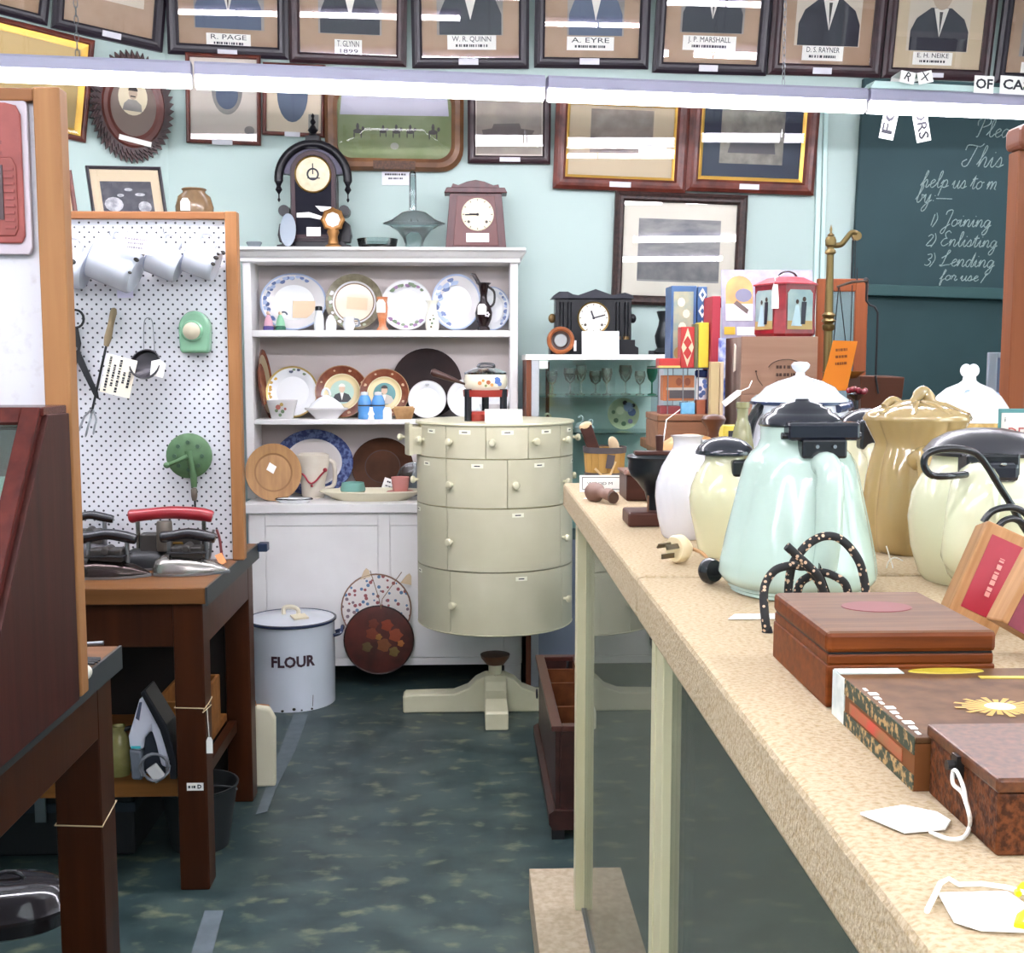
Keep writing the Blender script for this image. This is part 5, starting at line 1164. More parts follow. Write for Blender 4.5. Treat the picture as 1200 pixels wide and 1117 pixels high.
t = small('glass_dish', 'clear pressed glass dish beside the revolving cabinet on the worktop', 'glass dish', 484, ZW, 5.0)
b = B(); b.lathe([(0, 0), (19 * KD, .006), (20 * KD, .01), (18 * KD, .012), (0, .006)], 24, TM(0, 0, 20 * KD, rx=84)); b.out('dish', glass('pressed glass', '#d5dde0', rough=.1), t, smooth=True)

# ================================================================ things on top of the dresser
ZT_ = dz_top; YT = 4.99; KT = mpp(YT)
EBON = mat('ebonised wood', '#0f0d14', .35, spec=.3); EBON2 = mat('grey purple panel', '#3f3b50', .4, spec=.3)
def top_thing(name, label, cat, px, Y=YT): return thing(name, label, cat, (aY(px, 250, Y).x, Y, ZT_))
def pt(l): return [(x * KT, z * KT) for x, z in l]
t = top_thing('mantel_clock', 'tall ebonised arched mantel clock with drop finials on the dresser', 'clock', 369)
b = B(); b.prism(pt([(-42, 0), (42, 0), (42, 4), (36, 5), (34, 8), (-34, 8), (-36, 5), (-42, 4)]), -.05, .05); b.out('base', EBON, t, bevel=.002)
b = B(); b.prism(pt([(-26, 8), (26, 8)] + arc(0, 84, 26, 0, 180, 16)), -.04, .05); b.out('case', mat('dark rosewood', '#241219', .4, spec=.3), t, bevel=.002)
b = B()
ro, ri = pt([(24, 12)] + arc(0, 84, 24, 0, 180, 16) + [(-24, 12)]), pt([(20, 16)] + arc(0, 84, 20.5, 0, 180, 16) + [(-20, 16)])
n = len(ro)
for i in range(n): 
    j = (i + 1) % n; b.add([(ro[i][0], -.044, ro[i][1]), (ro[j][0], -.044, ro[j][1]), (ri[j][0], -.044, ri[j][1]), (ri[i][0], -.044, ri[i][1])], [(0, 1, 2, 3)]); b.add([(ro[i][0], -.044, ro[i][1]), (ro[j][0], -.044, ro[j][1]), (ro[j][0], -.038, ro[j][1]), (ro[i][0], -.038, ro[i][1])], [(0, 1, 2, 3)])
b.out('door_frame', mat('rosewood door', '#331820', .4, spec=.3), t)
b = B(); b.use(mat('dark blue velvet', '#12121f', .7, spec=.2)).flat(ri, -.041); b.out('door_panel', None, t, fix=False)
b = B(); b.lathe([(0, .006), (18 * KT, .005), (19 * KT, .003), (20 * KT, 0), (0, 0)], 28, TM(0, -.041, 83 * KT, rx=90)); d = b.out('dial', mat('aged ivory dial', '#ddd2b6', .4, col2='#c9bb9b', scale=25), t, smooth=True)
b = B(); b.lathe([(19 * KT, .002), (20.5 * KT, .007), (21 * KT, 0)], 28, TM(0, -.042, 83 * KT, rx=90)); b.out('brass_ring', BRASS, d)
b = B(); b.lathe([(5 * KT, .0065), (7 * KT, .007), (7 * KT, .005)], 20, TM(0, -.041, 83 * KT, rx=90)); b.box(-.6 * KT, .6 * KT, -.049, -.048, 83 * KT, 95 * KT, None); b.box(-6 * KT, 8 * KT, -.049, -.048, 78 * KT, 79.2 * KT); b.out('hands', INK, d)
b = B(); b.box(-8 * KT, 8 * KT, -.05, -.048, 14 * KT, 24 * KT); b.out('card', PAPER, t)
b = B(); b.add([(x * KT, -.0425, z * KT) for x, z in ((-19, 40), (-5, 41), (11, 36), (11, 32), (-4, 35), (-19, 35))] + [(x * KT, -.0425, z * KT) for x, z in ((2, 48), (20, 47), (20, 41), (8, 42))], [(0, 1, 2, 3, 4, 5), (6, 7, 8, 9)]); b.out('painted_reflection', PAPER, t)  # white streaks painting a reflection on the door glass
b = B(); b.prism(pt(arc(0, 80, 36, 8, 172, 20) + arc(0, 80, 26, 172, 8, 20)), -.03, .02); b.out('fan_panel', EBON2, t)
b = B(); b.tube([(x * KT, -.035, z * KT) for x, z in arc(0, 78, 39, -4, 184, 28)], 5 * KT, 10); b.out('crest_arch', EBON, t, smooth=True)
for s in (-1, 1):
    b = B(); b.lathe([(r * KT, z * KT) for r, z in ((0, 0), (.8, 1), (1.8, 3), (.7, 5), (.7, 9), (2, 11), (4, 14), (2.2, 18), (3, 20), (4.6, 23), (4, 26), (0, 26))], 14, TM(s * 39 * KT, -.035, 52 * KT)); b.out('drop_finial', EBON, t, smooth=True)
    b = B(); b.prism([(s * x * KT, z * KT) for x, z in ((26, 8), (40, 8), (42, 16), (40, 28), (33, 34), (31, 40), (26, 40))], -.02, .03); b.out('scroll_side', EBON, t, bevel=.002)
    b = B(); b.cyl(6.5 * KT, -.03, .03, 16, TM(s * 34 * KT, 0, 43 * KT, rx=90)); b.out('scroll_rosette', EBON, t, smooth=True)
b = B(); b.box(-8 * KT, 8 * KT, -.045, .01, 112 * KT, 126 * KT); b.lathe([(r * KT, z * KT) for r, z in ((0, 126), (7, 126), (3, 129), (6, 133), (3, 137), (1.5, 139), (3.5, 142), (1, 146), (2, 149), (0, 152))], 14, TM(0, -.018, 0)); b.out('finial', EBON, t, smooth=True)
t = top_thing('oval_medallion', 'grey glass oval medallion leaning on the left of the ebonised clock', 'ornament', 337, 4.91)
b = B(); b.lathe([(0, .004), (6 * KT, .005), (9 * KT, .001), (9 * KT, -.003), (0, -.004)], 24, TM(0, 0, 20 * KT, rx=80) @ Matrix.Diagonal((1, 2.1, 1, 1))); b.out('disc', mat('grey pewter glass', '#8f9aa6', .25), t, smooth=True)
b = B(); b.box(-.02, .02, -.008, .012, 0, .012); b.out('foot', EBON, t)
t = top_thing('gilt_clock', 'small gilt boudoir clock standing in front of the ebonised clock', 'clock', 390, 4.90)
GILT = mat('old gilt', '#9a6c3a', .35, metal=.5)
b = B(); b.lathe([(r * KT, z * KT) for r, z in ((0, 0), (9, 0), (9, 2), (6, 4), (5, 12), (7, 17), (6, 20), (0, 20))], 16); b.out('pedestal', GILT, t, smooth=True)
b = B(); b.lathe([(8 * KT, .006), (11 * KT, .009), (13 * KT, .003), (12 * KT, -.006), (0, -.006)], 24, TM(0, 0, 31 * KT, rx=90), mod=lambda a, z: 1 + .07 * math.cos(8 * a)); b.out('bezel', GILT, t, smooth=True)
b = B(); b.cyl(8.2 * KT, .002, .005, 20, TM(0, 0, 31 * KT, rx=90)); b.out('dial', PAPER, t)
CUTG = glass('cut glass', '#eaf0f0', rough=.15)
t = top_thing('glass_bowl', 'low cut glass bowl on the dresser top beside the gilt clock', 'bowl', 442, 4.95)
b = B(); b.lathe([(r * KT, z * KT) for r, z in ((0, 0), (18, 0), (21, 3), (23, 11), (21, 11), (19, 4), (0, 2))], 28, mod=lambda a, z: 1 + .02 * math.cos(24 * a)); b.out('bowl', CUTG, t, smooth=True)
t = top_thing('glass_dish', 'tiny glass dish at the left end of the dresser top', 'dish', 297, 4.93)
b = B(); b.lathe([(r * KT, z * KT) for r, z in ((0, 0), (6, 0), (9, 6), (8, 7), (5, 2), (0, 2))], 20); b.out('dish', mat('grey dish', '#7d868c', .2), t, smooth=True)
t = top_thing('glass_basket', 'flared cut glass basket with a tall loop handle on the dresser', 'glass basket', 485, 4.95)
CUT2 = glass('frosted cut glass', '#d9e2e2', rough=.3)
b = B(); b.lathe([(r * KT, z * KT) for r, z in ((0, 0), (11, 0), (10, 6), (12, 12), (18, 20), (27, 26), (34.5, 28), (34, 29.5), (25, 33), (14, 41), (8, 43), (0, 42))], 36, Matrix.Diagonal((1, .6, 1, 1)), mod=lambda a, z: 1 + .03 * math.cos(20 * a)); b.out('basket', CUT2, t, smooth=True)
b = B(); b.tube([(-1 * KT, y * KT, z * KT) for y, z in arc(0, 42, 9, 0, 180, 14, 43)], 2.6 * KT, 8, flat=1.4); b.out('handle', CUTG, t, smooth=True)
t = top_thing('wooden_clock', 'red-brown wooden shelf clock with wavy top and cream dial', 'clock', 557.5)
MAHO = mat('clock mahogany', '#55282a', .35, col2='#431d20', scale=12, stretch=(3, 3, .5))
b = B(); b.prism(pt([(-35, 0), (35, 0), (29.5, 63), (-29.5, 63)]), -.045, .045); b.out('case', MAHO, t, bevel=.002)
b = B(); b.prism(pt([(-26, 4), (26, 4), (21.5, 60), (-21.5, 60)]), -.05, -.045); b.out('front_panel', mat('clock front', '#5f2f2d', .35), t, bevel=.002)
b = B(); b.prism(pt([(-36, 63), (36, 63), (33, 69), (-33, 69)]), -.06, .05); b.out('cornice', MAHO, t, bevel=.003)
b = B(); b.prism(pt([(-28, 69), (27, 69), (26, 73), (20, 72), (10, 76), (0, 78), (-10, 76), (-20, 72), (-26, 74)]), -.045, .03); b.out('crest', MAHO, t, bevel=.002)
def dial(t, cx, cz, r, y, k, hh, mm, col='#e0d4b4', holes=True, name='dial'):
    b = B(); b.lathe([(0, .003), (r * k * .96, .003), (r * k, 0), (0, 0)], 28, TM(cx * k, y, cz * k, rx=90)); d = b.out(name, mat('dial ' + col, col, .4), t, smooth=True)
    b = B()
    for (a, L, w) in ((hh, r * .5, 1.0), (mm, r * .78, .8)): b.box(-w * k, w * k, -.0012, -.0004, -1.5 * k, L * k, TM(cx * k, y - .0034, cz * k, ry=a))
    b.cyl(1.6 * k, .0035, .006, 10, TM(cx * k, y, cz * k, rx=90)); b.out('hands', INK, d)
    b = B()
    for i in range(12): b.box(-.5 * k, .5 * k, -.0038, -.0032, r * .82 * k, r * .93 * k, TM(cx * k, y, cz * k, ry=30 * i))
    if holes:
        for s in (-1, 1): b.cyl(1.7 * k, .0032, .0042, 8, TM((cx + s * r * .55) * k, y, (cz - r * .45) * k, rx=90))
    b.out('dial_marks', mat('dial ink', '#4b463c', .6), d); return d
dial(t, 2, 39, 18.5, -.051, KT, 270, 268)
b = B(); b.box(-11 * KT, 15 * KT, -.054, -.052, 8 * KT, 18 * KT); b.out('card', PAPER, t)
# ================================================================ irons on the bench
def loft(b, st, n=10, M=None):
    """st: list of (x, halfwidth, height, z0); half-dome cross sections along x"""
    vs = []
    for (x, w, h, z0) in st:
        vs.append((x, -w, z0))
        for i in range(n + 1):
            a = PI * i / n; vs.append((x, -w * math.cos(a), z0 + .006 + max(h - .006, .001) * math.sin(a) ** .8))
        vs.append((x, w, z0))
    m = n + 3; fs = []
    for i in range(len(st) - 1):
        for j in range(m): fs.append((i * m + j, i * m + (j + 1) % m, (i + 1) * m + (j + 1) % m, (i + 1) * m + j))
    fs.append(tuple(range(m))); fs.append(tuple((len(st) - 1) * m + j for j in range(m - 1, -1, -1)))
    return b.add(vs, fs, M)
def iron(label, px, py, L, hgt, w, body, handle, rz=0, handle_h=.07, post=STEEL, shield=None, hr=.011, base=None, hl=.62, lift=0.0):
    p = aZ(px, py, T1Z + lift)
    t = thing('flat_iron', label, 'iron', (p.x, p.y + w, T1Z + .001 + lift), rz, 'old irons on the bench')
    st = [(-L / 2, w * .55, hgt * .55, 0), (-L / 2 + .008, w * .8, hgt * .8, 0), (-L * .36, w * .97, hgt, 0), (-L * .15, w, hgt, 0), (L * .1, w * .9, hgt * .88, 0), (L * .3, w * .6, hgt * .62, 0), (L * .42, w * .3, hgt * .36, 0), (L * .5, w * .04, hgt * .16, 0)]
    b = B(); loft(b, st); b.out('body', body, t, smooth=True, ang=50)
    b = B(); loft(b, [(x * 1.01, ww * 1.03 + .001, .008, -.0) for x, ww, h, z in st], 4); b.out('sole_plate', base or STEEL, t)
    x0, x1 = -L * .36, -L * .36 + L * hl
    for x in (x0 + .012, x1 - .012): b = B(); b.tube([(x, 0, hgt * .7), (x, 0, hgt + handle_h - .004)], .006, 8); b.out('post', post, t)
    b = B(); b.tube(smooth_path([(x0 - .01, 0, hgt + handle_h - .004), (x0 + .02, 0, hgt + handle_h), ((x0 + x1) / 2, 0, hgt + handle_h + .006), (x1 - .02, 0, hgt + handle_h), (x1 + .012, 0, hgt + handle_h - .008)], 5), [hr * q for q in (.9, 1.05, 1.1, 1.05, 1, .98, .95, .95, .95, .97, 1, 1, 1.02, 1.05, 1.05, 1.05, 1.05, 1.0, 1, .95, .85)], 12); b.out('handle', handle, t, smooth=True)
    b = B(); b.box(x0 + .02, x1 - .02, -w * .45, w * .45, hgt * .8, hgt + handle_h * .45); b.cyl(.012, -w * .6, w * .6, 12, TM((x0 + x1) / 2, 0, hgt + handle_h * .35, rx=90)); b.out('control_box', mat('sooty metal', '#4a4745', .45, metal=.6), t, bevel=.004)
    if shield: b = B(); b.box(x0 + .01, x1 - .01, -w * .7, w * .7, hgt + .004, hgt + .008); b.out('heat_shield', shield, t, bevel=.002)
    return t
DKI = mat('dark nickel', '#3a3230', .2, metal=.9); CHR2 = mat('worn nickel', '#8f8b86', .24, metal=.95)
REDH = mat('red painted wood', '#8c1a24', .3, coat=.3)
iron('worn nickel-plated flat iron at the front right of the bench', 220, 676, .195, .052, .05, CHR2, BLACK, rz=2, handle_h=.048, shield=BLACKM, hr=.0145)
iron('dark nickel flat iron at the front left of the bench beside the oak stile', 125, 680, .20, .050, .05, DKI, BLACK, rz=-1, handle_h=.055, shield=BLACKM, hr=.0145)
red_iron = iron('heavy iron with a fat red wooden handle behind the nickel irons', 186, 669, .21, .055, .045, BLACKM, REDH, rz=4, handle_h=.09, hr=.0175, hl=.95, post=CHR2)
iron('small black box iron behind the dark nickel iron', 105, 664, .16, .07, .045, mat('sooty iron', '#3c3b3d', .5, metal=.5), BLACK, rz=8, handle_h=.06, hr=.012)
# grey tank fitted between the irons, green funnel
p = aZ(120, 655, T1Z); t = thing('fuel_can', 'small grey metal fuel can with black cap behind the irons', 'can', (p.x, p.y + .02, T1Z + .001))
b = B(); b.lathe([(0, 0), (.017, 0), (.018, .10), (.020, .128), (.021, .132), (.016, .136), (0, .136)], 18); b.out('body', mat('dull grey metal', '#77767a', .45, metal=.6), t, smooth=True)
b = B(); b.box(-.014, .008, -.006, .006, .136, .143); b.out('cap', BLACK, t)
p = aZ(92, 655, T1Z); t = thing('green_funnel', 'green glass funnel shape behind the oak stile on the bench', 'funnel', (p.x, p.y + .03, T1Z + .001))
b = B(); b.lathe([(0, 0), (.036, 0), (.035, .04), (.028, .10), (.014, .155), (0, .16)], 18); b.out('cone', mat('emerald glass', '#2f8a5c', .15), t, smooth=True)
t = red_iron
b = B(); b.lathe([(0, .05), (.02, .05), (.022, .06), (.021, .125), (.019, .13), (0, .13)], 20, TM(.01, -.018, 0)); b.out('spirit_tank', mat('grey brown tin', '#6f675f', .4, metal=.6), t, smooth=True)
b = B(); b.tube([(.03, -.018, .07), (.055, -.02, .07), (.065, -.01, .05)], .004, 6); b.out('pipe', BRASS, t)
p = aZ(262, 663, T1Z); b = B(); b.box(-.01, .01, 0, .001, 0, .04, TM(ry=-30)); o = b.out('orange_tag', mat('orange paper', '#e0905c', .8)); at(o, (p.x, p.y, T1Z + .006), 0, -50); tag(o, 'small orange paper tag at the bench corner', 'tag')
p = aZ(250, 664, T1Z); t = thing('pliers', 'small steel pliers standing beside the nickel iron', 'pliers', (p.x - .01, p.y + .08, T1Z + .001), 20)
for s in (-1, 1): b = B(); b.tube(smooth_path([(s * .004, 0, .09), (s * .012, 0, .06), (s * .016, 0, .02), (s * .022, 0, .004)], 4), .004, 6); b.out('jaw', mat('dark red grips', '#7b3a3c', .5) if s > 0 else STEEL, t, smooth=True)
# cap on the bench's rear corner, added dark sheet for the shade behind
p = aZ(306, 640, T1Z); b = B(); b.box(B1X, B1X + .03, B1Y1 - .03, B1Y1 + .012, T1Z - .022, T1Z + .004); o = b.out('corner_cap', mat('navy plastic', '#22304a', .4), bench1, bevel=.003); o.location = (-(B1X - .75), -(B1Y0 + B1Y1) / 2, 0)
b = B(); b.box(B1X - 1.45, B1X - .10, B1Y1 - .06, B1Y1 - .05, .02, T1Z - .05); o_(b, 'rear_panel', mat('rear shade sheet', '#1d1412', .8), 0) if False else None
b = B(); b.box(B1X - 1.45, B1X - .10, B1Y1 - .06, B1Y1 - .05, .02, T1Z - .05); o = b.out('rear_panel', mat('rear shade sheet', '#1d1412', .8), bench1); o.location = (-(B1X - .75), -(B1Y0 + B1Y1) / 2, 0)  # dark sheet added at the back, standing in for shade

# string, tag and shelf label on the bench leg
lx0, lx1, ly = B1X - .018 - .075, B1X - .018, B1Y0 + .018
zs = aY(230, 829, ly).z
t = thing('string_tag', 'white price tag on twine tied round the front bench leg', 'tag', ((lx0 + lx1) / 2, ly + .037, zs)); hx = .039
b = B(); b.tube([(-hx, -.039, 0), (hx, -.039, -.003), (hx, .039, .004), (-hx, .039, 0)], .0014, 5, closed=True); b.tube([(hx - .004, -.042, -.006), (hx + .008, -.043, .010), (hx + .016, -.042, .008), (hx + .006, -.044, -.002), (hx - .006, -.043, -.012)], .0014, 5); b.out('twine', TWINE, t)
b = B(); b.tube([(hx + .005, -.043, 0), (hx + .008, -.043, -.075)], .001, 5); b.out('hanging_string', STRING, t)
b = B(); b.prism([(-.008, 0), (.008, 0), (.008, .034), (.004, .042), (-.004, .042), (-.008, .034)], -.0445, -.0435, TM(hx + .009, 0, -.118)); b.out('tag', PAPER, t)
zl = aY(226, 922, ly).z
t = thing('leg_label', 'small white lettered label stuck to the front bench leg', 'label', (lx0 + .045, ly - .0005, zl)); b = B(); b.box(-.021, .021, -.001, 0, -.010, .010); b.out('label', PAPER, t)
text(t, '~x', .012, INK, TM(-.008, -.0016, 0), width=.018); text(t, 'D', .014, INK, TM(.011, -.0016, 0), bold=.0006)
l2 = B2X - .018 - .044; z2 = aY(105, 965, B2Y1 - .1).z
t = thing('twine_loop', 'loop of twine tied round the near bench leg', 'string', (l2, B2Y1 - .018 - .044, z2)); h2 = .0455
b = B(); b.tube([(-h2, -h2, 0), (h2, -h2, -.004), (h2, h2, .012), (-h2, h2, .006)], .0016, 5, closed=True); b.out('twine', TWINE, t)

# ---------------------------------------------------------------- things under the benches
SZ = .286
def Yz(py, Z): return aZ(300, py, Z).y
k = mpp(2.95)
p = aZ(173, 918, SZ); t = thing('electric_iron', 'white electric iron standing on its heel on the low shelf', 'iron', (p.x, p.y + .05, SZ))
WHP = mat('white plastic', '#d6d6e4', .3); GREYP = mat('grey plastic', '#6f7480', .4)
pp = lambda l: [((x - 173) * k, (918 - y) * k) for x, y in l]
b = B(); b.prism(pp([(149, 866), (163, 822), (167, 818), (172, 820), (190, 862), (197, 890), (197, 905), (186, 902), (181, 876), (176, 858), (168, 868), (166, 880), (160, 884), (150, 880)]), -.03, .03); b.out('body', WHP, t, bevel=.010, seg=3)
b = B(); b.prism(pp([(150, 880), (164, 883), (166, 900), (164, 918), (152, 917)]), -.032, .032); b.out('heel', GREYP, t, bevel=.006)
b = B(); b.prism(pp([(166, 868), (178, 858), (186, 888), (190, 912), (164, 912)]), -.018, .018); b.out('handle_gap', mat('gap shade', '#262b35', .4), t, bevel=.003)  # dark block painting the shade inside the handle opening
b = B(); b.prism(pp([(167, 812), (172, 807), (196, 850), (206, 890), (206, 915), (198, 915), (197, 890), (188, 856)]), -.045, .045); b.out('sole_plate', mat('dark sole', '#23252b', .3, metal=.4), t, bevel=.004)
b = B(); b.box(-20 * k, -9 * k, -.0345, -.032, 39 * k, 42 * k); b.out('indicator', mat('turquoise strip', '#4fc3cf', .3), t)
b = B(); b.prism(pp([(159, 843), (164, 824), (167, 824), (163, 846)]), -.0312, -.0300); b.out('spray_slot', mat('slot grey', '#4b5068', .4), t)
b = B(); b.box(-.016, .016, -.006, .006, -.022, .022, TM((183 - 173) * k, -.05, 12 * k, ry=-35)); b.out('plug', PORCG, t, bevel=.004)
b = B(); pts = []
for i in range(40): a = i * .42; pts.append(((182 - 173) * k + (16 + 2 * math.sin(i)) * k * math.cos(a), -.055 + .004 * math.sin(i * .9), 20 * k + (15 + i * .05) * k * math.sin(a)))
b.tube(pts, .0028, 6); b.out('cord', mat('grey cord', '#6b6d74', .5), t, smooth=True)
p = aZ(131, 919, SZ); t = thing('olive_jug', 'olive glazed jug with a dark handle on the low shelf', 'jug', (p.x, p.y + .07, SZ))
b = B(); b.lathe([(0, 0), (.026, 0), (.034, .03), (.034, .07), (.022, .105), (.016, .115), (.018, .13), (.014, .13), (0, .10)], 20); b.out('body', mat('olive glaze', '#8a8351', .25, col2='#77703f', scale=20), t, smooth=True)
b = B(); b.tube(smooth_path([(.014, 0, .12), (.045, 0, .12), (.052, 0, .06), (.03, 0, .01)], 5), .006, 8); b.out('handle', BLACKM, t, smooth=True)
p = aZ(262, 922, SZ); t = thing('wooden_box', 'plain wooden box on the low shelf behind the front bench leg', 'box', (B1X - .145, B1Y0 + .36, SZ))
BXW = wood('box wood', '#9a6636', '#7e5028', 'x', .5)
for nm, a in (('front', (-.06, .06, -.14, -.128, 0, .15)), ('back', (-.06, .06, .128, .14, 0, .15)), ('side', (-.06, -.05, -.128, .128, 0, .15)), ('side', (.05, .06, -.128, .128, 0, .15)), ('bottom', (-.05, .05, -.128, .128, 0, .01))): b = B(); b.box(*a); b.out(nm, BXW, t, bevel=.002)
t = thing('bucket', 'dark grey metal bucket on the floor behind the front bench leg', 'bucket', (aZ(250, 985, 0).x - .03, 3.16, 0))
b = B(); b.lathe([(0, .004), (.075, .004), (.078, 0), (.105, .17), (.108, .172), (.109, .178), (.104, .178), (.10, .165), (.072, .01), (0, .01)], 28); b.out('body', mat('dark galvanised', '#36393b', .5, metal=.4), t, smooth=True)
b = B(); b.tube([(.108 * math.cos(a * .2618), .03 * math.sin(a * .2618) - .02, .165 + .0 * a) for a in range(13)], .003, 6); b.out('bail', STEEL, t)
p = aZ(304, 956, 0); t = thing('white_canvas_panel', 'off-white padded canvas panel standing beside the rear bench leg', 'panel', (B1X - .006, B1Y1 + .05, 0), 6)
b = B(); b.prism([(-.035, 0), (.035, 0), (.038, .22), (.02, .255), (-.02, .262), (-.035, .25)], -.02, .02); b.out('panel', mat('canvas', '#d5cfb6', .8), t, bevel=.008, seg=3)
p = aZ(306, 836, 0); t = thing('rolling_pin', 'wooden rolling pin on the floor beside the flour bin', 'rolling pin', (p.x - .13, p.y, .026), 0)
b = B(); b.lathe([(0, -.06), (.024, -.058), (.026, -.05), (.026, .10), (.024, .108), (0, .11)], 16, TM(ry=90)); b.out('roller', wood('pin wood', '#a9744a', '#8f5e38', 'x', .5), t, smooth=True)
for s in (-1, 1): b = B(); b.lathe([(0, 0), (.010, 0), (.012, .02), (.008, .05), (0, .055)], 12, TM(.11 if s > 0 else -.06, 0, 0, ry=90 * s)); b.out('handle', mat('pin handle', '#a87850', .5), t, smooth=True)
t = thing('shade_trunk', 'black trunk added under the pegboard bench to deepen the shade', 'trunk', (B1X - .72, B1Y0 + .42, 0))  # dark trunk added to blacken the space under the bench
b = B(); b.box(-.45, .45, -.18, .18, 0, .19); b.out('body', mat('black shade trunk', '#17191d', .6), t, bevel=.008)
b = B(); b.box(-.455, .455, -.185, .185, .125, .15); b.out('lid_band', mat('navy band', '#202a36', .6), t)
for x in (-.2, .2): b = B(); b.box(x - .015, x + .015, -.19, -.184, .10, .17); b.out('clasp', STEEL, t)
# roaster on the near bench's low shelf
p = aZ(62, 1085, .20); ZR = .181
t = thing('roasting_pan', 'dark graphite oval roasting pan with domed lid at lower left', 'roasting pan', (aZ(0, 1105, ZR).x - .01, aZ(0, 1105, ZR).y + .08, ZR), 8)
GRA = mat('graphite enamel', '#3c3b3f', .12, metal=.35, coat=.6)
b = B(); M = Matrix.Diagonal((1.1, .8, .72, 1)); b.lathe([(0, 0), (.10, 0), (.112, .01), (.118, .05), (.123, .052), (.123, .056), (0, .056)], 36, M); b.out('base', GRA, t, smooth=True)
b = B(); b.lathe([(.122, .056), (.122, .062), (.112, .075), (.105, .10), (.085, .122), (.05, .133), (0, .136)], 36, M); b.out('lid', GRA, t, smooth=True)
b = B(); b.tube([(x, 0, .097 + z) for x, z in arc(0, 0, .03, 0, 180, 8, .016)], .005, 8); b.out('lid_handle', GRA, t, smooth=True)
# ================================================================ flour bin and hangings by the dresser
YFB = 4.55; FR_ = .170
pf = aY(341, 700, YFB)
ENB = mat('grey white enamel', '#d3dae4', .2, coat=.4); NAVR = mat('navy enamel rim', '#2a3350', .25)
fb = thing('flour_bin', 'white enamel flour bin lettered FLOUR standing on the floor', 'bin', (pf.x, YFB, 0))
hz = aY(341, 737, YFB - FR_).z
b = B(); b.lathe([(0, .004), (FR_ - .004, .004), (FR_, .0), (FR_, .012), (FR_ * 1.0, hz - .012), (FR_ * 1.02, hz), (0, hz)], 48); b.out('body', ENB, fb, smooth=True)
b = B(); b.lathe([(FR_ * 1.02, hz - .004), (FR_ * 1.05, hz), (FR_ * 1.05, hz + .007), (FR_ * 1.0, hz + .009), (FR_ * .98, hz)], 48, closed=True); b.out('rim', NAVR, fb, smooth=True)
b = B(); b.lathe([(0, hz + .022), (.06, hz + .019), (.12, hz + .012), (FR_ * 1.03, hz + .006), (FR_ * 1.0, hz + .001), (0, hz + .001)], 48); lid = b.out('lid', ENW, fb, smooth=True)
b = B(); b.tube(smooth_path([(-.03, .0, hz + .02), (-.028, 0, hz + .045), (0, 0, hz + .05), (.028, -.01, hz + .04), (.03, -.02, hz + .02)], 5), .009, 8); b.out('lid_handle', mat('cream handle', '#e0d6c0', .4), lid, smooth=True)
b = B(); b.box(-.03, .03, -.07, -.02, 0, .006, TM(.02, -.02, hz + .026, rz=28, rx=8)); b.out('tape_wrap', mat('cream tape', '#dccfb4', .7), lid)
for s in (-1, 1):
    b = B(); b.tube(smooth_path([(s * FR_, -.035, hz - .06), (s * (FR_ + .028), -.03, hz - .05), (s * (FR_ + .032), 0, hz - .03), (s * (FR_ + .028), .03, hz - .05), (s * FR_, .035, hz - .06)], 4), .007, 8); b.out('ear_handle', NAVR, fb, smooth=True)
for a, z, q in ((-95, .006, .006), (-80, .012, .007), (-70, .006, .004), (-112, .006, .005), (-128, .005, .005), (-56, .006, .005)):
    b = B(); b.sph((FR_ * math.cos(R(a)), FR_ * math.sin(R(a)), z), (q, q, q * .8), 8, 5); b.out('enamel_chip', CHIPM, fb)
b = B(); b.tube([(FR_ * 1.0 * math.cos(R(-55)), FR_ * math.sin(R(-55)), .015), (FR_ * math.cos(R(-54)), FR_ * math.sin(R(-54)), .06)], .0012, 4); b.out('crack', CHIPM, fb)
zf_ = aY(350, 777, YFB - FR_).z
lt = text(fb, 'FLOUR', .058, mat('maroon lettering', '#3a2430', .5), TM(0, 0, 0), width=.172, bold=.0022, ext=.0005)
for v in lt.data.vertices:
    a = (v.co.x + .028) / FR_; r_ = FR_ + .0015 + (-v.co.y) * .5
    v.co = Vector((r_ * math.sin(a), -r_ * math.cos(a), v.co.z + zf_))
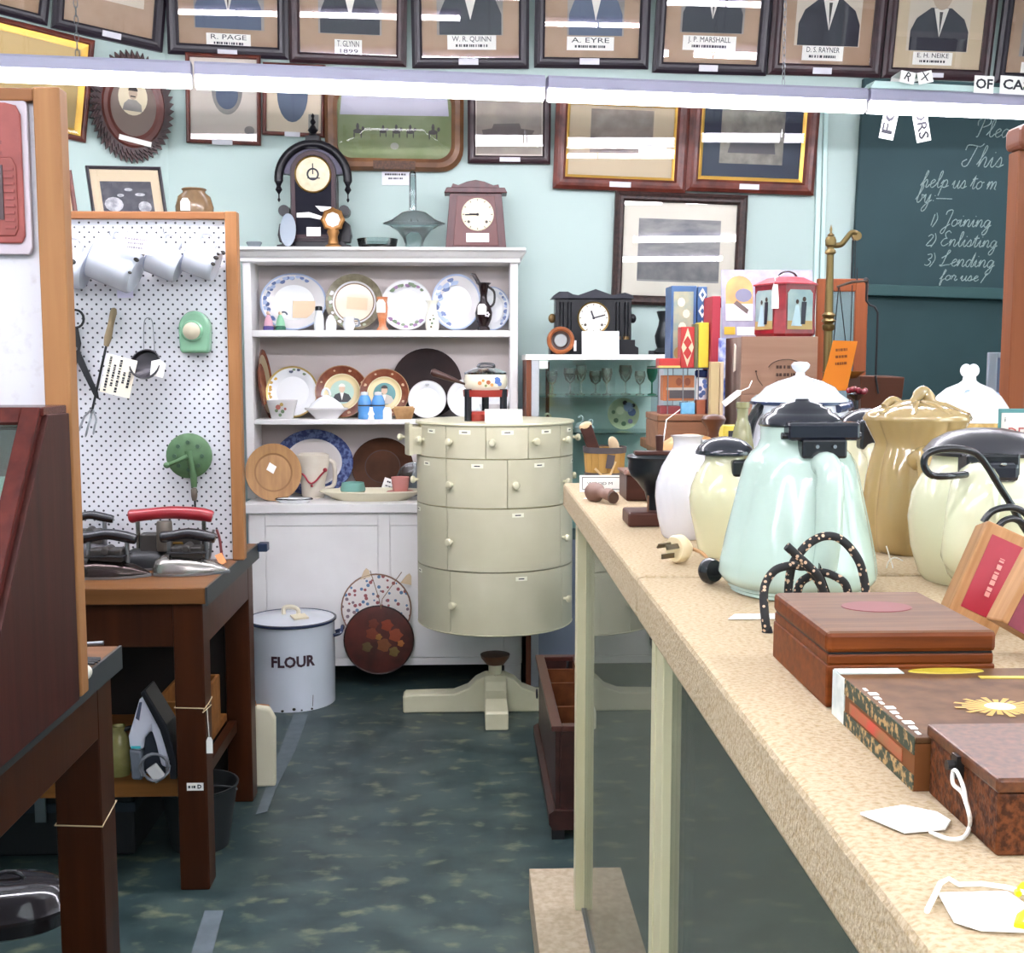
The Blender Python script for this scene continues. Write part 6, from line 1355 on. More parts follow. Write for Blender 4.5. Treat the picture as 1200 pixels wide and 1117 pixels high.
# round cloth and painted disc hung on the cupboard
YK = YD - .03; k = mpp(YK)
def hung(name, label, px, py, r, m, rim, ears=False, dy=0.0):
    p = aY(px, py, YK + dy); t = thing(name, label, 'wall hanging', p)
    b = B(); b.lathe([(0, .006), (r * k * .9, .006), (r * k, .002), (r * k, -.004), (0, -.004)], 40, TM(rx=90)); d = b.out('disc', m, t, smooth=True)
    b = B(); b.tube([(r * k * math.cos(a * PI / 20), -.001, r * k * math.sin(a * PI / 20)) for a in range(40)], .0035, 6, closed=True); b.out('edge', rim, t, smooth=True)
    return t
def floral(name, base, cols, sc):
    m = bpy.data.materials.new(name); m.use_nodes = True; nt = m.node_tree; p = nt.nodes['Principled BSDF']; p.inputs['Roughness'].default_value = .8
    tc = nt.nodes.new('ShaderNodeTexCoord'); v = nt.nodes.new('ShaderNodeTexVoronoi'); v.inputs['Scale'].default_value = sc; nt.links.new(tc.outputs['Object'], v.inputs['Vector'])
    lt_ = nt.nodes.new('ShaderNodeMath'); lt_.operation = 'LESS_THAN'; lt_.inputs[1].default_value = .33; nt.links.new(v.outputs['Distance'], lt_.inputs[0])
    sx = nt.nodes.new('ShaderNodeSeparateXYZ'); nt.links.new(v.outputs['Color'], sx.inputs[0]); cr = nt.nodes.new('ShaderNodeValToRGB'); cr.color_ramp.interpolation = 'CONSTANT'
    els = cr.color_ramp.elements; els[0].color = lin(cols[0]); els[1].color = lin(cols[1]); els[1].position = .33; e = els.new(.66); e.color = lin(cols[2]); nt.links.new(sx.outputs['X'], cr.inputs['Fac'])
    mx = nt.nodes.new('ShaderNodeMix'); mx.data_type = 'RGBA'; nt.links.new(lt_.outputs[0], mx.inputs[0]); mx.inputs[6].default_value = lin(base); nt.links.new(cr.outputs[0], mx.inputs[7]); nt.links.new(mx.outputs[2], p.inputs['Base Color']); return m
FLO = floral('floral cotton', '#e3dcd8', ('#9a5a5c', '#6280a0', '#86747a'), 44)
t = hung('floral_pad', 'round floral cotton pad with two bow ears hung on the dresser door', 441, 713, 41, FLO, mat('brown binding', '#8a6a58', .8), dy=.006)
for s, x in ((-1, -8), (1, 30)):
    b = B(); b.prism([(x * k + q[0] * k, q[1] * k) for q in ((-8, 36), (-3, 46), (0, 49), (3, 46), (5, 36))], -.004, .004, TM(ry=12 if s > 0 else -4)); b.out('bow_ear', mat('tan ear', '#d8c2a2', .8), t)
t = hung('painted_disc', 'round dark red painted wooden disc hung below the floral pad', 444, 750, 41, mat('dark red paint', '#5d2820', .45, col2='#3f201a', scale=10), mat('dark edge', '#2e1814', .5), dy=-.012)
b = B()
for (x, z, s, c) in ((10, 18, 7, '#8a3a22'), (20, 6, 8, '#93452a'), (-8, 8, 7, '#7b3a26'), (6, -6, 8, '#7d4a2a'), (18, -14, 6, '#6f5a2e'), (-14, -8, 6, '#5a4a2a'), (-6, 20, 6, '#6d3324'), (26, -4, 4, '#a3622f'), (0, 4, 4, '#9a6a34')):
    b.use(mat('paint ' + c, c, .6)); b.lathe([(0, .0075), (s * .5 * k, .0074), (s * k, .0064)], 12, TM(x * k, 0, z * k, rx=90), mod=lambda a, z_: 1 + .18 * math.cos(5 * a))
b.out('painted_flowers', None, t, fix=False)
b = B(); b.tube([(-9 * k, -.012, 84 * k), (1 * k, -.012, 50 * k), (3 * k, -.008, 38 * k)], .0016, 5); b.tube([(28 * k, -.012, 82 * k), (5 * k, -.012, 50 * k), (3 * k, -.008, 38 * k)], .0016, 5); b.out('hanging_cord', mat('brown cord', '#7d6144', .8), t)

# ================================================================ long divided wooden box on the floor
PX0, PX1, PY0, PY1, PZ = .228, .388, 3.15, 3.95, .315
MAHB = mat('mahogany box', '#2a1310', .4, col2='#3d201b', scale=10, stretch=(3, .4, 3)); MAHI = wood('box interior wood', '#6a3c20', '#542e17', 'y', .5)
t = thing('divided_box', 'long dark mahogany box with open compartments standing on the floor', 'box', ((PX0 + PX1) / 2, (PY0 + PY1) / 2, 0))
w, d = (PX1 - PX0) / 2, (PY1 - PY0) / 2
b = B(); b.box(-w + .012, -w + .026, -d + .012, d - .012, .05, PZ); b.out('side', MAHB, t, bevel=.002)
b = B(); b.box(w - .026, w - .012, -d + .012, d - .012, .05, PZ); b.out('side', MAHB, t, bevel=.002)
b = B(); b.box(-w + .026, w - .026, -d + .012, -d + .026, .05, PZ); b.out('end', MAHB, t, bevel=.002)
b = B(); b.box(-w + .026, w - .026, d - .026, d - .012, .05, PZ); b.out('end', MAHB, t, bevel=.002)
b = B(); b.box(-w + .026, w - .026, -d + .026, d - .026, .10, .11); b.out('bottom', MAHI, t)
for y in (-d + .27, -d + .53, -d + .70): b = B(); b.box(-w + .026, w - .026, y, y + .008, .11, PZ - .01); b.out('divider', MAHI, t)
for s in (-1, 1): b = B(); b.box(s * (w - .030) - .002, s * (w - .030) + .002, -d + .026, d - .026, .11, PZ - .004); b.out('lining', MAHI, t)
b = B()
for (x0, x1, y0, y1) in ((-w, -w + .03, -d, d), (w - .03, w, -d, d), (-w + .03, w - .03, -d, -d + .03), (-w + .03, w - .03, d - .03, d)): b.box(x0, x1, y0, y1, PZ, PZ + .016)
b.out('rim', mat('red mahogany rim', '#43201a', .3), t, bevel=.002)
b = B(); b.prism([(-w + .005, .028), (w - .005, .028), (w + .006, .045), (w + .006, .075), (w - .008, .085), (-w + .008, .085), (-w - .006, .075), (-w - .006, .045)], -d, d); b.out('base_moulding', MAHB, t)
for (x, y) in ((-w + .02, -d + .02), (w - .02, -d + .02), (-w + .02, d - .02), (w - .02, d - .02)): b = B(); b.box(x - .018, x + .018, y - .018, y + .018, 0, .028); b.out('foot', BLACKM, t)
for s in (-1, 1): b = B(); b.tube([(s * (w + .006), .2 + .014 * math.cos(a * PI / 6), .25 + .014 * math.sin(a * PI / 6)) for a in range(12)], .003, 6, closed=True); b.out('ring_handle', BLACKM, t)
b = B(); b.tube([(.01, d - .09, .13), (.03, d - .06, PZ + .008)], .006, 6); o = b.out('umbrella_handle', BLACKM); at(o, ((PX0 + PX1) / 2, (PY0 + PY1) / 2, 0)); tag(o, 'dark rod leaning inside the far compartment of the mahogany box', 'rod')

# ================================================================ fondue set on the revolving cabinet
ZF = T_edges[0][0] + .0105; YF = 4.33; k = mpp(YF)
p = aY(569, 480, YF); t = thing('fondue_pot', 'cream flowered fondue pot on a black-legged red stand on the revolving cabinet', 'fondue pot', (p.x, YF, ZF))
REDB = mat('red enamel base', '#8f2f26', .3)
z_ = lambda py: (496 - py) * k
PCR = mat('cream enamel pot', '#e9e2cc', .2, coat=.4)
b = B(); b.lathe([(0, z_(462)), (20 * k, z_(462)), (25 * k, z_(456)), (25.5 * k, z_(448)), (24 * k, z_(442)), (0, z_(442))], 32); b.out('pot', PCR, t, smooth=True)
b = B(); b.lathe([(24.5 * k, z_(442)), (25 * k, z_(440)), (17 * k, z_(436)), (8 * k, z_(433)), (0, z_(432.5))], 32); b.out('lid', CHROME, t, smooth=True)
b = B(); b.tube(smooth_path([(-9 * k, 0, z_(434)), (-7 * k, 0, z_(431)), (0, 0, z_(430)), (9 * k, 0, z_(431)), (10 * k, 0, z_(434))], 4), 1.6 * k, 8); b.out('lid_handle', BLACK, t, smooth=True)
b = B(); 
for (x, z, s, c) in ((-7, 452, 2.4, '#b9743c'), (-3, 449, 1.8, '#c48a3a'), (3, 451, 2.6, '#a85f3a'), (7, 454, 2, '#c08a4c'), (13, 449, 4.2, '#4a69a6'), (16, 453, 2.6, '#5a78b0'), (0, 455, 1.6, '#77854a')): b.use(mat('flower ' + c, c, .4)).disc(x * k, z_(z), s * k, s * k, -math.sqrt(max(26.2 ** 2 - x * x, 1)) * k - .001, 8)
b.out('flower_print', None, t, fix=False)
b = B(); b.lathe([(21 * k, z_(468)), (26 * k, z_(468)), (26.5 * k, z_(460)), (21 * k, z_(461))], 32, closed=True); b.out('ring', REDB, t, smooth=True)
for a in (-145, -95 + 60, 90): 
    x, y = 25 * k * math.cos(R(a)), 25 * k * math.sin(R(a)); b = B(); b.tube([(x, y, 0), (x, y, z_(459))], 4.4 * k, 10); b.out('leg', BLACK, t, smooth=True)
b = B(); b.lathe([(0, 0), (14 * k, 0), (15 * k, 8 * k), (13 * k, 11 * k), (0, 11 * k)], 24, TM(-9 * k, -.01, 0)); b.out('burner', REDB, t, smooth=True)
b = B(); b.tube([(-22 * k, -.02, z_(454)), (-30 * k, -.03, z_(451)), (-38 * k, -.035, z_(448)), (-60 * k, -.045, z_(440)), (-63 * k, -.047, z_(439))], [1.2 * k, 1.6 * k, 3 * k, 4.6 * k, 3 * k], 10); b.out('handle', mat('brown wood handle', '#3c2119', .4), t, smooth=True)
p = aY(590, 497, 4.24); k = mpp(4.24); t = thing('blank_card', 'white folded card standing in front of the fondue pot', 'card', (p.x, 4.235, ZF), -3)
for s in (0, 1): b = B(); b.box(-22 * k, 22 * k, 0, .0015, 0, 15.5 * k, TM(0, .02 * s, 0, rx=-22 if s == 0 else 22)); b.out('leaf', PAPER, t)

# ================================================================ glass display cabinet beside the dresser
YG = 4.705; gx0, gx1 = xY(617, YG), xY(778, YG); gz = aY(700, 415.5, YG).z; YGB = 5.05
gc = thing('glass_cabinet', 'glass-fronted display cabinet of glassware between dresser and tins', 'cabinet', ((gx0 + gx1) / 2, (YG + YGB) / 2, 0))
def g_(b, n_, m, bevel=0.0, **kk): o = b.out(n_, m, gc, bevel=bevel, **kk); o.location = (-(gx0 + gx1) / 2, -(YG + YGB) / 2, 0); return o
ALU = mat('aluminium', '#b9bcc2', .35, metal=.7); zg0 = .62
b = B(); b.box(gx0 - .004, gx1 + .01, YG - .006, YG + .018, gz - .022, gz); b.box(gx0 - .004, gx0 + .02, YG + .018, YGB, gz - .022, gz); b.box(gx1 - .01, gx1 + .01, YG + .018, YGB, gz - .022, gz); g_(b, 'top_rail', WHITE, .002)
b = B(); b.box(gx0 + .02, gx1 - .01, YG + .018, YGB, gz - .008, gz); g_(b, 'top_glass', glass('top glass', '#f6fbfa'))
b = B(); b.box(gx0, gx0 + .02, YG + .004, YGB, 0.0, gz - .022); g_(b, 'side_panel', wood('cabinet side wood', '#7b4a34', '#633727', 'z'))
b = B(); b.box(gx0 + .02, gx0 + .052, YG, YG + .02, .0, gz - .022); g_(b, 'front_post', ALU, .002)
b = B(); b.box(gx1 - .022, gx1, YG, YG + .02, .0, gz - .022); g_(b, 'front_post', ALU, .002)
b = B(); b.box(gx0 + .02, gx1, YGB - .012, YGB, zg0, gz - .022); g_(b, 'back_panel', mat('teal cabinet back', '#cfe6e1', .5))
b = B(); b.box(gx0 + .10, gx0 + .115, YGB - .03, YGB - .012, zg0, gz - .03); g_(b, 'rear_post', MATS['cabinet side wood'])
b = B(); b.box(gx0 + .022, gx1 - .004, YG + .004, YGB - .014, .05, zg0); g_(b, 'lower_cabinet', mat('blue grey panel', '#6f7889', .5), .003)
b = B(); b.box(gx0 + .052, gx1 - .022, YG + .008, YG + .012, zg0, gz - .022); g_(b, 'front_glass', glass('cabinet glass', '#f3faf8'))
gs1, gs2 = aY(700, 463, YG + .1).z, aY(700, 506, YG + .1).z
for z in (gs1, gs2): b = B(); b.box(gx0 + .022, gx1 - .004, YG + .02, YGB - .03, z - .006, z); g_(b, 'glass_shelf', glass('shelf glass', '#e6f4ef'))
b = B(); b.box(gx0 + .052, gx0 + .052 + .035, YG - .002, YG, gz - .058, gz - .024); g_(b, 'number_tag', mat('pale green tag', '#dfeee0', .7))
b = B(); b.box(gx0 + .30, gx0 + .32, YG + .0, YG + .012, gs1 - .012, gs1 + .004); g_(b, 'shelf_clip', CHROME) if False else None
def goblet(px, z, label, h=.085, r=.028, m=None, Y=4.86):
    p = aY(px, 450, Y); t = thing('goblet', label, 'glass', (p.x, Y, z), 0, 'stemmed glasses in the cabinet')
    b = B(); b.lathe([(0, 0), (r * .8, 0), (r * .75, .003), (.004, .007), (.0035, h * .42), (r * .7, h * .55), (r, h * .8), (r * .9, h), (r * .85, h), (r * .9, h * .8), (0, h * .52)], 18); b.out('glass', m or glass('goblet glass', '#fdffff', haze=.22), t, smooth=True); return t  # painted haze keeps the glasses bright
ords = ['first', 'second', 'third', 'fourth', 'fifth', 'sixth', 'seventh']
for i, px in enumerate((647, 668, 681, 698, 711, 733, 750)): goblet(px, gs1, 'clear stemmed glass on the upper cabinet shelf, %s from the left' % ords[i], h=.10 + .012 * (i % 3), r=.024 + .005 * (i % 2), Y=4.83 + .07 * (i % 2))
goblet(764, gs1, 'dark green stemmed glass at the right of the cabinet shelf', .12, .024, mat('dark green glass', '#1c6b52', .15))
p = aY(731, 450, 4.93); t = thing('cabinet_plate', 'large yellow and blue patterned plate standing in the glass cabinet', 'plate', (p.x, 4.93, gs2), 0, rx=-10); r = 19 * mpp(4.86)
b = B(); b.lathe([(0, 0), (r * .6, .0), (r, .012), (r, .008), (r * .6, -.006), (0, -.006)], 36, TM(0, 0, r, rx=90)); d = b.out('dish', mat('pale yellow plate', '#d8d9b2', .2, col2='#b9c3a2', scale=18), t, smooth=True)
b = B()
for (x, z, s, m) in ((6, 8, 6, BLU2), (10, 2, 5, BLU), (2, 13, 3, INK), (12, 10, 2.4, INK), (-9, -8, 3, LEAF), (-12, 2, 2.4, LEAF), (0, -12, 3, LEAF), (8, -9, 3, mat('plate mauve', '#8f86a8', .4)), (-4, 4, 5, mat('plate cream', '#e6e4bf', .4))): b.use(m).disc(x * mpp(4.86), r + z * mpp(4.86), s * mpp(4.86), s * mpp(4.86), -.0125, 9)
b.out('painted_pattern', None, d, fix=False)
for i, (px, lab, c, s) in enumerate(((641, 'yellowish glass shell dish in the lower left of the glass cabinet', '#d8d8b4', .03), (680, 'white glass swan ornament on the lower cabinet shelf', '#e9f0f2', .026), (692, 'small clear glass figurine beside the glass swan', '#d5e4ea', .02), (765, 'pale yellow jug handle at the right of the lower cabinet shelf', '#d9d4a8', .024))):
    p = aY(px, 450, 4.83); t = thing('glass_ornament', lab, 'ornament', (p.x, 4.83, gs2), 0, 'ornaments on the lower cabinet shelf')
    b = B(); b.lathe([(0, 0), (s * .7, 0), (s, s * .7), (s * .6, s * 1.3), (s * .25, s * 1.5), (0, s * 1.5)], 16); b.out('body', mat('orn ' + c, c, .15, coat=.4), t, smooth=True)
    b = B(); b.tube(smooth_path([(s * .2, 0, s * 1.3), (s * .5, 0, s * 2.1), (s * .1, 0, s * 2.5), (-s * .3, 0, s * 2.2)], 4), s * .16, 8); b.out('neck', MATS['orn ' + c], t, smooth=True)

# ---- on top of the cabinet
YQ = 4.815; k = mpp(YQ)
def gt(name, label, cat, px, Y=YQ, rz=0): return thing(name, label, cat, (aY(px, 400, Y).x, Y, gz), rz)
q = lambda l: [(x * k, z * k) for x, z in l]
t = gt('mantel_clock', 'black temple-shaped mantel clock with white dial on the glass cabinet', 'clock', 694)
BLS = mat('black slate', '#101016', .35, spec=.35); GLD = mat('dull gold', '#7a5f3a', .4, metal=.5)
b = B(); b.prism(q([(-50, 0), (52, 0), (52, 8), (48, 10), (48, 17), (-48, 17), (-48, 10), (-50, 8)]), -.06, .06); b.out('base', BLS, t, bevel=.002)
b = B(); b.prism(q([(-44, 17), (44, 17), (44, 64), (-44, 64)]), -.045, .05); b.out('case', BLS, t, bevel=.002)
b = B(); b.prism(q([(-49, 64), (47, 64), (45, 68), (36, 71), (30, 70), (22, 68), (2, 75), (-18, 68), (-24, 69), (-26, 70), (-30, 72), (-40, 72), (-46, 68)]), -.055, .05); b.out('pediment', mat('slate top', '#23242e', .35, spec=.35), t, bevel=.002)
for x in (-37, -28, 28, 38):
    b = B(); b.cyl(2.6 * k, 21 * k, 60 * k, 12, TM(x * k, -.048, 0)); c = b.out('column', BLS, t, smooth=True); b = B(); b.cyl(3.6 * k, 17.5 * k, 21 * k, 12, TM(x * k, -.048, 0)); b.out('column_base', GLD, c)
for s in (-1, 1): b = B(); b.sph((s * 47 * k, 0, 42 * k), (4.5 * k, .012, 5.5 * k), 10, 8); b.out('lion_head', GLD if s < 0 else BLS, t, smooth=True)
dial(t, 0, 42, 17.5, -.047, k, 340, 75, '#e6e2d4')
b = B(); b.lathe([(17 * k, .002), (18.6 * k, .006), (19 * k, 0)], 28, TM(0, -.047, 42 * k, rx=90)); b.out('bezel', BRASS, t)
t = gt('barometer', 'small round orange wood barometer on the corner of the glass cabinet', 'barometer', 657, 4.725)
b = B(); b.lathe([(11 * k, .006), (13 * k, .012), (15.5 * k, .008), (16 * k, 0), (15 * k, -.012), (0, -.012)], 32, TM(0, 0, 16 * k, rx=86)); b.out('ring', wood('orange wood', '#a3613a', '#8a4d2c', 'x', .35), t, smooth=True)
b = B(); b.lathe([(0, .001), (7.5 * k, .002), (8 * k, .005), (9 * k, .003), (11.4 * k, .006)], 28, TM(0, 0, 16 * k, rx=86)); b.out('dial', mat('dark dial', '#3c2a26', .35), t, smooth=True)
b = B(); b.lathe([(0, .0055), (7 * k, .0055), (7.6 * k, .002)], 24, TM(0, 0, 16 * k, rx=86)); b.out('glass_face', mat('grey face', '#8f9090', .2), t, smooth=True)
b = B(); b.box(15 * k, 18 * k, -.004, .01, 4 * k, 16 * k); b.out('side_clip', PORCG, t)
t = gt('card_frame', 'white framed blank card in front of the black mantel clock', 'card', 704, 4.712)
b = B(); b.box(-21.5 * k, 21.5 * k, 0, .006, 0, 27 * k, TM(rx=-7)); b.out('frame', mat('white bevel frame', '#d8dade', .5), t, bevel=.002)
b = B(); b.box(-18 * k, 18 * k, -.001, 0, 3.5 * k, 23.5 * k, TM(rx=-7)); b.out('card', PAPER, t)
t = gt('pewter_ewer', 'dark pewter jug on the right end of the glass cabinet', 'jug', 780, 4.83)
b = B(); b.lathe([(r * k, z * k) for r, z in ((0, 0), (13, 0), (15, 3), (10, 8), (12, 14), (13, 22), (9, 34), (8, 40), (11, 50), (10, 51), (7, 41), (0, 30))], 24); b.out('body', mat('dark pewter', '#2e3134', .4, metal=.5), t, smooth=True)
b = B(); b.box(-20 * k, -2 * k, -.012, .012, 0, 5 * k); b.out('foot', MATS['dark pewter'], t, bevel=.003)
# ================================================================ stand behind the counter with tins
SX0, SX1, SY0, SY1, SZ2 = .575, 1.75, 2.98, 3.86, 1.10
st = thing('side_stand', 'plain wooden stand behind the counter carrying the tins and crate', 'table', ((SX0 + SX1) / 2, (SY0 + SY1) / 2, 0))
def s_(b, n_, m=BENCHTOP, bevel=.003): o = b.out(n_, m, st, bevel=bevel); o.location = (-(SX0 + SX1) / 2, -(SY0 + SY1) / 2, 0)
b = B(); b.box(SX0, SX1, SY0, SY1, SZ2 - .03, SZ2); s_(b, 'top')
for x in (SX0 + .02, SX1 - .07):
    for y in (SY0 + .02, SY1 - .07): b = B(); b.box(x, x + .05, y, y + .05, 0, SZ2 - .03); s_(b, 'leg', BENCHW)
for y in (SY0 + .03, SY1 - .05): b = B(); b.box(SX0 + .07, SX1 - .07, y, y + .02, SZ2 - .11, SZ2 - .03); s_(b, 'apron', BENCHW)
def stand(name, label, cat, px, Y, rz=0, z=SZ2, group=None): return thing(name, label, cat, (aY(px, 450, Y).x, Y, z), rz, group)
def Zp(py, Y): return aY(800, py, Y).z
YT3 = 3.32; k = mpp(YT3)
# low wooden tray box, wire rack
t = stand('wooden_case', 'flat reddish wooden case under the wire rack of tins', 'box', 800, YT3 + .05)
zc1 = Zp(486, YT3 - .05) - SZ2
RWD = wood('reddish wood', '#93684e', '#7d553d', 'x', .5)
b = B(); b.box(-36 * k, 25 * k, -.10, .12, 0, zc1 - .02); b.out('body', RWD, t, bevel=.003)
b = B(); b.box(-36.5 * k, 25.5 * k, -.102, .122, zc1 - .019, zc1); b.out('lid', RWD, t, bevel=.003)
ZC1 = SZ2 + zc1
t = stand('wire_rack', 'thin wire rack holding old tins on two levels', 'rack', 806, YT3 + .03, z=ZC1)
zr = Zp(431, YT3) - ZC1
b = B()
for x in (-27, -9, 9, 20):
    b.tube([(x * k, -.045, 0), (x * k, -.045, zr)], .0018, 5)
    b.tube([(x * k, .12, 0), (x * k, .12, zr)], .0018, 5)
b.out('wire_upright', STEEL, t)
b = B(); b.box(-36 * k, 26 * k, -.05, .20, zr - .003, zr); b.out('tier', mat('dark tier', '#4a474b', .5), t)
ZR2 = ZC1 + zr
def tin(name, label, x0, x1, ytop, Y, depth, z, front, side=None, extra=None, cat='tin', rz=0, name_part='box'):
    kk = mpp(Y); t = thing(name, label, cat, (aY((x0 + x1) / 2, 450, Y).x, Y, z), rz, 'old tins and boxes on the stand'); h = Zp(ytop, Y) - z; w = (x1 - x0) * kk / 2
    b = B(); b.use(front); b.box(-w, w, 0, depth, 0, h)
    if side: b.use(side); b.m[-1] = b.cur; b.m[-3] = b.m[-3]; b.m[5] = b.cur
    b.out(name_part, None, t, bevel=.0015)
    if extra: extra(t, w, h, kk)
    return t
BLT = mat('blue tin', '#2f4c78', .35, col2='#44648c', scale=10); FLW = mat('floral tin front', '#7f8f86', .4, col2='#a9a184', scale=22, detail=4)
def blx(t, w, h, kk):
    b = B(); b.use(FLW).rect(-w * .8, w * .75, h * .06, h * .93, -.001); b.use(mat('cream rose', '#d8cdb4', .5))
    for (x, z, s) in ((-.2, .8, .3), (.2, .66, .28), (-.1, .5, .3), (.1, .36, .26)): b.disc(x * w, z * h, s * w, s * w * 1.2, -.0016, 9)
    b.use(mat('brass roundel', '#9a7a4c', .4)).disc(-.3 * w, .18 * h, .45 * w, .5 * w, -.002, 14); b.out('front_print', None, t, fix=False)
t = tin('tall_tin', 'tall blue tin with floral front and white diamond side', 785, 815, 335, 3.45, .10, ZR2, BLT, extra=blx)
# white diamond pattern, on its own narrow box at the right
def dia(t, w, h, kk):
    b = B(); b.use(mat('white print', '#e6e1d8', .7))
    for i in range(5): c = h * (.1 + .2 * i); b.flat([(0, c - h * .085), (w * .8, c), (0, c + h * .085), (-w * .8, c)], -.001)
    b.use(BLT)
    for i in range(5): c = h * (.1 + .2 * i); b.flat([(0, c - h * .04), (w * .4, c), (0, c + h * .04), (-w * .4, c)], -.0016)
    b.out('diamond_print', None, t, fix=False)
tin('diamond_tin', 'narrow blue tin printed with a column of white diamonds', 816, 827, 336, 3.45, .10, ZR2, BLT, extra=dia)
RDT = mat('red tin', '#b0302c', .35); CRT = mat('cream tin', '#d5c5a2', .4)
def lozenge(t, w, h, kk):
    b = B(); b.use(CRT).flat([(0, 0.02 * h), (w * .9, .5 * h), (0, .98 * h), (-w * .9, .5 * h)], -.001); b.use(RDT)
    for c in (.36, .62): b.flat([(0, (c - .16) * h), (w * .62, c * h), (0, (c + .16) * h), (-w * .62, c * h)], -.0016)
    b.out('lozenge_print', None, t, fix=False)
tin('lozenge_tin', 'small red and cream lozenge-patterned tin in front of the blue tin', 797, 813, 383, YT3 - .005, .05, ZR2, RDT, extra=lozenge)
tin('yellow_tin', 'narrow bright yellow tin with a blue top edge', 818, 830, 378, YT3, .06, ZR2, mat('yellow tin', '#d6bf35', .4), extra=lambda t, w, h, kk: B().use(mat('olive side', '#6d6a44', .5)).box(-w - .012, -w - .001, .002, .05, 0, h * .97).out('side_book', None, t))
tin('red_flat_tin', 'flat red tin with a yellow base line lying on the rack', 772, 797, 420, YT3 - .015, .06, ZR2, RDT, extra=lambda t, w, h, kk: B().use(mat('yellow line', '#d9b765', .5)).box(-w - .0006, w + .0006, -.001, .03, 0, h * .22).out('base_line', None, t))
tin('red_book', 'tall thin red book spine beside the picture card', 833, 843, 347, 3.30, .12, SZ2, mat('crimson cloth', '#a02a3a', .6), cat='book')
tin('blue_packet', 'small blue and white packet against the crate', 843.5, 850, 396, 3.245, .03, SZ2, mat('blue packet', '#4257b0', .5, col2='#c9cfe6', scale=40), cat='packet')
tin('paper_roll', 'upright tan paper roll between the rack and the crate', 833, 843, 424, 3.20, .03, SZ2, mat('tan paper', '#bda77c', .8), cat='paper roll')
tin('cream_roll', 'thin cream cardboard strip beside the tan paper roll', 843.5, 848, 424, 3.21, .02, SZ2, mat('cream strip', '#d9c4a4', .8), cat='cardboard')
def orangex(t, w, h, kk):
    b = B(); b.use(mat('dark band', '#4a4346', .5)).rect(-w * .6, w, h * .1, h * .42, -.001); b.use(mat('grey band', '#b7afa4', .5)).rect(-w * .8, w, h * .42, h * .52, -.001); b.use(mat('dark orange', '#8a4a2e', .5)).disc(0, h * .75, w * .2, h * .16, -.001, 10); b.disc(w * .55, h * .75, w * .2, h * .16, -.001, 10); b.out('print', None, t, fix=False)
tin('orange_tin', 'orange-brown printed tin on the lower rack level', 777, 814, 440, YT3 - .005, .05, ZC1 + .038, mat('orange brown tin', '#b0683c', .45), extra=orangex)
tin('flat_red_box', 'thin dark red box lying under the orange-brown tin', 774, 798, 476, YT3 - .005, .06, ZC1, mat('dark red box', '#7d2f33', .5))
tin('sky_blue_tin', 'small sky blue tin on the lower rack level', 799, 815, 472, YT3 - .02, .04, ZC1, mat('sky blue tin', '#5fa8cf', .4, col2='#86bfe0', scale=30))
tin('brick_red_tin', 'small brick red tin at the right of the lower rack level', 817, 827, 469, YT3 - .02, .04, ZC1, mat('brick red tin', '#a05a3e', .5))
t = stand('delft_jar', 'small blue and white jar on the lower rack level', 'jar', 822, YT3 + .005, z=ZC1 + (Zp(469, YT3) - ZC1) + .002)
b = B(); b.lathe([(0, 0), (6.5 * k, 0), (7 * k, 4 * k), (7 * k, 24 * k), (5 * k, 26 * k), (0, 26 * k)], 18); b.out('body', PORC, t, smooth=True)
b = B(); b.lathe([(6 * k, 26 * k), (8 * k, 29 * k), (8 * k, 33 * k), (6 * k, 34.5 * k), (0, 34.5 * k)], 18); b.out('lid', mat('cobalt lid', '#2b3a66', .2), t, smooth=True)
b = B(); b.use(BLU); [b.disc(x * k, z * k, 2.6 * k, 3 * k, -7.3 * k, 9) for x, z in ((1, 8), (3, 16), (-3, 13), (-2, 5), (2, 21))]; b.out('blue_print', None, t, fix=False)
# wooden crate, picture card and red lantern tin
YCR = 3.20; k = mpp(YCR); zcr = Zp(394, YCR) - SZ2
t = stand('wooden_crate', 'brown wooden crate with stamped oval lettering under the red tin', 'crate', 913, YCR)
CRW = wood('crate wood', '#a4836e', '#8d6b59', 'x', .7, 6); CRS = wood('crate end wood', '#a39184', '#8f7d71', 'z', .7, 6)
w = 45 * k
for i in range(2): b = B(); b.box(-w, w, 0, .012, zcr * i / 2 + .0008, zcr * (i + 1) / 2 - .0008); b.out('front_board', CRW, t, bevel=.001)
for s in (-1, 1): b = B(); b.box(s * w - (.0 if s < 0 else .012), s * w + (.012 if s < 0 else 0), .012, .24, 0, zcr - .002); b.out('end_board', CRS, t)
b = B(); b.box(-w + .012, w - .012, .228, .24, 0, zcr - .002); b.out('rear_board', CRW, t)
b = B(); b.box(-w + .012, w - .012, .012, .228, zcr - .014, zcr - .002); b.out('lid', CRW, t)
ST = mat('burnt stamp', '#4a342a', .8)
b = B(); b.tube([(8 * k + 22 * k * math.cos(R(a)), -.0005, zcr - 40 * k + 13 * k * math.sin(R(a))) for a in range(20, 165, 8)], .0012, 4); b.out('stamped_arc', ST, t)
for i, s in enumerate(('~a', '~bb', '~ccc')): text(t, s, 7 * k, ST, TM(8 * k, -.001, zcr - (36 + 9 * i) * k), width=24 * k)
b = B(); b.tube([(-28 * k, -.003, zcr - 42 * k), (-26 * k, -.006, zcr - 50 * k), (-20 * k, -.004, zcr - 58 * k)], .0012, 5); b.sph((-28 * k, -.004, zcr - 41 * k), .003, 8, 5); b.out('nail_wire', ST, t)
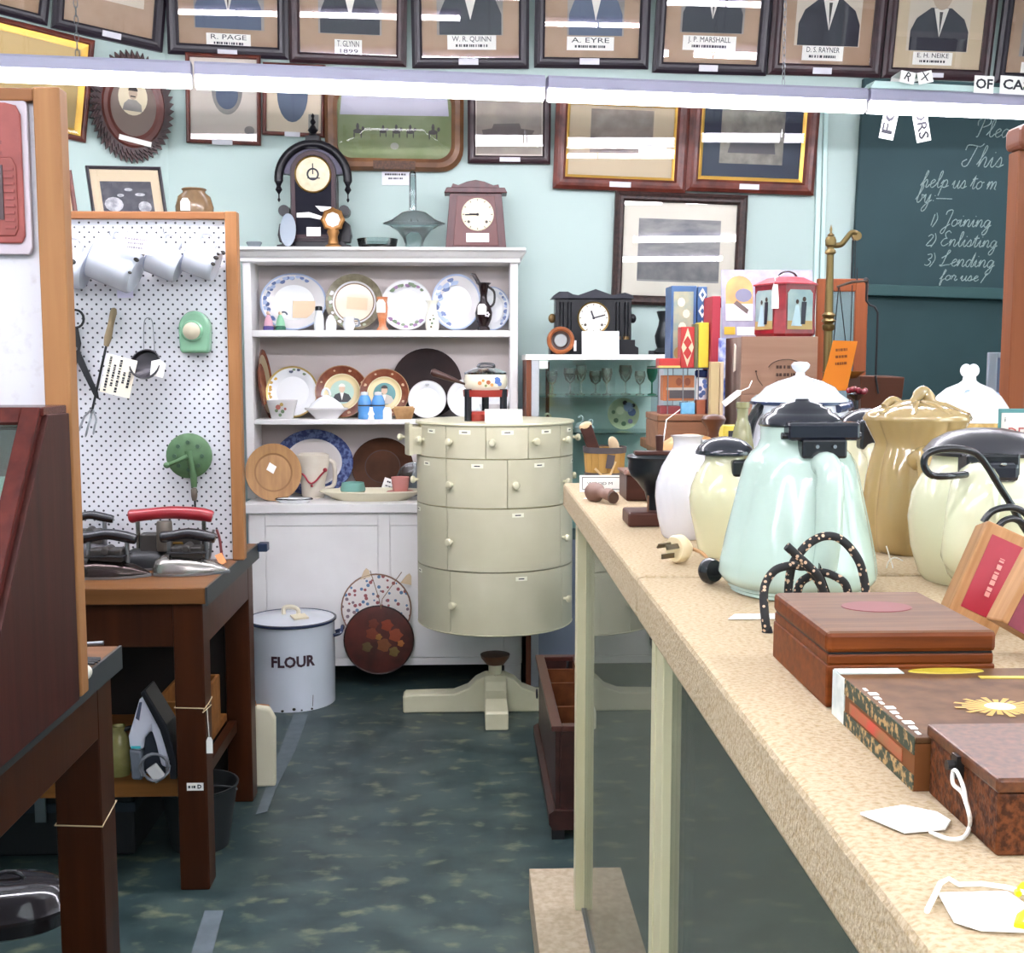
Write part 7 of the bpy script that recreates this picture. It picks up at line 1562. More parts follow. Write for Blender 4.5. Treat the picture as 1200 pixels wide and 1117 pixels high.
b = B(); b.prism([(-3 * k, 0), (3 * k, 2 * k), (4 * k, 30 * k), (-1 * k, 34 * k)], -.001, 0, TM(-w + 4 * k - .022, .03, zcr - 42 * k, rz=-80)); b.out('hanging_strip', mat('strip card', '#d8ccb8', .8), t)
ZCR = SZ2 + zcr
YPC = 3.425; kk = mpp(YPC); t = stand('picture_card', 'coloured calendar picture of a snowy landscape standing behind the red tin', 'picture', 898, YPC, z=ZCR)
t.rotation_euler = (R(-6), 0, 0); h = Zp(315, YPC) - ZCR; w = 54 * kk
b = B(); b.box(-w, w, 0, .003, 0, h); b.out('card', mat('lilac card', '#a9a6ba', .6, col2='#9595ac', scale=30), t)
b = B(); b.use(mat('sky glow', '#d9b06a', .6, col2='#c9885c', scale=10)).flat([(-49 * kk, 35 * kk), (-17 * kk, 35 * kk)] + [(-33 * kk + 16 * kk * math.cos(R(a)), 58 * kk + 15 * kk * math.sin(R(a))) for a in range(0, 181, 15)], -.001)
b.use(mat('far hills', '#7d7d92', .6)).disc(-28 * kk, 50 * kk, 10 * kk, 8 * kk, -.0015, 12); b.use(mat('snow print', '#dcdce2', .6)).rect(-49 * kk, -17 * kk, 20 * kk, 40 * kk, -.0015); b.use(mat('boat print', '#6a5c58', .6)).flat([(-40 * kk, 40 * kk), (-24 * kk, 28 * kk), (-22 * kk, 33 * kk), (-36 * kk, 44 * kk)], -.002)
b.use(mat('yellow stamp', '#d6b73c', .6)).rect(-51 * kk, -38 * kk, 4 * kk, 13 * kk, -.001); b.use(PAPER).rect(-36 * kk, 0, 3 * kk, 13 * kk, -.001); b.out('colour_print', None, t, fix=False)
YLT = 3.26; k = mpp(YLT); t = stand('lantern_tin', 'red chamfered biscuit tin with painted couple scenes and a black handle', 'tin', 918, YLT + .05, z=ZCR + .001)
REDL = mat('red lacquer tin', '#8c1f28', .3, col2='#771822', scale=40)
def octa(rx, ry): q = .68; return [(rx, -ry * q), (rx, ry * q), (rx * q, ry), (-rx * q, ry), (-rx, ry * q), (-rx, -ry * q), (-rx * q, -ry), (rx * q, -ry)]
RT = 30 * k; hb = 60 * k; rot = Matrix.Rotation(R(20), 4, 'Z')
def octl(b, levels):
    L = [[(x, y, z) for x, y in octa(r, r)] for r, z in levels]
    for r0, r1 in zip(L[:-1], L[1:]):
        for i in range(8): b.add([r0[i], r0[(i + 1) % 8], r1[(i + 1) % 8], r1[i]], [(0, 1, 2, 3)], rot)
    b.add(L[0], [tuple(range(8))[::-1]], rot); b.add(L[-1], [tuple(range(8))], rot)
b = B(); octl(b, [(RT * .9, 0), (RT * .97, .008), (RT * .95, hb * .5), (RT * .98, hb)]); b.out('body', REDL, t, bevel=.002)
b = B(); octl(b, [(RT * 1.03, hb), (RT * 1.04, hb + .004), (RT * .6, hb + 9 * k), (RT * .2, hb + 11 * k)]); b.out('lid', mat('pale red lid', '#c0505a', .3, col2='#a8303c', scale=40), t)
b = B(); b.tube([(x * k, 0, hb + 9 * k + z * k) for x, z in arc(2, 0, 11, 10, 170, 10, 8)], .003, 6); b.out('handle', BLACK, t, smooth=True)
def scene(a, w):
    M = rot @ Matrix.Rotation(R(a), 4, 'Z'); y = -RT * .975 - .0008
    b = B(); b.use(mat('teal painted sky', '#7d989a', .5, col2='#9fb2ac', scale=14)); b.flat([(-w, 8 * k), (w, 8 * k), (w, 50 * k), (w * .8, 54 * k), (-w * .8, 54 * k), (-w, 50 * k)], y, M)
    b.use(mat('painted ground', '#a8905a', .5)); b.rect(-w, w, 8 * k, 18 * k, y - .0006, M)
    b.use(mat('blue gown', '#a6c2c9', .5)); b.flat([(-w * .7, 12 * k), (w * .15, 12 * k), (-w * .12, 36 * k), (-w * .38, 36 * k)], y - .001, M); b.use(mat('dark suit paint', '#20222e', .5)); b.flat([(w * .05, 14 * k), (w * .4, 14 * k), (w * .5, 40 * k), (w * .1, 40 * k)], y - .0014, M)
    b.use(mat('painted hair', '#3a2c22', .6)); b.disc(w * .3, 43 * k, 2.6 * k, 3 * k, y - .0014, 8, M); b.disc(-w * .25, 40 * k, 2.2 * k, 2.8 * k, y - .0014, 8, M)
    b.out('painted_scene', None, t, fix=False)
scene(0, 17.5 * k); scene(-90, 17.5 * k); scene(90, 17.5 * k)
b = B(); b.prism([(-4 * k, 0), (4 * k, 0), (4 * k, 22 * k), (2 * k, 30 * k), (-2 * k, 30 * k), (-4 * k, 22 * k)], -.001, .0005, TM(-20 * k, -RT * 1.0, 32 * k)); b.tube([(-20 * k, -RT, 61 * k), (-18 * k, -RT * .6, 68 * k), (-4 * k, -.02, 74 * k)], .0008, 4); b.out('tag', PAPER, t)

# ---------------------------------------------------------------- brass scales
YS3 = 3.12; k = mpp(YS3)
t = stand('brass_scales', 'tall brass balance scale post with a curved arm and hanging chains', 'scales', 969, YS3)
zz = lambda py: Zp(py, YS3) - SZ2
b = B(); b.lathe([(0, 0), (.05, 0), (.055, .012), (.03, .025), (.014, .04), (0, .04)], 24); b.out('foot', BRASS, t, smooth=True)
OB = mat('old brass', '#776540', .35, metal=.8)
b = B(); b.lathe([(r * k, zz(y)) for r, y in ((0, 520), (5, 520), (5, 388), (7, 386), (7.5, 381), (5, 379), (8.5, 376), (6, 373), (8, 369), (5, 366), (4.3, 330), (4, 298), (6.5, 296), (6, 293), (4, 291), (4, 289), (6, 287), (6.5, 281), (5, 277), (3, 276), (4.5, 275), (1.2, 272), (1.6, 268), (0, 262))], 18); b.out('post', OB, t, smooth=True)
b = B(); b.tube(smooth_path([(3 * k, 0, zz(287)), (12 * k, -.002, zz(286)), (18 * k, -.003, zz(279)), (24 * k, -.004, zz(272)), (30 * k, -.004, zz(273))], 5), 3.2 * k, 8); b.cyl(5.5 * k, -.008, .004, 14, TM(30 * k, -.004, zz(276), rx=90)); b.out('arm', OB, t, smooth=True)
b = B(); b.tube([(25 * k, -.006, zz(281)), (25 * k, -.006, zz(326))], .0022, 6); b.tube([(28.5 * k, -.006, zz(281)), (28.5 * k, -.006, zz(326))], .0016, 6); b.tube([(31.5 * k, -.006, zz(314)), (31.5 * k, -.006, zz(328))], .0016, 6); b.out('hanger', BLACKM, t)
b = B(); b.tube([(8 * k, -.006, zz(336)), (26 * k, -.006, zz(330)), (44 * k, -.006, zz(329))], [.003, .004, .003], 6); b.out('beam', mat('dark bronze', '#4c4038', .4, metal=.5), t)
b = B(); b.tube([(10 * k, -.006, zz(336)), (6 * k, -.006, zz(400))], .0014, 5); b.tube([(11 * k, -.006, zz(336)), (20 * k, -.006, zz(400))], .0014, 5); b.tube([(26 * k, -.006, zz(334)), (26 * k, -.006, zz(430))], .0012, 5); b.out('pan_chain', BLACKM, t)
b = B(); b.lathe([(0, zz(445)), (16 * k, zz(443)), (24 * k, zz(436)), (24.5 * k, zz(435)), (15 * k, zz(441)), (0, zz(442))], 24, TM(18 * k, -.006, 0)); b.out('pan', BRASS, t, smooth=True)
t = stand('orange_card', 'bright orange lettered card hanging on the brass scales', 'card', 979, YS3 - .07, z=Zp(458, YS3 - .07)); k = mpp(YS3 - .07)
ORG = mat('orange card', '#e07f12', .7)
b = B(); b.prism([(-19 * k, 0), (14 * k, 0), (25 * k, 58 * k), (-4 * k, 59 * k), (-9 * k, 36 * k)], 0, .002); b.out('card', ORG, t)
for i, s in enumerate(('~a', '~bb', '~ccc')): text(t, s, 6 * k, mat('brown ink', '#8a4a18', .8), TM(6 * k, -.001, (48 - 8 * i) * k, ry=-4), width=14 * k)
# framed mirror, iron rod, copper pan
YM = 3.75; k = mpp(YM); t = stand('wood_mirror', 'orange wood framed mirror standing behind the brass scales', 'mirror', 985, YM)
hm = Zp(326, YM) - SZ2; w = 30 * k; f = 15 * k; OW = wood('orange frame wood', '#8a4c2c', '#743d22', 'z', .4)
for (nm, a) in (('stile', (-w, -w + f, 0, .02, 0, hm)), ('stile', (w - f, w, 0, .02, 0, hm)), ('rail', (-w + f, w - f, 0, .02, hm - f, hm)), ('rail', (-w + f, w - f, 0, .02, 0, f))): b = B(); b.box(*a); b.out(nm, OW, t, bevel=.003)
b = B(); b.box(-w + f, w - f, .008, .012, f, hm - f); b.out('mirror_glass', mat('old mirror', '#b9c4cc', .12, metal=.9), t)
YI = 3.5; k = mpp(YI); p = aY(1015, 328, YI); t = thing('iron_hook_rod', 'thin black iron rod with a cranked top beside the chalkboard', 'rod', (p.x, YI, SZ2))
zi = lambda y: Zp(y, YI) - SZ2
b = B(); b.tube([(0, 0, zi(326)), (1 * k, 0, zi(334)), (1 * k, 0, zi(352)), (5 * k, 0, zi(357)), (11 * k, 0, zi(359)), (15 * k, 0, zi(366)), (15 * k, 0, .008)], .0035, 6); b.sph((0, 0, zi(328)), .009, 8, 6); b.out('rod', BLACKM, t, smooth=True)
b = B(); b.cyl(.04, 0, .008, 16, TM(15 * k, 0, 0)); b.out('foot', BLACKM, t)
YCP = 3.1; k = mpp(YCP); t = stand('copper_box', 'dark copper coal box with a chain behind the white pot', 'box', 1026, YCP + .16); COP = mat('dark copper', '#5c3526', .35, metal=.5)
hc = Zp(441, YCP) - SZ2; b = B(); b.add([(x * k, y, z) for x, y, z in ((-22, -.05, 0), (20, -.05, 0), (20, .06, 0), (-22, .06, 0), (-28, -.06, hc), (27, -.06, hc - .004), (27, .07, hc), (-28, .07, hc))], [(3, 2, 1, 0), (4, 5, 6, 7), (0, 1, 5, 4), (1, 2, 6, 5), (2, 3, 7, 6), (3, 0, 4, 7)]); b.out('box', COP, t, bevel=.003)
b = B(); b.tube([(-10 * k, -.062, hc), (-6 * k, -.064, hc - .05)], .003, 6); b.out('strap', BLACKM, t)
t = stand('garnet_beads', 'small heap of dark red glass beads behind the white pot lid', 'beads', 1005, 2.92, z=CT_Z) if False else stand('garnet_beads', 'string of dark red glass beads in front of the copper box', 'beads', 1004, 3.02, z=SZ2)
b = B(); kb = mpp(3.02); hb2 = Zp(456, 3.02) - SZ2
for i in range(7): b.sph(((-9 + 3.2 * i) * kb, -.01 * (i % 2), hb2 - .004 + .004 * math.sin(i)), .0085, 10, 6)
b.out('beads', mat('garnet glass', '#7d2430', .1, coat=.5), t, smooth=True)
b = B(); b.lathe([(0, 0), (.02, 0), (.006, .01), (.006, hb2 - .03), (.024, hb2 - .014), (0, hb2 - .010)], 14); b.out('stand', BLACK, t, smooth=True)

# ---------------------------------------------------------------- tall wooden case at the right edge
YRC = 2.30; k = mpp(YRC); xr = aY(1164, 300, YRC).x; zt = aY(1180, 150, YRC).z
t = thing('tall_case', 'tall varnished wooden showcase with rounded cornice at the right edge', 'showcase', (xr, YRC, CT_Z))
VW = wood('varnished wood', '#8a5438', '#744229', 'z', .3, 5)
b = B(); b.box(.022, .055, -.045, .0, 0, zt - CT_Z - .05); b.out('corner_post', VW, t, bevel=.003)
b = B(); b.box(.056, .235, -.042, .0, 0, zt - CT_Z - .05); b.out('side_panel', wood('varnished panel', '#92604a', '#80503a', 'z', .3, 4), t, bevel=.002)
b = B(); b.box(.012, .245, -.075, .0, zt - CT_Z - .05, zt - CT_Z - .004); b.out('cornice', wood('cornice wood', '#80503f', '#6b4032', 'y', .3, 5), t, bevel=.012, seg=3)
p = aY(1163, 476, 2.55); t = thing('grey_frame', 'pale grey metal picture frame beside the tall showcase', 'frame', (p.x + .03, 2.55, CT_Z)); k = mpp(2.55); hg = aY(1163, 413, 2.55).z - CT_Z
GF = mat('grey metal frame', '#8d99a5', .4, metal=.3)
for a in ((-.042, -.022, 0, .012, 0, hg), (.022, .042, 0, .012, 0, hg), (-.022, .022, 0, .012, hg - .012, hg), (-.022, .022, 0, .012, 0, .012)): b = B(); b.box(*a); b.out('bar', GF, t, bevel=.002)
b = B(); b.box(-.022, .022, .006, .009, .012, hg - .012); b.out('panel', mat('slate blue panel', '#5a6680', .5), t)
# ================================================================ crockery and boxes on the counter
CZ = CT_Z + .0005
def cY(py): return aZ(900, py, CT_Z).y
def ct(name, label, cat, px, Y, rz=0, group=None): return thing(name, label, cat, (aY(px, 600, Y).x, Y, CZ), rz, group)
def jl(t, nm, prof, k, m, n=36, M=None, mod=None, ang=50): b = B(); b.lathe([(r * k, z * k) for r, z in prof], n, M, mod=mod); return b.out(nm, m, t, smooth=True, ang=ang)
BAK = mat('dark bakelite lid', '#191b26', .18, spec=.55)
GJ = 'ceramic electric jugs'
# --- mint jug
MINT = mat('mint green glaze', '#b0c3b8', .14, coat=.35, col2='#a7bbaf', scale=5)
YJ = 1.35; k = mpp(YJ); t = ct('electric_jug', 'large mint green fluted ceramic electric jug with black lid', 'jug', 936, YJ, 0, GJ)
fl = lambda a, z: 1 + (.06 * abs(math.cos(4 * a)) ** .6 - .035) * (1 if .02 < z < .16 else 0)
jl(t, 'body', [(0, 0), (76, 0), (79, 2), (78, 5), (82, 7), (81, 10), (86, 12), (90, 17), (92, 24), (90, 40), (84, 70), (76, 105), (68, 140), (64, 155), (58, 166), (50, 174), (47, 182), (47, 198), (44, 198), (44, 180), (0, 175)], k, MINT, 64, mod=fl)
b = B(); b.tube(smooth_path([(8 * k, -46 * k, 152 * k), (9 * k, -74 * k, 158 * k), (10 * k, -84 * k, 146 * k), (9 * k, -88 * k, 110 * k), (7 * k, -92 * k, 70 * k), (4 * k, -91 * k, 40 * k)], 5), [15 * k] * 12 + [15.5 * k] * 8 + [14 * k] * 5 + [9 * k], 14); b.out('handle', MINT, t, smooth=True)
jl(t, 'lid', [(48, 198), (50, 200), (48, 206), (40, 213), (36, 214), (34, 218), (26, 221), (24, 224), (10, 227), (8, 230), (0, 230)], k, BAK)
b = B(); b.box(-30 * k, 52 * k, -60 * k, -30 * k, 184 * k, 205 * k); b.out('element_guard', BAK, t, bevel=.004)
b = B(); b.box(-16 * k, 36 * k, -64 * k, -40 * k, 164 * k, 186 * k); s_k = b.out('socket', BLACK, t, bevel=.003)
b = B(); b.cyl(2.2 * k, 0, .004, 8, TM(0, -64 * k, 178 * k, rx=90)); b.out('pin', CHROME, s_k); b = B(); b.cyl(2.2 * k, 0, .004, 8, TM(20 * k, -64 * k, 178 * k, rx=90)); b.out('pin', CHROME, s_k)
b = B(); b.cyl(4 * k, -36 * k, 56 * k, 10, TM(0, -48 * k, 189 * k, ry=90)); b.out('hinge_pin', BLACK, t, smooth=True)
# --- yellow jug
YEL = mat('pale yellow glaze', '#cdc9a4', .18, coat=.4)
YJ = 1.61; k = mpp(YJ); t = ct('electric_jug', 'pale yellow ceramic electric jug with round black lid', 'jug', 848, YJ, 0, GJ)
jl(t, 'body', [(0, 0), (27, 0), (29, 4), (34, 28), (39, 50), (41, 68), (39, 82), (33, 98), (26, 108), (23, 114), (23, 120), (20, 120), (0, 112)], k, YEL, 40)
jl(t, 'lid', [(23, 119), (30, 121), (30, 124), (27, 130), (21, 136), (12, 140), (7, 141), (0, 142)], k, BAK, M=Matrix.Diagonal((1.15, 1.1, 1, 1)))
b = B(); b.box(2 * k, 38 * k, -34 * k, -10 * k, 96 * k, 116 * k); s_k = b.out('socket', BLACK, t, bevel=.004)
b = B(); b.cyl(4 * k, 0, 6 * k, 10, TM(32 * k, -34 * k, 102 * k, rx=90)); b.out('screw', STEEL, s_k, smooth=True)
b = B(); b.tube(smooth_path([(38 * k, 0, 100 * k), (58 * k, 0, 92 * k), (58 * k, 0, 55 * k), (40 * k, 0, 45 * k)], 5), 6 * k, 10); b.out('handle', YEL, t, smooth=True)
# --- white vase jug
YJ = 1.78; k = mpp(YJ); t = ct('white_jug', 'plain white ceramic vase jug left of the yellow jug', 'jug', 804, YJ)
jl(t, 'body', [(0, 0), (26, 0), (29, 4), (34, 24), (37, 48), (36, 66), (30, 84), (22, 98), (17, 106), (16, 112), (17, 118), (20, 121), (17, 121), (13, 112), (0, 100)], k, mat('white glaze', '#d3d0d3', .15, coat=.4), 40)
b = B(); b.tube(smooth_path([(16 * k, 0, 112 * k), (36 * k, 4 * k, 106 * k), (44 * k, 4 * k, 80 * k), (35 * k, 2 * k, 56 * k)], 5), 5 * k, 10); b.out('handle', MATS['white glaze'], t, smooth=True)
# --- wooden coffee mill behind
YJ = 2.10; k = mpp(YJ); t = ct('coffee_mill', 'light wooden domed mill with a dark turned knob behind the jugs', 'coffee mill', 808, YJ)
b = B(); b.box(-34 * k, 38 * k, -34 * k, 34 * k, 0, 66 * k); b.out('body', wood('mill wood', '#c08a52', '#a87440', 'z', .5), t, bevel=.004)
jl(t, 'dome', [(38, 66), (38, 72), (33, 81), (22, 88), (8, 91), (0, 91)], k, wood('dome wood', '#d3a06a', '#bb8852', 'x', .45)); 
jl(t, 'knob', [(0, 84), (7, 86), (6, 92), (8, 99), (13, 105), (14.5, 109), (12, 113), (0, 115)], k, mat('dark turned wood', '#54301f', .3), M=TM(27 * k))
b = B(); b.box(2 * k, 18 * k, -36 * k, -34 * k, 36 * k, 64 * k); b.out('front_plate', wood('orange plate', '#c98a48', '#b0763a', 'z', .5), t)
# --- black hopper on wooden base
YJ = 1.93; k = mpp(YJ); t = ct('cast_hopper', 'black cast iron bell-shaped hopper on a dark wooden block', 'grinder', 768, YJ)
BW = wood('block wood', '#4f2f27', '#3a211c', 'x', .4)
b = B(); b.box(-36 * k, 30 * k, -28 * k, 26 * k, 0, 17 * k); b.out('base_block', BW, t, bevel=.004)
jl(t, 'hopper', [(0, 17), (9, 17), (10, 26), (13, 38), (22, 50), (30, 58), (33, 66), (33, 76), (35, 80), (33, 82), (30, 80), (28, 66), (0, 44)], k, mat('green black iron', '#1f2428', .3, metal=.3), 36)
b = B(); b.box(-26 * k, 34 * k, -8 * k, 8 * k, 82 * k, 87 * k); b.out('cross_bar', BW, t, bevel=.002)
jl(t, 'handle', [(0, 87), (4, 87), (4.5, 96), (5, 105), (0, 106)], k, BW, M=TM(4 * k, 0, 0))
b = B(); b.tube([(-12 * k, -20 * k, 17 * k), (-12 * k, -20 * k, 36 * k)], 1.2 * k, 6); b.out('rod', mat('rust rod', '#6d4a34', .6), t)
# --- dark boxes behind
YJ = 2.3; k = mpp(YJ); t = ct('black_box', 'black sloping wooden box behind the cast iron hopper', 'box', 792, YJ)
b = B(); b.prism([(-22 * k, 0), (26 * k, 0), (26 * k, 38 * k), (20 * k, 40 * k), (-20 * k, 56 * k), (-22 * k, 52 * k)], -.03, .06); b.out('body', mat('black japanned', '#1a1b1f', .35), t, bevel=.003)
YJ = 2.33; k = mpp(YJ); t = ct('dark_tray', 'shallow dark wooden tray behind the cast iron hopper', 'tray', 745, YJ - .02)
b = B(); b.box(-16 * k, 18 * k, -.06, .05, 0, 30 * k); b.out('body', BW, t, bevel=.003)
b = B(); b.box(-18 * k, 20 * k, -.065, .055, 30 * k, 33 * k); b.out('rim', mat('mid wood', '#6d4a3a', .4), t, bevel=.001)
b = B(); b.tube([(-18 * k, -.07, 34 * k), (-2 * k, -.05, 30 * k)], .005, 6); b.out('pestle', mat('pink wood', '#a07a70', .6), t)
p = aY(776, 533, 2.2); t = thing('price_tag', 'white price tag on a long white string hanging from the wooden case', 'tag', p)
k = mpp(2.2); b = B(); b.prism([(-4 * k, -12 * k), (5 * k, -12 * k), (5 * k, 6 * k), (0, 10 * k), (-4 * k, 6 * k)], 0, .001); b.out('tag', PAPER, t)
b = B(); b.tube([(0, 0, 8 * k), tuple(aY(781, 492, 2.6) - p), tuple(aY(797, 480, 3.2) - p)], .0013, 4); b.out('string', STRING, t)
# --- wooden bucket with brush, card, darning egg
YJ = 2.55; k = mpp(YJ); t = ct('wooden_bucket', 'small banded wooden bucket holding a brush at the counter end', 'bucket', 708, YJ)
STV = wood('stave wood', '#b08a4e', '#96713a', 'z', .5); DB = mat('dark band', '#2c2422', .5)
for i in range(16):
    a0, a1 = 2 * PI * i / 16 + .01, 2 * PI * (i + 1) / 16 - .01; b = B(); vs = []
    for (r, z) in ((22, 0), (25, 44), (22.5, 44), (19.5, 0)):
        for a in (a0, a1): vs.append((r * k * math.cos(a), r * k * math.sin(a), z * k))
    b.add(vs, [(0, 1, 3, 2), (2, 3, 5, 4), (4, 5, 7, 6), (6, 7, 1, 0), (0, 2, 4, 6), (7, 5, 3, 1)]); b.out('stave', STV, t)
for z0, z1 in ((6, 16), (39, 46)): jl(t, 'hoop', [(22 + z0 * .068, z0), (22.8 + z0 * .068, z0), (22.8 + z1 * .068, z1), (22 + z1 * .068, z1)], k, DB)
jl(t, 'bottom', [(0, 4), (21, 4), (21, 6), (0, 6)], k, DB)
b = B(); b.tube([(-14 * k, -24.5 * k, 22 * k), (-6 * k, -25.5 * k, 14 * k), (4 * k, -25.5 * k, 15 * k), (10 * k, -24.5 * k, 30 * k)], 1.4 * k, 6); b.out('rope', mat('pale rope', '#c9ac80', .8), t)
b = B(); b.box(-5 * k, 4 * k, -25.5 * k, -24.5 * k, 22 * k, 38 * k, TM(ry=8)); b.out('strap', DB, t)
t = thing('scrubbing_brush', 'dark wooden brush handle sticking out of the small bucket', 'brush', (aY(708, 560, YJ).x, YJ, CZ + 8 * k), 0, ry=-20)
b = B(); b.box(-7 * k, 7 * k, -4 * k, 4 * k, 10 * k, 66 * k); b.out('handle', BW, t, bevel=.003)
b = B(); b.sph((0, 0, 66 * k), (8 * k, 5 * k, 5 * k), 12, 8); b.out('wooden_end', mat('pale end', '#d6b78e', .5), t, smooth=True)
b = B(); b.sph((24 * k, 0, 34 * k), (6 * k, 5 * k, 10 * k), 10, 8); b.out('bristle_pad', mat('bristle', '#c2aa8a', .8), t, smooth=True)
p = aZ(705, 577, CT_Z); k = mpp(p.y); t = thing('name_card', 'white bordered name card standing in front of the bucket', 'card', (p.x, p.y, CZ), -2, rx=-8)
b = B(); b.box(-26 * k, 26 * k, 0, .0015, 0, 20 * k); b.out('card', PAPER, t)
b = B()
for (x0, x1, z0, z1) in ((-23, 23, 17, 17.8), (-23, 23, 3, 3.8), (-23, -22.3, 3, 17.8), (22.3, 23, 3, 17.8)): b.box(x0 * k, x1 * k, -.0005, 0, z0 * k, z1 * k)
b.out('ruled_border', INK, t); text(t, 'WOOD M', 5 * k, INK, TM(-2 * k, -.001, 10 * k), width=30 * k)
p = aZ(716, 592, CT_Z); k = mpp(p.y); t = thing('darning_mushroom', 'wooden darning egg with turned handle lying on the counter', 'darning egg', (p.x, p.y + 10 * k, CZ), 28)
DW = mat('darning wood', '#8a6b60', .5, col2='#755649', scale=25)
b = B(); b.lathe([(0, 46 * k), (8 * k, 43 * k), (12 * k, 36 * k), (11.5 * k, 27 * k), (7 * k, 20 * k), (5.5 * k, 14 * k), (7 * k, 8 * k), (7.5 * k, 2 * k), (6 * k, -4 * k), (0, -6 * k)], 20, TM(0, 0, 11 * k, rx=-90) ); b.out('egg', DW, t, smooth=True)
b = B(); b.cyl(7.2 * k, 0, 3 * k, 16, TM(0, -5 * k, 8 * k, rx=90)); b.out('handle_end', mat('dark end', '#4f3a30', .5), t, smooth=True)
p = aZ(700, 584, CT_Z); b = B(); b.prism([(-.03, -.02), (.03, -.022), (.034, .014), (-.01, .02)], 0, .001, TM(rx=-90)); o = b.out('paper_tag', PAPER); at(o, (p.x, p.y, CZ + .0015)); tag(o, 'white paper tag lying under the darning egg', 'tag')
# --- plug and black knob
p = aZ(792, 664, CT_Z); k = mpp(p.y); t = thing('mains_plug', 'cream three-pin mains plug lying on the counter', 'plug', (p.x, p.y + 14 * k, CZ + 18 * k), -55)
b = B(); b.lathe([(0, 0), (15 * k, 0), (17 * k, 3 * k), (17 * k, 12 * k), (13 * k, 18 * k), (8 * k, 24 * k), (0, 26 * k)], 24, TM(rx=-90)); b.out('body', mat('ivory plastic', '#dcc9a2', .35), t, smooth=True)
for (x, z, a) in ((-7, 5, 35), (7, 5, -35), (0, -7, 0)): b = B(); b.box(-3 * k, 3 * k, -20 * k, 0, -1.1 * k, 1.1 * k, TM(x * k, 0, z * k, ry=a + 90)); b.out('pin', mat('brass pin', '#6d6250', .35, metal=.8), t)
b = B(); b.tube(smooth_path([(0, 24 * k, 0), (14 * k, 34 * k, -6 * k), (30 * k, 30 * k, -15 * k), (44 * k, 16 * k, -16 * k)], 5), 2.2 * k, 6); b.out('cord', mat('tan cord', '#b78d62', .7), t, smooth=True)
p = aZ(834, 687, CT_Z); k = mpp(p.y); t = thing('black_socket', 'round black bakelite connector beside the mint jug', 'connector', (p.x, p.y + 12 * k, CZ), 30)
b = B(); b.lathe([(0, -8 * k), (12 * k, -8 * k), (15.5 * k, -3 * k), (16 * k, 2 * k), (13 * k, 9 * k), (0, 11 * k)], 24, TM(0, 0, 16 * k, rx=84)); b.out('body', BLACK, t, smooth=True)
b = B(); b.box(8 * k, 14 * k, -2 * k, 2 * k, 12 * k, 16 * k); b.out('terminal', CHROME, t)
b = B(); pz = aZ(885, 724, CT_Z); b.prism([(-.032, -.012), (.03, -.012), (.03, .012), (-.02, .010)], 0, .001, TM(rx=-90)); o = b.out('paper_tag', PAPER); at(o, (pz.x, pz.y, CZ + .0015)); tag(o, 'white paper tag lying at the foot of the mint jug', 'tag')
# --- cream jug far behind, white enamel pot
CRJ2 = mat('cream glaze jug', '#d6d2b2', .15, coat=.4)
YJ = 1.84; k = mpp(YJ); t = ct('electric_jug', 'cream electric jug with glossy black lid between mint and tan jugs', 'jug', 1012, YJ, 0, GJ)
jl(t, 'body', [(0, 0), (36, 0), (40, 10), (42, 50), (38, 84), (33, 104), (32, 120), (29, 120), (0, 110)], k, CRJ2)
jl(t, 'lid', [(33, 120), (36, 122), (36, 126), (32, 134), (20, 142), (6, 146), (0, 146)], k, BAK)
b = B(); b.box(-20 * k, 12 * k, -42 * k, -20 * k, 100 * k, 134 * k); b.out('element_guard', BAK, t, bevel=.004)
b = B(); b.cyl(4 * k, 0, 3 * k, 12, TM(-6 * k, -42 * k, 120 * k, rx=90)); b.out('screw', BRASS, t)
b = B(); b.tube(smooth_path([(-6 * k, -32 * k, 100 * k), (-6 * k, -52 * k, 92 * k), (-6 * k, -56 * k, 60 * k), (-6 * k, -42 * k, 40 * k)], 5), 10 * k, 10); b.out('handle', CRJ2, t, smooth=True)
YJ = 2.06; k = mpp(YJ); t = ct('enamel_pot', 'tall white enamel pot with domed lid behind the mint jug', 'pot', 934, YJ)
jl(t, 'body', [(0, 0), (66, 0), (68, 4), (66, 30), (62, 70), (57, 110), (55, 131), (52, 131), (0, 120)], k, ENW, 40)
jl(t, 'rim', [(55, 129), (58, 130), (58, 133), (55, 134)], k, NAVR, 40)
l = jl(t, 'lid', [(57, 133), (56, 136), (46, 143), (40, 150), (26, 157), (12, 161), (8, 163), (0, 164)], k, ENW, 40)
jl(t, 'lid_knob', [(6, 162), (5, 167), (10, 172), (11, 176), (8, 179), (0, 180)], k, ENW, 20)
b = B(); b.tube(smooth_path([(-52 * k, -20 * k, 128 * k), (-64 * k, -28 * k, 110 * k), (-70 * k, -30 * k, 80 * k), (-74 * k, -30 * k, 50 * k), (-66 * k, -20 * k, 30 * k)], 5), 6 * k, 8); b.out('handle', BLACK, t, smooth=True)
b = B(); b.tube(smooth_path([(54 * k, -14 * k, 131 * k), (46 * k, -36 * k, 128 * k), (30 * k, -50 * k, 126 * k)], 4), 5 * k, 8); b.out('latch', NAVR, t, smooth=True)
p = aY(858, 466, 2.0); t = thing('price_tag', 'white slanted price tag at the shoulder of the enamel pot', 'tag', p, 0, ry=52); k = mpp(2.0)
b = B(); b.prism([(-3.5 * k, -13 * k), (3.5 * k, -13 * k), (3.5 * k, 10 * k), (0, 14 * k), (-3.5 * k, 10 * k)], 0, .001); b.out('tag', PAPER, t)
b = B(); b.tube([(0, 0, 12 * k), (4 * k, .01, 24 * k), (2 * k, .03, 34 * k)], .001, 5); b.out('string', STRING, t)
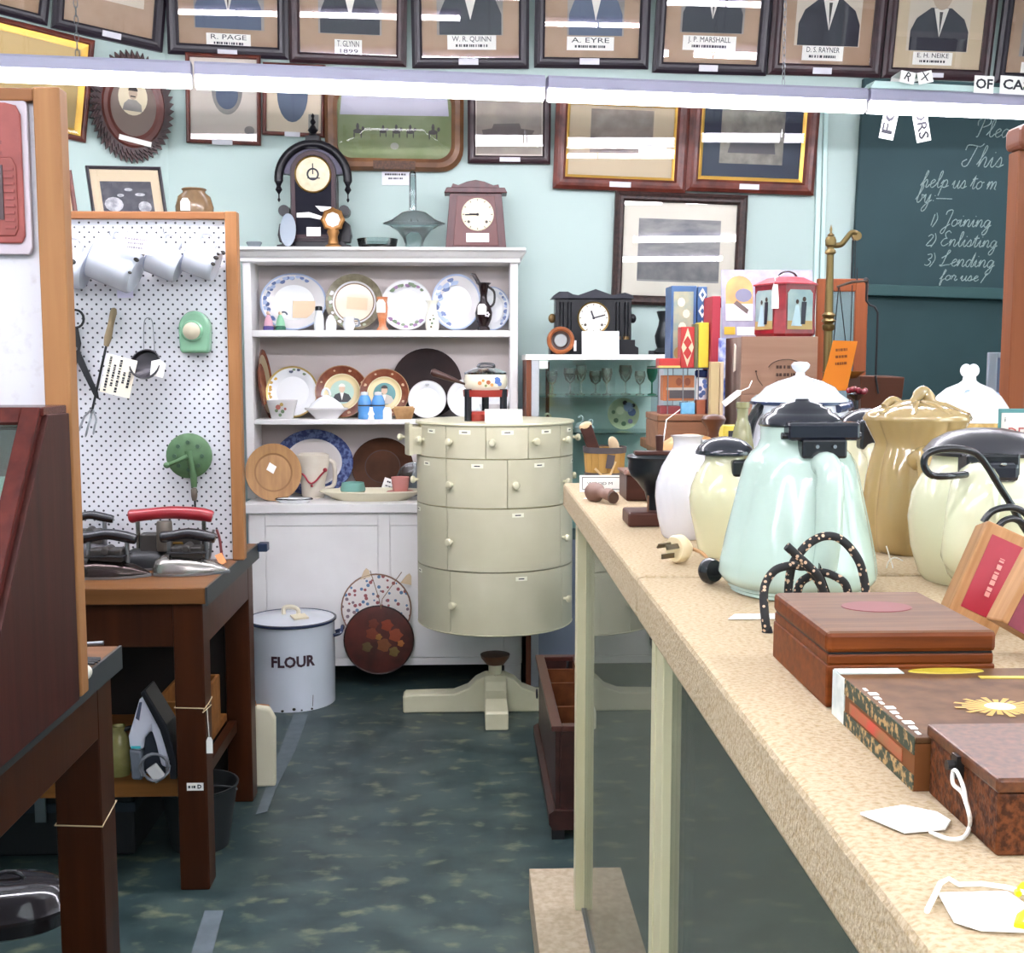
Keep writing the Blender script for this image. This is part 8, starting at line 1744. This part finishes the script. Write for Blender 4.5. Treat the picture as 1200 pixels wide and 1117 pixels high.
YJ = 2.02; k = mpp(YJ); t = ct('olive_bottle', 'olive green glass bottle behind the yellow jug', 'bottle', 868, YJ - .14)
jl(t, 'body', [(0, 0), (12, 0), (13, 4), (13, 90), (9, 112), (6, 120), (6, 132), (7.5, 133), (7.5, 139), (0, 139)], k, mat('olive glass', '#787552', .2, col2='#8d8a66', scale=20))
YJ = 2.25; k = mpp(YJ); t = ct('yellow_tin', 'small bright yellow tin behind the round knob of the mill', 'tin', 853, YJ)
b = B(); b.box(-10 * k, 10 * k, -.02, .02, 0, 90 * k); b.out('body', mat('bright yellow', '#d9c24a', .4), t, bevel=.002)
b = B(); b.box(-4 * k, 3 * k, -.021, -.02, 72 * k, 84 * k); b.out('print', INK, t)
# --- tan jug
TANJ = mat('honey tan glaze', '#a58d60', .12, coat=.5, col2='#967e51', scale=5)
YJ = 1.64; k = mpp(YJ); t = ct('electric_jug', 'honey tan fluted ceramic electric jug with flower-shaped lid', 'jug', 1071, YJ, 0, GJ)
fl2 = lambda a, z: 1 + .14 * (abs(math.cos(4 * a + .35)) ** .7 - .65) * (1 if z > .004 else .3)
jl(t, 'body', [(0, 0), (50, 0), (55, 6), (58, 20), (59, 50), (55, 90), (50, 116), (47, 124), (46, 130), (52, 142), (57, 152), (58, 156), (53, 156), (0, 150)], k, TANJ, 96, mod=fl2)
l = jl(t, 'lid', [(60, 156), (61, 159), (58, 165), (40, 172), (20, 176), (10, 178), (0, 178)], k, TANJ, 60, mod=lambda a, z: 1 + .05 * math.cos(8 * a + .7))
b = B()
for i in range(8): a = i * PI / 4 + .35; b.tube([(54 * k * math.cos(a), 54 * k * math.sin(a), 163 * k), (30 * k * math.cos(a), 30 * k * math.sin(a), 174 * k), (8 * k * math.cos(a), 8 * k * math.sin(a), 178 * k)], [4 * k, 4 * k, 3 * k], 8)
b.out('lid_ridges', TANJ, t, smooth=True)
b = B(); b.tube(smooth_path([(-40 * k, 0, 172 * k), (-28 * k, 4 * k, 180 * k), (-14 * k, -4 * k, 172 * k), (2 * k, 0, 188 * k), (10 * k, 4 * k, 189 * k), (18 * k, -4 * k, 176 * k), (34 * k, 0, 172 * k)], 5), [5 * k] * 14 + [7 * k] * 10 + [5 * k] * 7, 10); b.out('lid_flower', TANJ, t, smooth=True)
b = B(); b.tube(smooth_path([(-14 * k, -44 * k, 112 * k), (-15 * k, -70 * k, 118 * k), (-15 * k, -78 * k, 104 * k), (-14 * k, -78 * k, 60 * k), (-12 * k, -64 * k, 20 * k)], 5), [13 * k] * 20 + [11 * k], 12); b.out('handle', TANJ, t, smooth=True)
b = B(); b.sph((16 * k, -60 * k, 138 * k), 2.4 * k, 8, 5); b.out('cord_hole', BLACK, t)
# --- big cream jug with lead
BIGC = mat('big cream glaze', '#d3d2b2', .15, coat=.4)
YJ = 1.41; k = mpp(YJ); t = ct('electric_jug', 'big cream ceramic electric jug with black lid and coiled lead at right', 'jug', 1152, YJ, 0, GJ)
jl(t, 'body', [(0, 0), (66, 0), (72, 8), (82, 40), (86, 75), (82, 105), (72, 126), (62, 138), (60, 146), (62, 154), (58, 154), (0, 146)], k, BIGC, 48)
b = B(); b.tube(smooth_path([(-34 * k, -56 * k, 112 * k), (-46 * k, -84 * k, 126 * k), (-56 * k, -100 * k, 112 * k), (-62 * k, -104 * k, 70 * k), (-58 * k, -90 * k, 42 * k), (-46 * k, -66 * k, 30 * k)], 5), [24 * k] * 8 + [28 * k] * 12 + [24 * k] * 6, 16); b.out('handle', BIGC, t, smooth=True)
LIDG = mat('dull black lid', '#2c2b31', .3)
b = B(); b.lathe([(70 * k, 152 * k), (72 * k, 156 * k), (62 * k, 168 * k), (44 * k, 178 * k), (20 * k, 183 * k), (0, 184 * k)], 40, Matrix.Diagonal((1.0, .9, 1, 1))); b.out('lid', LIDG, t, smooth=True)
b = B(); b.box(-50 * k, 12 * k, -66 * k, -36 * k, 128 * k, 158 * k); b.out('element_guard', BLACK, t, bevel=.004)
b = B(); b.box(-42 * k, 6 * k, -78 * k, -60 * k, 126 * k, 148 * k); s_k = b.out('socket', BAK, t, bevel=.006); b = B(); b.sph((-14 * k, -79 * k, 147 * k), (4 * k, 2 * k, 1.6 * k), 8, 5); b.out('rivet', CHROME, s_k)
YCA = 1.27; kc = mpp(YCA); o_p = Vector((aY(1152, 600, YJ).x, YJ, CZ))
def cpx(l, Y): return [tuple(aY(x, y, Y + d) - o_p) for x, y, d in l]
b = B(); b.tube(smooth_path(cpx([(1132, 556, .02), (1112, 558, 0), (1092, 557, 0), (1083, 546, 0), (1086, 533, 0), (1100, 527, 0), (1122, 526, 0), (1143, 531, 0), (1156, 545, 0), (1170, 568, 0), (1184, 590, 0), (1196, 612, 0), (1215, 640, .01)], YCA), 5), 4.4 * kc, 10); b.out('lead', BLACK, t, smooth=True)
b = B(); b.tube(smooth_path(cpx([(1152, 612, 0), (1162, 600, 0), (1178, 595, 0), (1194, 597, 0), (1206, 608, 0), (1206, 625, 0)], 1.25), 5), 4.2 * kc, 10); b.tube(smooth_path(cpx([(1168, 620, 0), (1176, 611, 0), (1188, 608, 0), (1200, 614, 0)], 1.24), 5), 4.2 * kc, 10); b.out('coiled_lead', BLACK, t, smooth=True)
# --- porcelain jar and small sign
YJ = 2.05; k = mpp(YJ); t = ct('porcelain_jar', 'white porcelain jar with blue sprigs and knobbed domed lid', 'jar', 1130, YJ)
jl(t, 'body', [(0, 0), (40, 0), (46, 20), (50, 80), (48, 108), (0, 108)], k, PORC)
jl(t, 'straw_band', [(50, 98), (51.5, 100), (51.5, 108), (50, 110)], k, mat('straw', '#c9a86a', .8, col2='#a8854a', scale=90))
jl(t, 'lid', [(51, 110), (50, 116), (44, 128), (36, 140), (26, 149), (12, 155), (8, 158), (7, 164), (0, 164)], k, PORC)
b = B(); b.sph((-4.5 * k, 0, 170 * k), (7 * k, 6 * k, 8 * k), 12, 8); b.sph((4.5 * k, 0, 170 * k), (7 * k, 6 * k, 8 * k), 12, 8); b.out('lid_knob', PORC, t, smooth=True)
b = B()
for (x, z, s) in ((-13, 144, 4.5), (-8, 140, 3), (-17, 139, 3), (24, 141, 4), (28, 135, 3), (22, 134, 3)):
    r_ = 51 * (1 - max(0, (z - 112)) / 52.) ** .62; b.use(BLU2).disc(x * k, z * k, s * k, s * k, -math.sqrt(max(r_ ** 2 - x ** 2, 4)) * k - .003, 8)
b.out('blue_sprig', None, t, fix=False)
p = aZ(1196, 560, CT_Z); t = thing('small_sign', 'small card in a teal frame with red capitals reading DEPOSIT at right', 'sign', (aY(1206, 520, 1.72).x, 1.72, CZ)); k = mpp(1.72); hs = aY(1190, 479, 1.72).z - CZ
b = B(); b.box(-38 * k, 38 * k, 0, .004, hs - 90 * k, hs); b.box(-27 * k, 27 * k, 0, .02, 0, .003); b.box(-3 * k, 3 * k, .004, .008, 0, hs - 80 * k); b.out('frame', mat('teal frame', '#4d8283', .5), t, bevel=.001)
b = B(); b.box(-35 * k, 35 * k, -.001, 0, hs - 87 * k, hs - 5 * k); b.out('card', mat('grey card', '#cfcdc8', .7), t)
text(t, 'DEPOSIT', 20 * k, mat('red outline letters', '#a5504c', .7), TM(4 * k, -.002, hs - 30 * k), width=62 * k); text(t, 'i', 8 * k, INK, TM(-31 * k, -.002, hs - 13 * k))

# ---------------------------------------------------------------- boxes
def px_box(fl_, bl_, fr_top, top_y): pass
q1, q2 = aZ(965, 830, CT_Z), aZ(907, 770, CT_Z)
bx0, by0, by1 = (q1.x + q2.x) / 2, q1.y, q2.y
bx1 = aY(1168, 740, by0).x; bh = aY(969, 741, by0).z - CZ
t = thing('cigar_case', 'hinged brown wooden box with a red oval on its lid', 'box', ((bx0 + bx1) / 2, (by0 + by1) / 2, CZ))
w, d = (bx1 - bx0) / 2, (by1 - by0) / 2
BXR = wood('box cedar', '#74380f', '#54260a', 'x', .5, 34); BXL = wood('box lid walnut', '#6d4a30', '#523320', 'x', .5, 40)
b = B(); b.box(-w, w, -d, d, 0, bh * .56); b.box(-w + .001, w - .001, -d + .001, d, bh * .56, bh * .70); b.out('body', BXR, t, bevel=.0015)
b = B(); b.box(-w, w, -d, d, bh * .56, bh * .58 + .0); b.out('gap', BLACKM, t) if False else None
b = B(); b.box(-w - .0005, w + .0005, -d - .0005, d, bh * .715, bh); b.use(BXR); b.m = [0, 0, 0, 0, 0, 0]; b.mats = [BXR, BXL]; b.m[1] = 1; b.out('lid', BXL, t, bevel=.004)
b = B(); b.box(-w + .002, w - .002, -d + .002, d - .002, bh * .69, bh * .72); b.out('seam', BLACKM, t)
b = B(); b.lathe([(0, .0006), (w * .44, .0006), (w * .45, 0)], 40, TM(.004, .012, bh) @ Matrix.Diagonal((1, .72, 1, 1))); b.out('red_oval', mat('faded red oval', '#6f2f30', .55), t)
# flat cigar box with paper edges
q3, q4 = aZ(1066, 915, CT_Z), aZ(968, 837, CT_Z)
cx0, cy0, cy1_ = (q3.x + q4.x) / 2, q3.y - .02, min(q4.y, by0 - .004)
ch = aY(960, 785, cy1_).z - CZ; cx2 = cx0 + .215
t = thing('flat_cigar_box', 'flat printed cigar box with torn paper edges and a yellow sunburst', 'box', ((cx0 + cx2) / 2, (cy0 + cy1_) / 2, CZ)); w, d = (cx2 - cx0) / 2, (cy1_ - cy0) / 2
b = B(); b.box(-w, w, -d, d, 0, ch - .004); b.out('body', mat('cedar side', '#6b4020', .6, spec=.2), t)
b = B(); b.box(-w, w, -d, d, ch - .0038, ch); b.out('lid', mat('worn brown lid', '#67472b', .55, col2='#4c311b', scale=40, spec=.2), t, bevel=.001)
PE = bpy.data.materials.new('printed paper edge'); 
PE = mat('printed paper edge', '#3d4438', .7, col2='#b08f62', scale=190, lo=.5, hi=.62, detail=2, spec=.2)
b = B(); b.box(-w - .0008, -w, -d, d - .028, 0, ch * .3); b.box(-w - .0008, -w, -d, d - .028, ch * .68, ch + .0006); b.out('paper_edging', PE, t)
b = B(); b.box(-w - .0007, -w, -d + .02, d - .04, ch * .36, ch * .60); b.out('red_band', mat('red band', '#b23b2c', .6, col2='#8a5a36', scale=40), t)
b = B(); b.box(-w - .0009, -w + .0002, d - .028, d, 0, ch); b.box(-w, -w + .05, d - .014, d, ch, ch + .0008); b.out('tax_stamp', mat('white tax stamp', '#dfe0da', .7, col2='#b5bdb9', scale=50), t)
b = B(); 
for i in range(10): b.box(-w + .004, -w + .0065 + .002 * (i % 3), -d + .006 + i * .011, -d + .012 + i * .011, ch, ch + .0006)
b.out('torn_paper_flake', mat('torn paper white', '#dedcd6', .8), t)
YB_ = mat('sunburst yellow', '#b8913a', .5); b = B(); cxs, cys = -w + .082, -d + .062
for i in range(24):
    a = 2 * PI * i / 24; L = .024 if i % 2 else .03; c_, s_n = math.cos(a), math.sin(a); q_ = .0022
    b.add([(cxs + .006 * c_ - q_ * s_n * .5, cys + (.006 * s_n + q_ * c_ * .5) * .75, ch + .0006), (cxs + .006 * c_ + q_ * s_n * .5, cys + (.006 * s_n - q_ * c_ * .5) * .75, ch + .0006), (cxs + L * c_ + q_ * s_n, cys + (L * s_n - q_ * c_) * .75, ch + .0006), (cxs + L * c_ - q_ * s_n, cys + (L * s_n + q_ * c_) * .75, ch + .0006)], [(0, 1, 2, 3)])
b.out('sunburst', YB_, t, fix=False)
b = B(); b.lathe([(0, .0012), (.010, .0010), (.011, .0004)], 20, TM(cxs + .002, cys + .001, ch) @ Matrix.Diagonal((1, .75, 1, 1))); b.out('sunburst_centre', mat('white medallion', '#e9dfbe', .6), t)
b = B(); b.lathe([(0, .0010), (.026, .0008), (.027, 0)], 28, TM(-w + .085, d - .008, ch) @ Matrix.Diagonal((1.1, .28, 1, 1))); b.box(-w + .10, w, d - .030, d - .024, ch, ch + .0007, TM(rz=-3)); b.out('yellow_stripe', mat('yellow label', '#b09a2a', .5), t)
# burl box with latch and tag
q5, q6 = aZ(1170, 1005, CT_Z), aZ(1072, 921, CT_Z)
ux0, uy0, uy1 = (q5.x + q6.x) / 2 + .001, q5.y, min(q6.y, cy0 - .003)
uh = aY(1168, 912, uy0).z - CZ; ux1 = ux0 + .125
BURL = mat('carved burl wood', '#68391c', .6, col2='#3b1d0e', spec=.2, scale=230, lo=.4, hi=.6, bump=.7, bscale=200, detail=4)
t = thing('burl_box', 'small carved burl wood box with a metal latch at the counter edge', 'box', ((ux0 + ux1) / 2, (uy0 + uy1) / 2, CZ)); w, d = (ux1 - ux0) / 2, (uy1 - uy0) / 2
b = B(); b.box(-w, w, -d, d, 0, uh * .8); b.out('body', BURL, t, bevel=.0015)
b = B(); b.box(-w - .002, w + .002, -d - .002, d + .002, uh * .8 + .0006, uh); b.out('lid', mat('polished burl lid', '#643a22', .35, col2='#422414', scale=200, detail=5, spec=.35), t, bevel=.002)
ty = d * .02
b = B(); b.box(-w - .0045, -w, ty - .004, ty + .004, uh * .62, uh * .92); b.cyl(.003, 0, .006, 10, TM(-w - .003, ty, uh * .78, ry=-90)); b.out('latch', mat('dark latch', '#2a2828', .4, metal=.6), t)
o_p = Vector(((ux0 + ux1) / 2, (uy0 + uy1) / 2, CZ))
t2 = thing('string_tag', 'white luggage tag tied by string to the burl box latch', 'tag', (ux0 - .04, uy1 - .02, CZ)); tp = Vector(t2.location)
lat_p = o_p + Vector((-w - .005, ty, uh * .7))
pts = [lat_p, lat_p + Vector((-.004, -.010, -.004)), aX(1128, 930, ux0 - .005), aX(1136, 955, ux0 - .004), aZ(1136, 970, CT_Z + .003), aZ(1128, 982, CT_Z + .003), aZ(1110, 983, CT_Z + .003), aZ(1090, 975, CT_Z + .003)]
b = B(); b.tube([p - tp for p in smooth_path(pts, 6)], .0013, 6); b.tube([p - tp for p in smooth_path([lat_p, lat_p + Vector((-.003, -.012, .004)), lat_p + Vector((-.003, -.022, -.002)), lat_p + Vector((-.003, -.026, -.010))], 4)], .0012, 6); b.out('string', STRING, t2, smooth=True)
cor = [aZ(x, y, CT_Z + .003) - tp for x, y in ((1008, 952), (1058, 943), (1098, 951), (1114, 961), (1108, 970), (1060, 974))]
b = B(); n = len(cor); b.add([tuple(c) for c in cor] + [(c.x, c.y, c.z - .0015) for c in cor], [tuple(range(n)), tuple(range(2 * n - 1, n - 1, -1))] + [(i, (i + 1) % n, (i + 1) % n + n, i + n) for i in range(n)]); b.out('tag', PAPER, t2)
t3 = thing('string_tag', 'white luggage tag with loose string nearest the camera on the counter', 'tag', aZ(1140, 1060, CZ)); tp = Vector(t3.location)
cor = [aZ(x, y, CT_Z + .003) - tp for x, y in ((1100, 1046), (1180, 1044), (1206, 1062), (1202, 1090), (1150, 1088), (1118, 1078))]
b = B(); n = len(cor); b.add([tuple(c) for c in cor] + [(c.x, c.y, c.z - .0015) for c in cor], [tuple(range(n)), tuple(range(2 * n - 1, n - 1, -1))] + [(i, (i + 1) % n, (i + 1) % n + n, i + n) for i in range(n)]); b.out('tag', PAPER, t3)
b = B(); b.tube([aZ(x, y, CT_Z + .004) - tp for x, y in ((1086, 1068), (1095, 1050), (1102, 1035), (1112, 1030), (1124, 1037), (1150, 1036), (1180, 1040), (1200, 1046))], .0014, 6); b.out('string', STRING, t3, smooth=True)
b = B(); b.tube([aZ(x, y, CT_Z + .004) - tp for x, y in ((1214, 1032), (1200, 1037), (1192, 1046), (1194, 1048))], .0017, 6); b.tube([aZ(x, y, CT_Z + .0045) - tp for x, y in ((1208, 1066), (1196, 1074), (1192, 1084), (1206, 1086))], .0019, 6); b.out('yellow_clip', mat('yellow plastic', '#e6d814', .4), t3, smooth=True)
# red inlaid wooden frame leaning back, maroon case
p = aY(1125, 745, 1.13); k = mpp(1.13)
t = thing('inlaid_block', 'pale wooden block with a red lettered inset leaning behind the hinged box', 'box', (p.x, 1.115, CZ), -14, rx=-16, ry=24)
PWD = wood('pale block wood', '#b4875c', '#966a42', 'z', .5, 30)
b = B(); b.box(-31 * k, 31 * k, 0, .042, .0, 140 * k); b.out('block', PWD, t, bevel=.002)
b = B(); b.box(-20 * k, 20 * k, -.0008, 0, 30 * k, 126 * k); ins = b.out('red_inset', mat('crimson inset', '#96162a', .4), t)
text(ins, '~gilt', 11 * k, mat('gilt letters', '#d08a80', .5), TM(2 * k, -.0014, 78 * k, ry=-90), width=50 * k)
p = aY(1190, 790, .98); k = mpp(.98)
t = thing('maroon_case', 'maroon cloth-faced case with pale edges at the right edge', 'case', (p.x + .03, 1.0, CZ + .021), 0, rx=-8, ry=30)
b = B(); b.box(-.04, .06, 0, .03, 0, .075); b.out('edge', PWD, t, bevel=.002); b = B(); b.box(-.034, .054, -.001, 0, .0, .069); b.out('cloth_face', mat('maroon cloth', '#7d3340', .8, col2='#6a2835', scale=40), t)
# braided flex in front of the mint jug
def braid():
    m = bpy.data.materials.new('braided flex'); m.use_nodes = True; nt = m.node_tree; p = nt.nodes['Principled BSDF']; p.inputs['Roughness'].default_value = .8
    tc = nt.nodes.new('ShaderNodeTexCoord'); v = nt.nodes.new('ShaderNodeTexVoronoi'); v.inputs['Scale'].default_value = 170; nt.links.new(tc.outputs['Object'], v.inputs['Vector'])
    lt_ = nt.nodes.new('ShaderNodeMath'); lt_.operation = 'LESS_THAN'; lt_.inputs[1].default_value = .3; nt.links.new(v.outputs['Distance'], lt_.inputs[0]); mx = nt.nodes.new('ShaderNodeMix'); mx.data_type = 'RGBA'; nt.links.new(lt_.outputs[0], mx.inputs[0]); mx.inputs[6].default_value = lin('#1b1a1c'); mx.inputs[7].default_value = lin('#c9a98c'); nt.links.new(mx.outputs[2], p.inputs['Base Color']); return m
BRD_ = braid(); YBR = 1.16; k = mpp(YBR)
t = thing('braided_flex', 'black and tan braided electric flex coiled in front of the mint jug', 'cord', aZ(930, 742, CZ)); tp = Vector(t.location)
def strand(l, nm='loop'):
    b = B(); b.tube([v - tp for v in smooth_path([aY(x, y, YBR + d) for x, y, d in l], 6)], 5.2 * k, 10); b.out(nm, BRD_, t, smooth=True)
strand([(899, 744, -.02), (897, 728, -.02), (895, 700, -.01), (898, 682, 0), (909, 668, 0), (926, 663, .0), (938, 664, .004), (950, 668, .008), (968, 700, .01), (972, 730, .01)])
strand([(922, 640, -.012), (934, 651, -.012), (948, 664, -.012), (960, 678, -.01), (966, 700, -.005), (968, 733, 0)])
strand([(924, 732, .012), (924, 690, .012), (928, 664, .014), (936, 650, .014), (948, 637, .014), (964, 629, .014), (981, 630, .014), (996, 642, .014), (1008, 661, .014), (1014, 688, .014), (1016, 720, .014)])
strand([(930, 726, .03), (936, 688, .03), (948, 676, .03), (963, 671, .03), (979, 676, .03), (992, 688, .03), (998, 726, .03)])
b = B(); b.lathe([(0, 0), (6 * k, 0), (7 * k, 6 * k), (5 * k, 14 * k), (0, 14 * k)], 12, Matrix.Translation(aY(899, 748, YBR - .02) - tp)); b.out('frayed_end', mat('frayed black', '#15151a', .9), t)
b = B(); b.prism([(0, 0), (16 * k, -2 * k), (0, 40 * k)], 0, .006, Matrix.Translation(aY(960, 698, YBR + .04) - tp)); b.out('plug_fin', BLACK, t)
t = thing('price_tag', 'grey tag on white string hanging on the tan jug', 'tag', aY(1041, 688, 1.50)); k = mpp(1.5)
b = B(); b.prism([(-14 * k, -14 * k), (14 * k, -14 * k), (14 * k, 6 * k), (8 * k, 14 * k), (-8 * k, 14 * k), (-14 * k, 8 * k)], 0, .001); b.out('tag', mat('grey tag card', '#a9a299', .8), t)  # tag of plain grey card
b = B(); b.tube(smooth_path([(-4 * k, -.001, 12 * k), (-2 * k, -.002, 30 * k), (6 * k, -.002, 36 * k), (16 * k, -.002, 32 * k)], 4), .001, 5); b.tube(smooth_path([(-4 * k, -.001, 12 * k), (4 * k, -.002, 22 * k), (0, -.002, 36 * k), (-4 * k, .0, 50 * k)], 4), .001, 5); b.out('string', STRING, t)
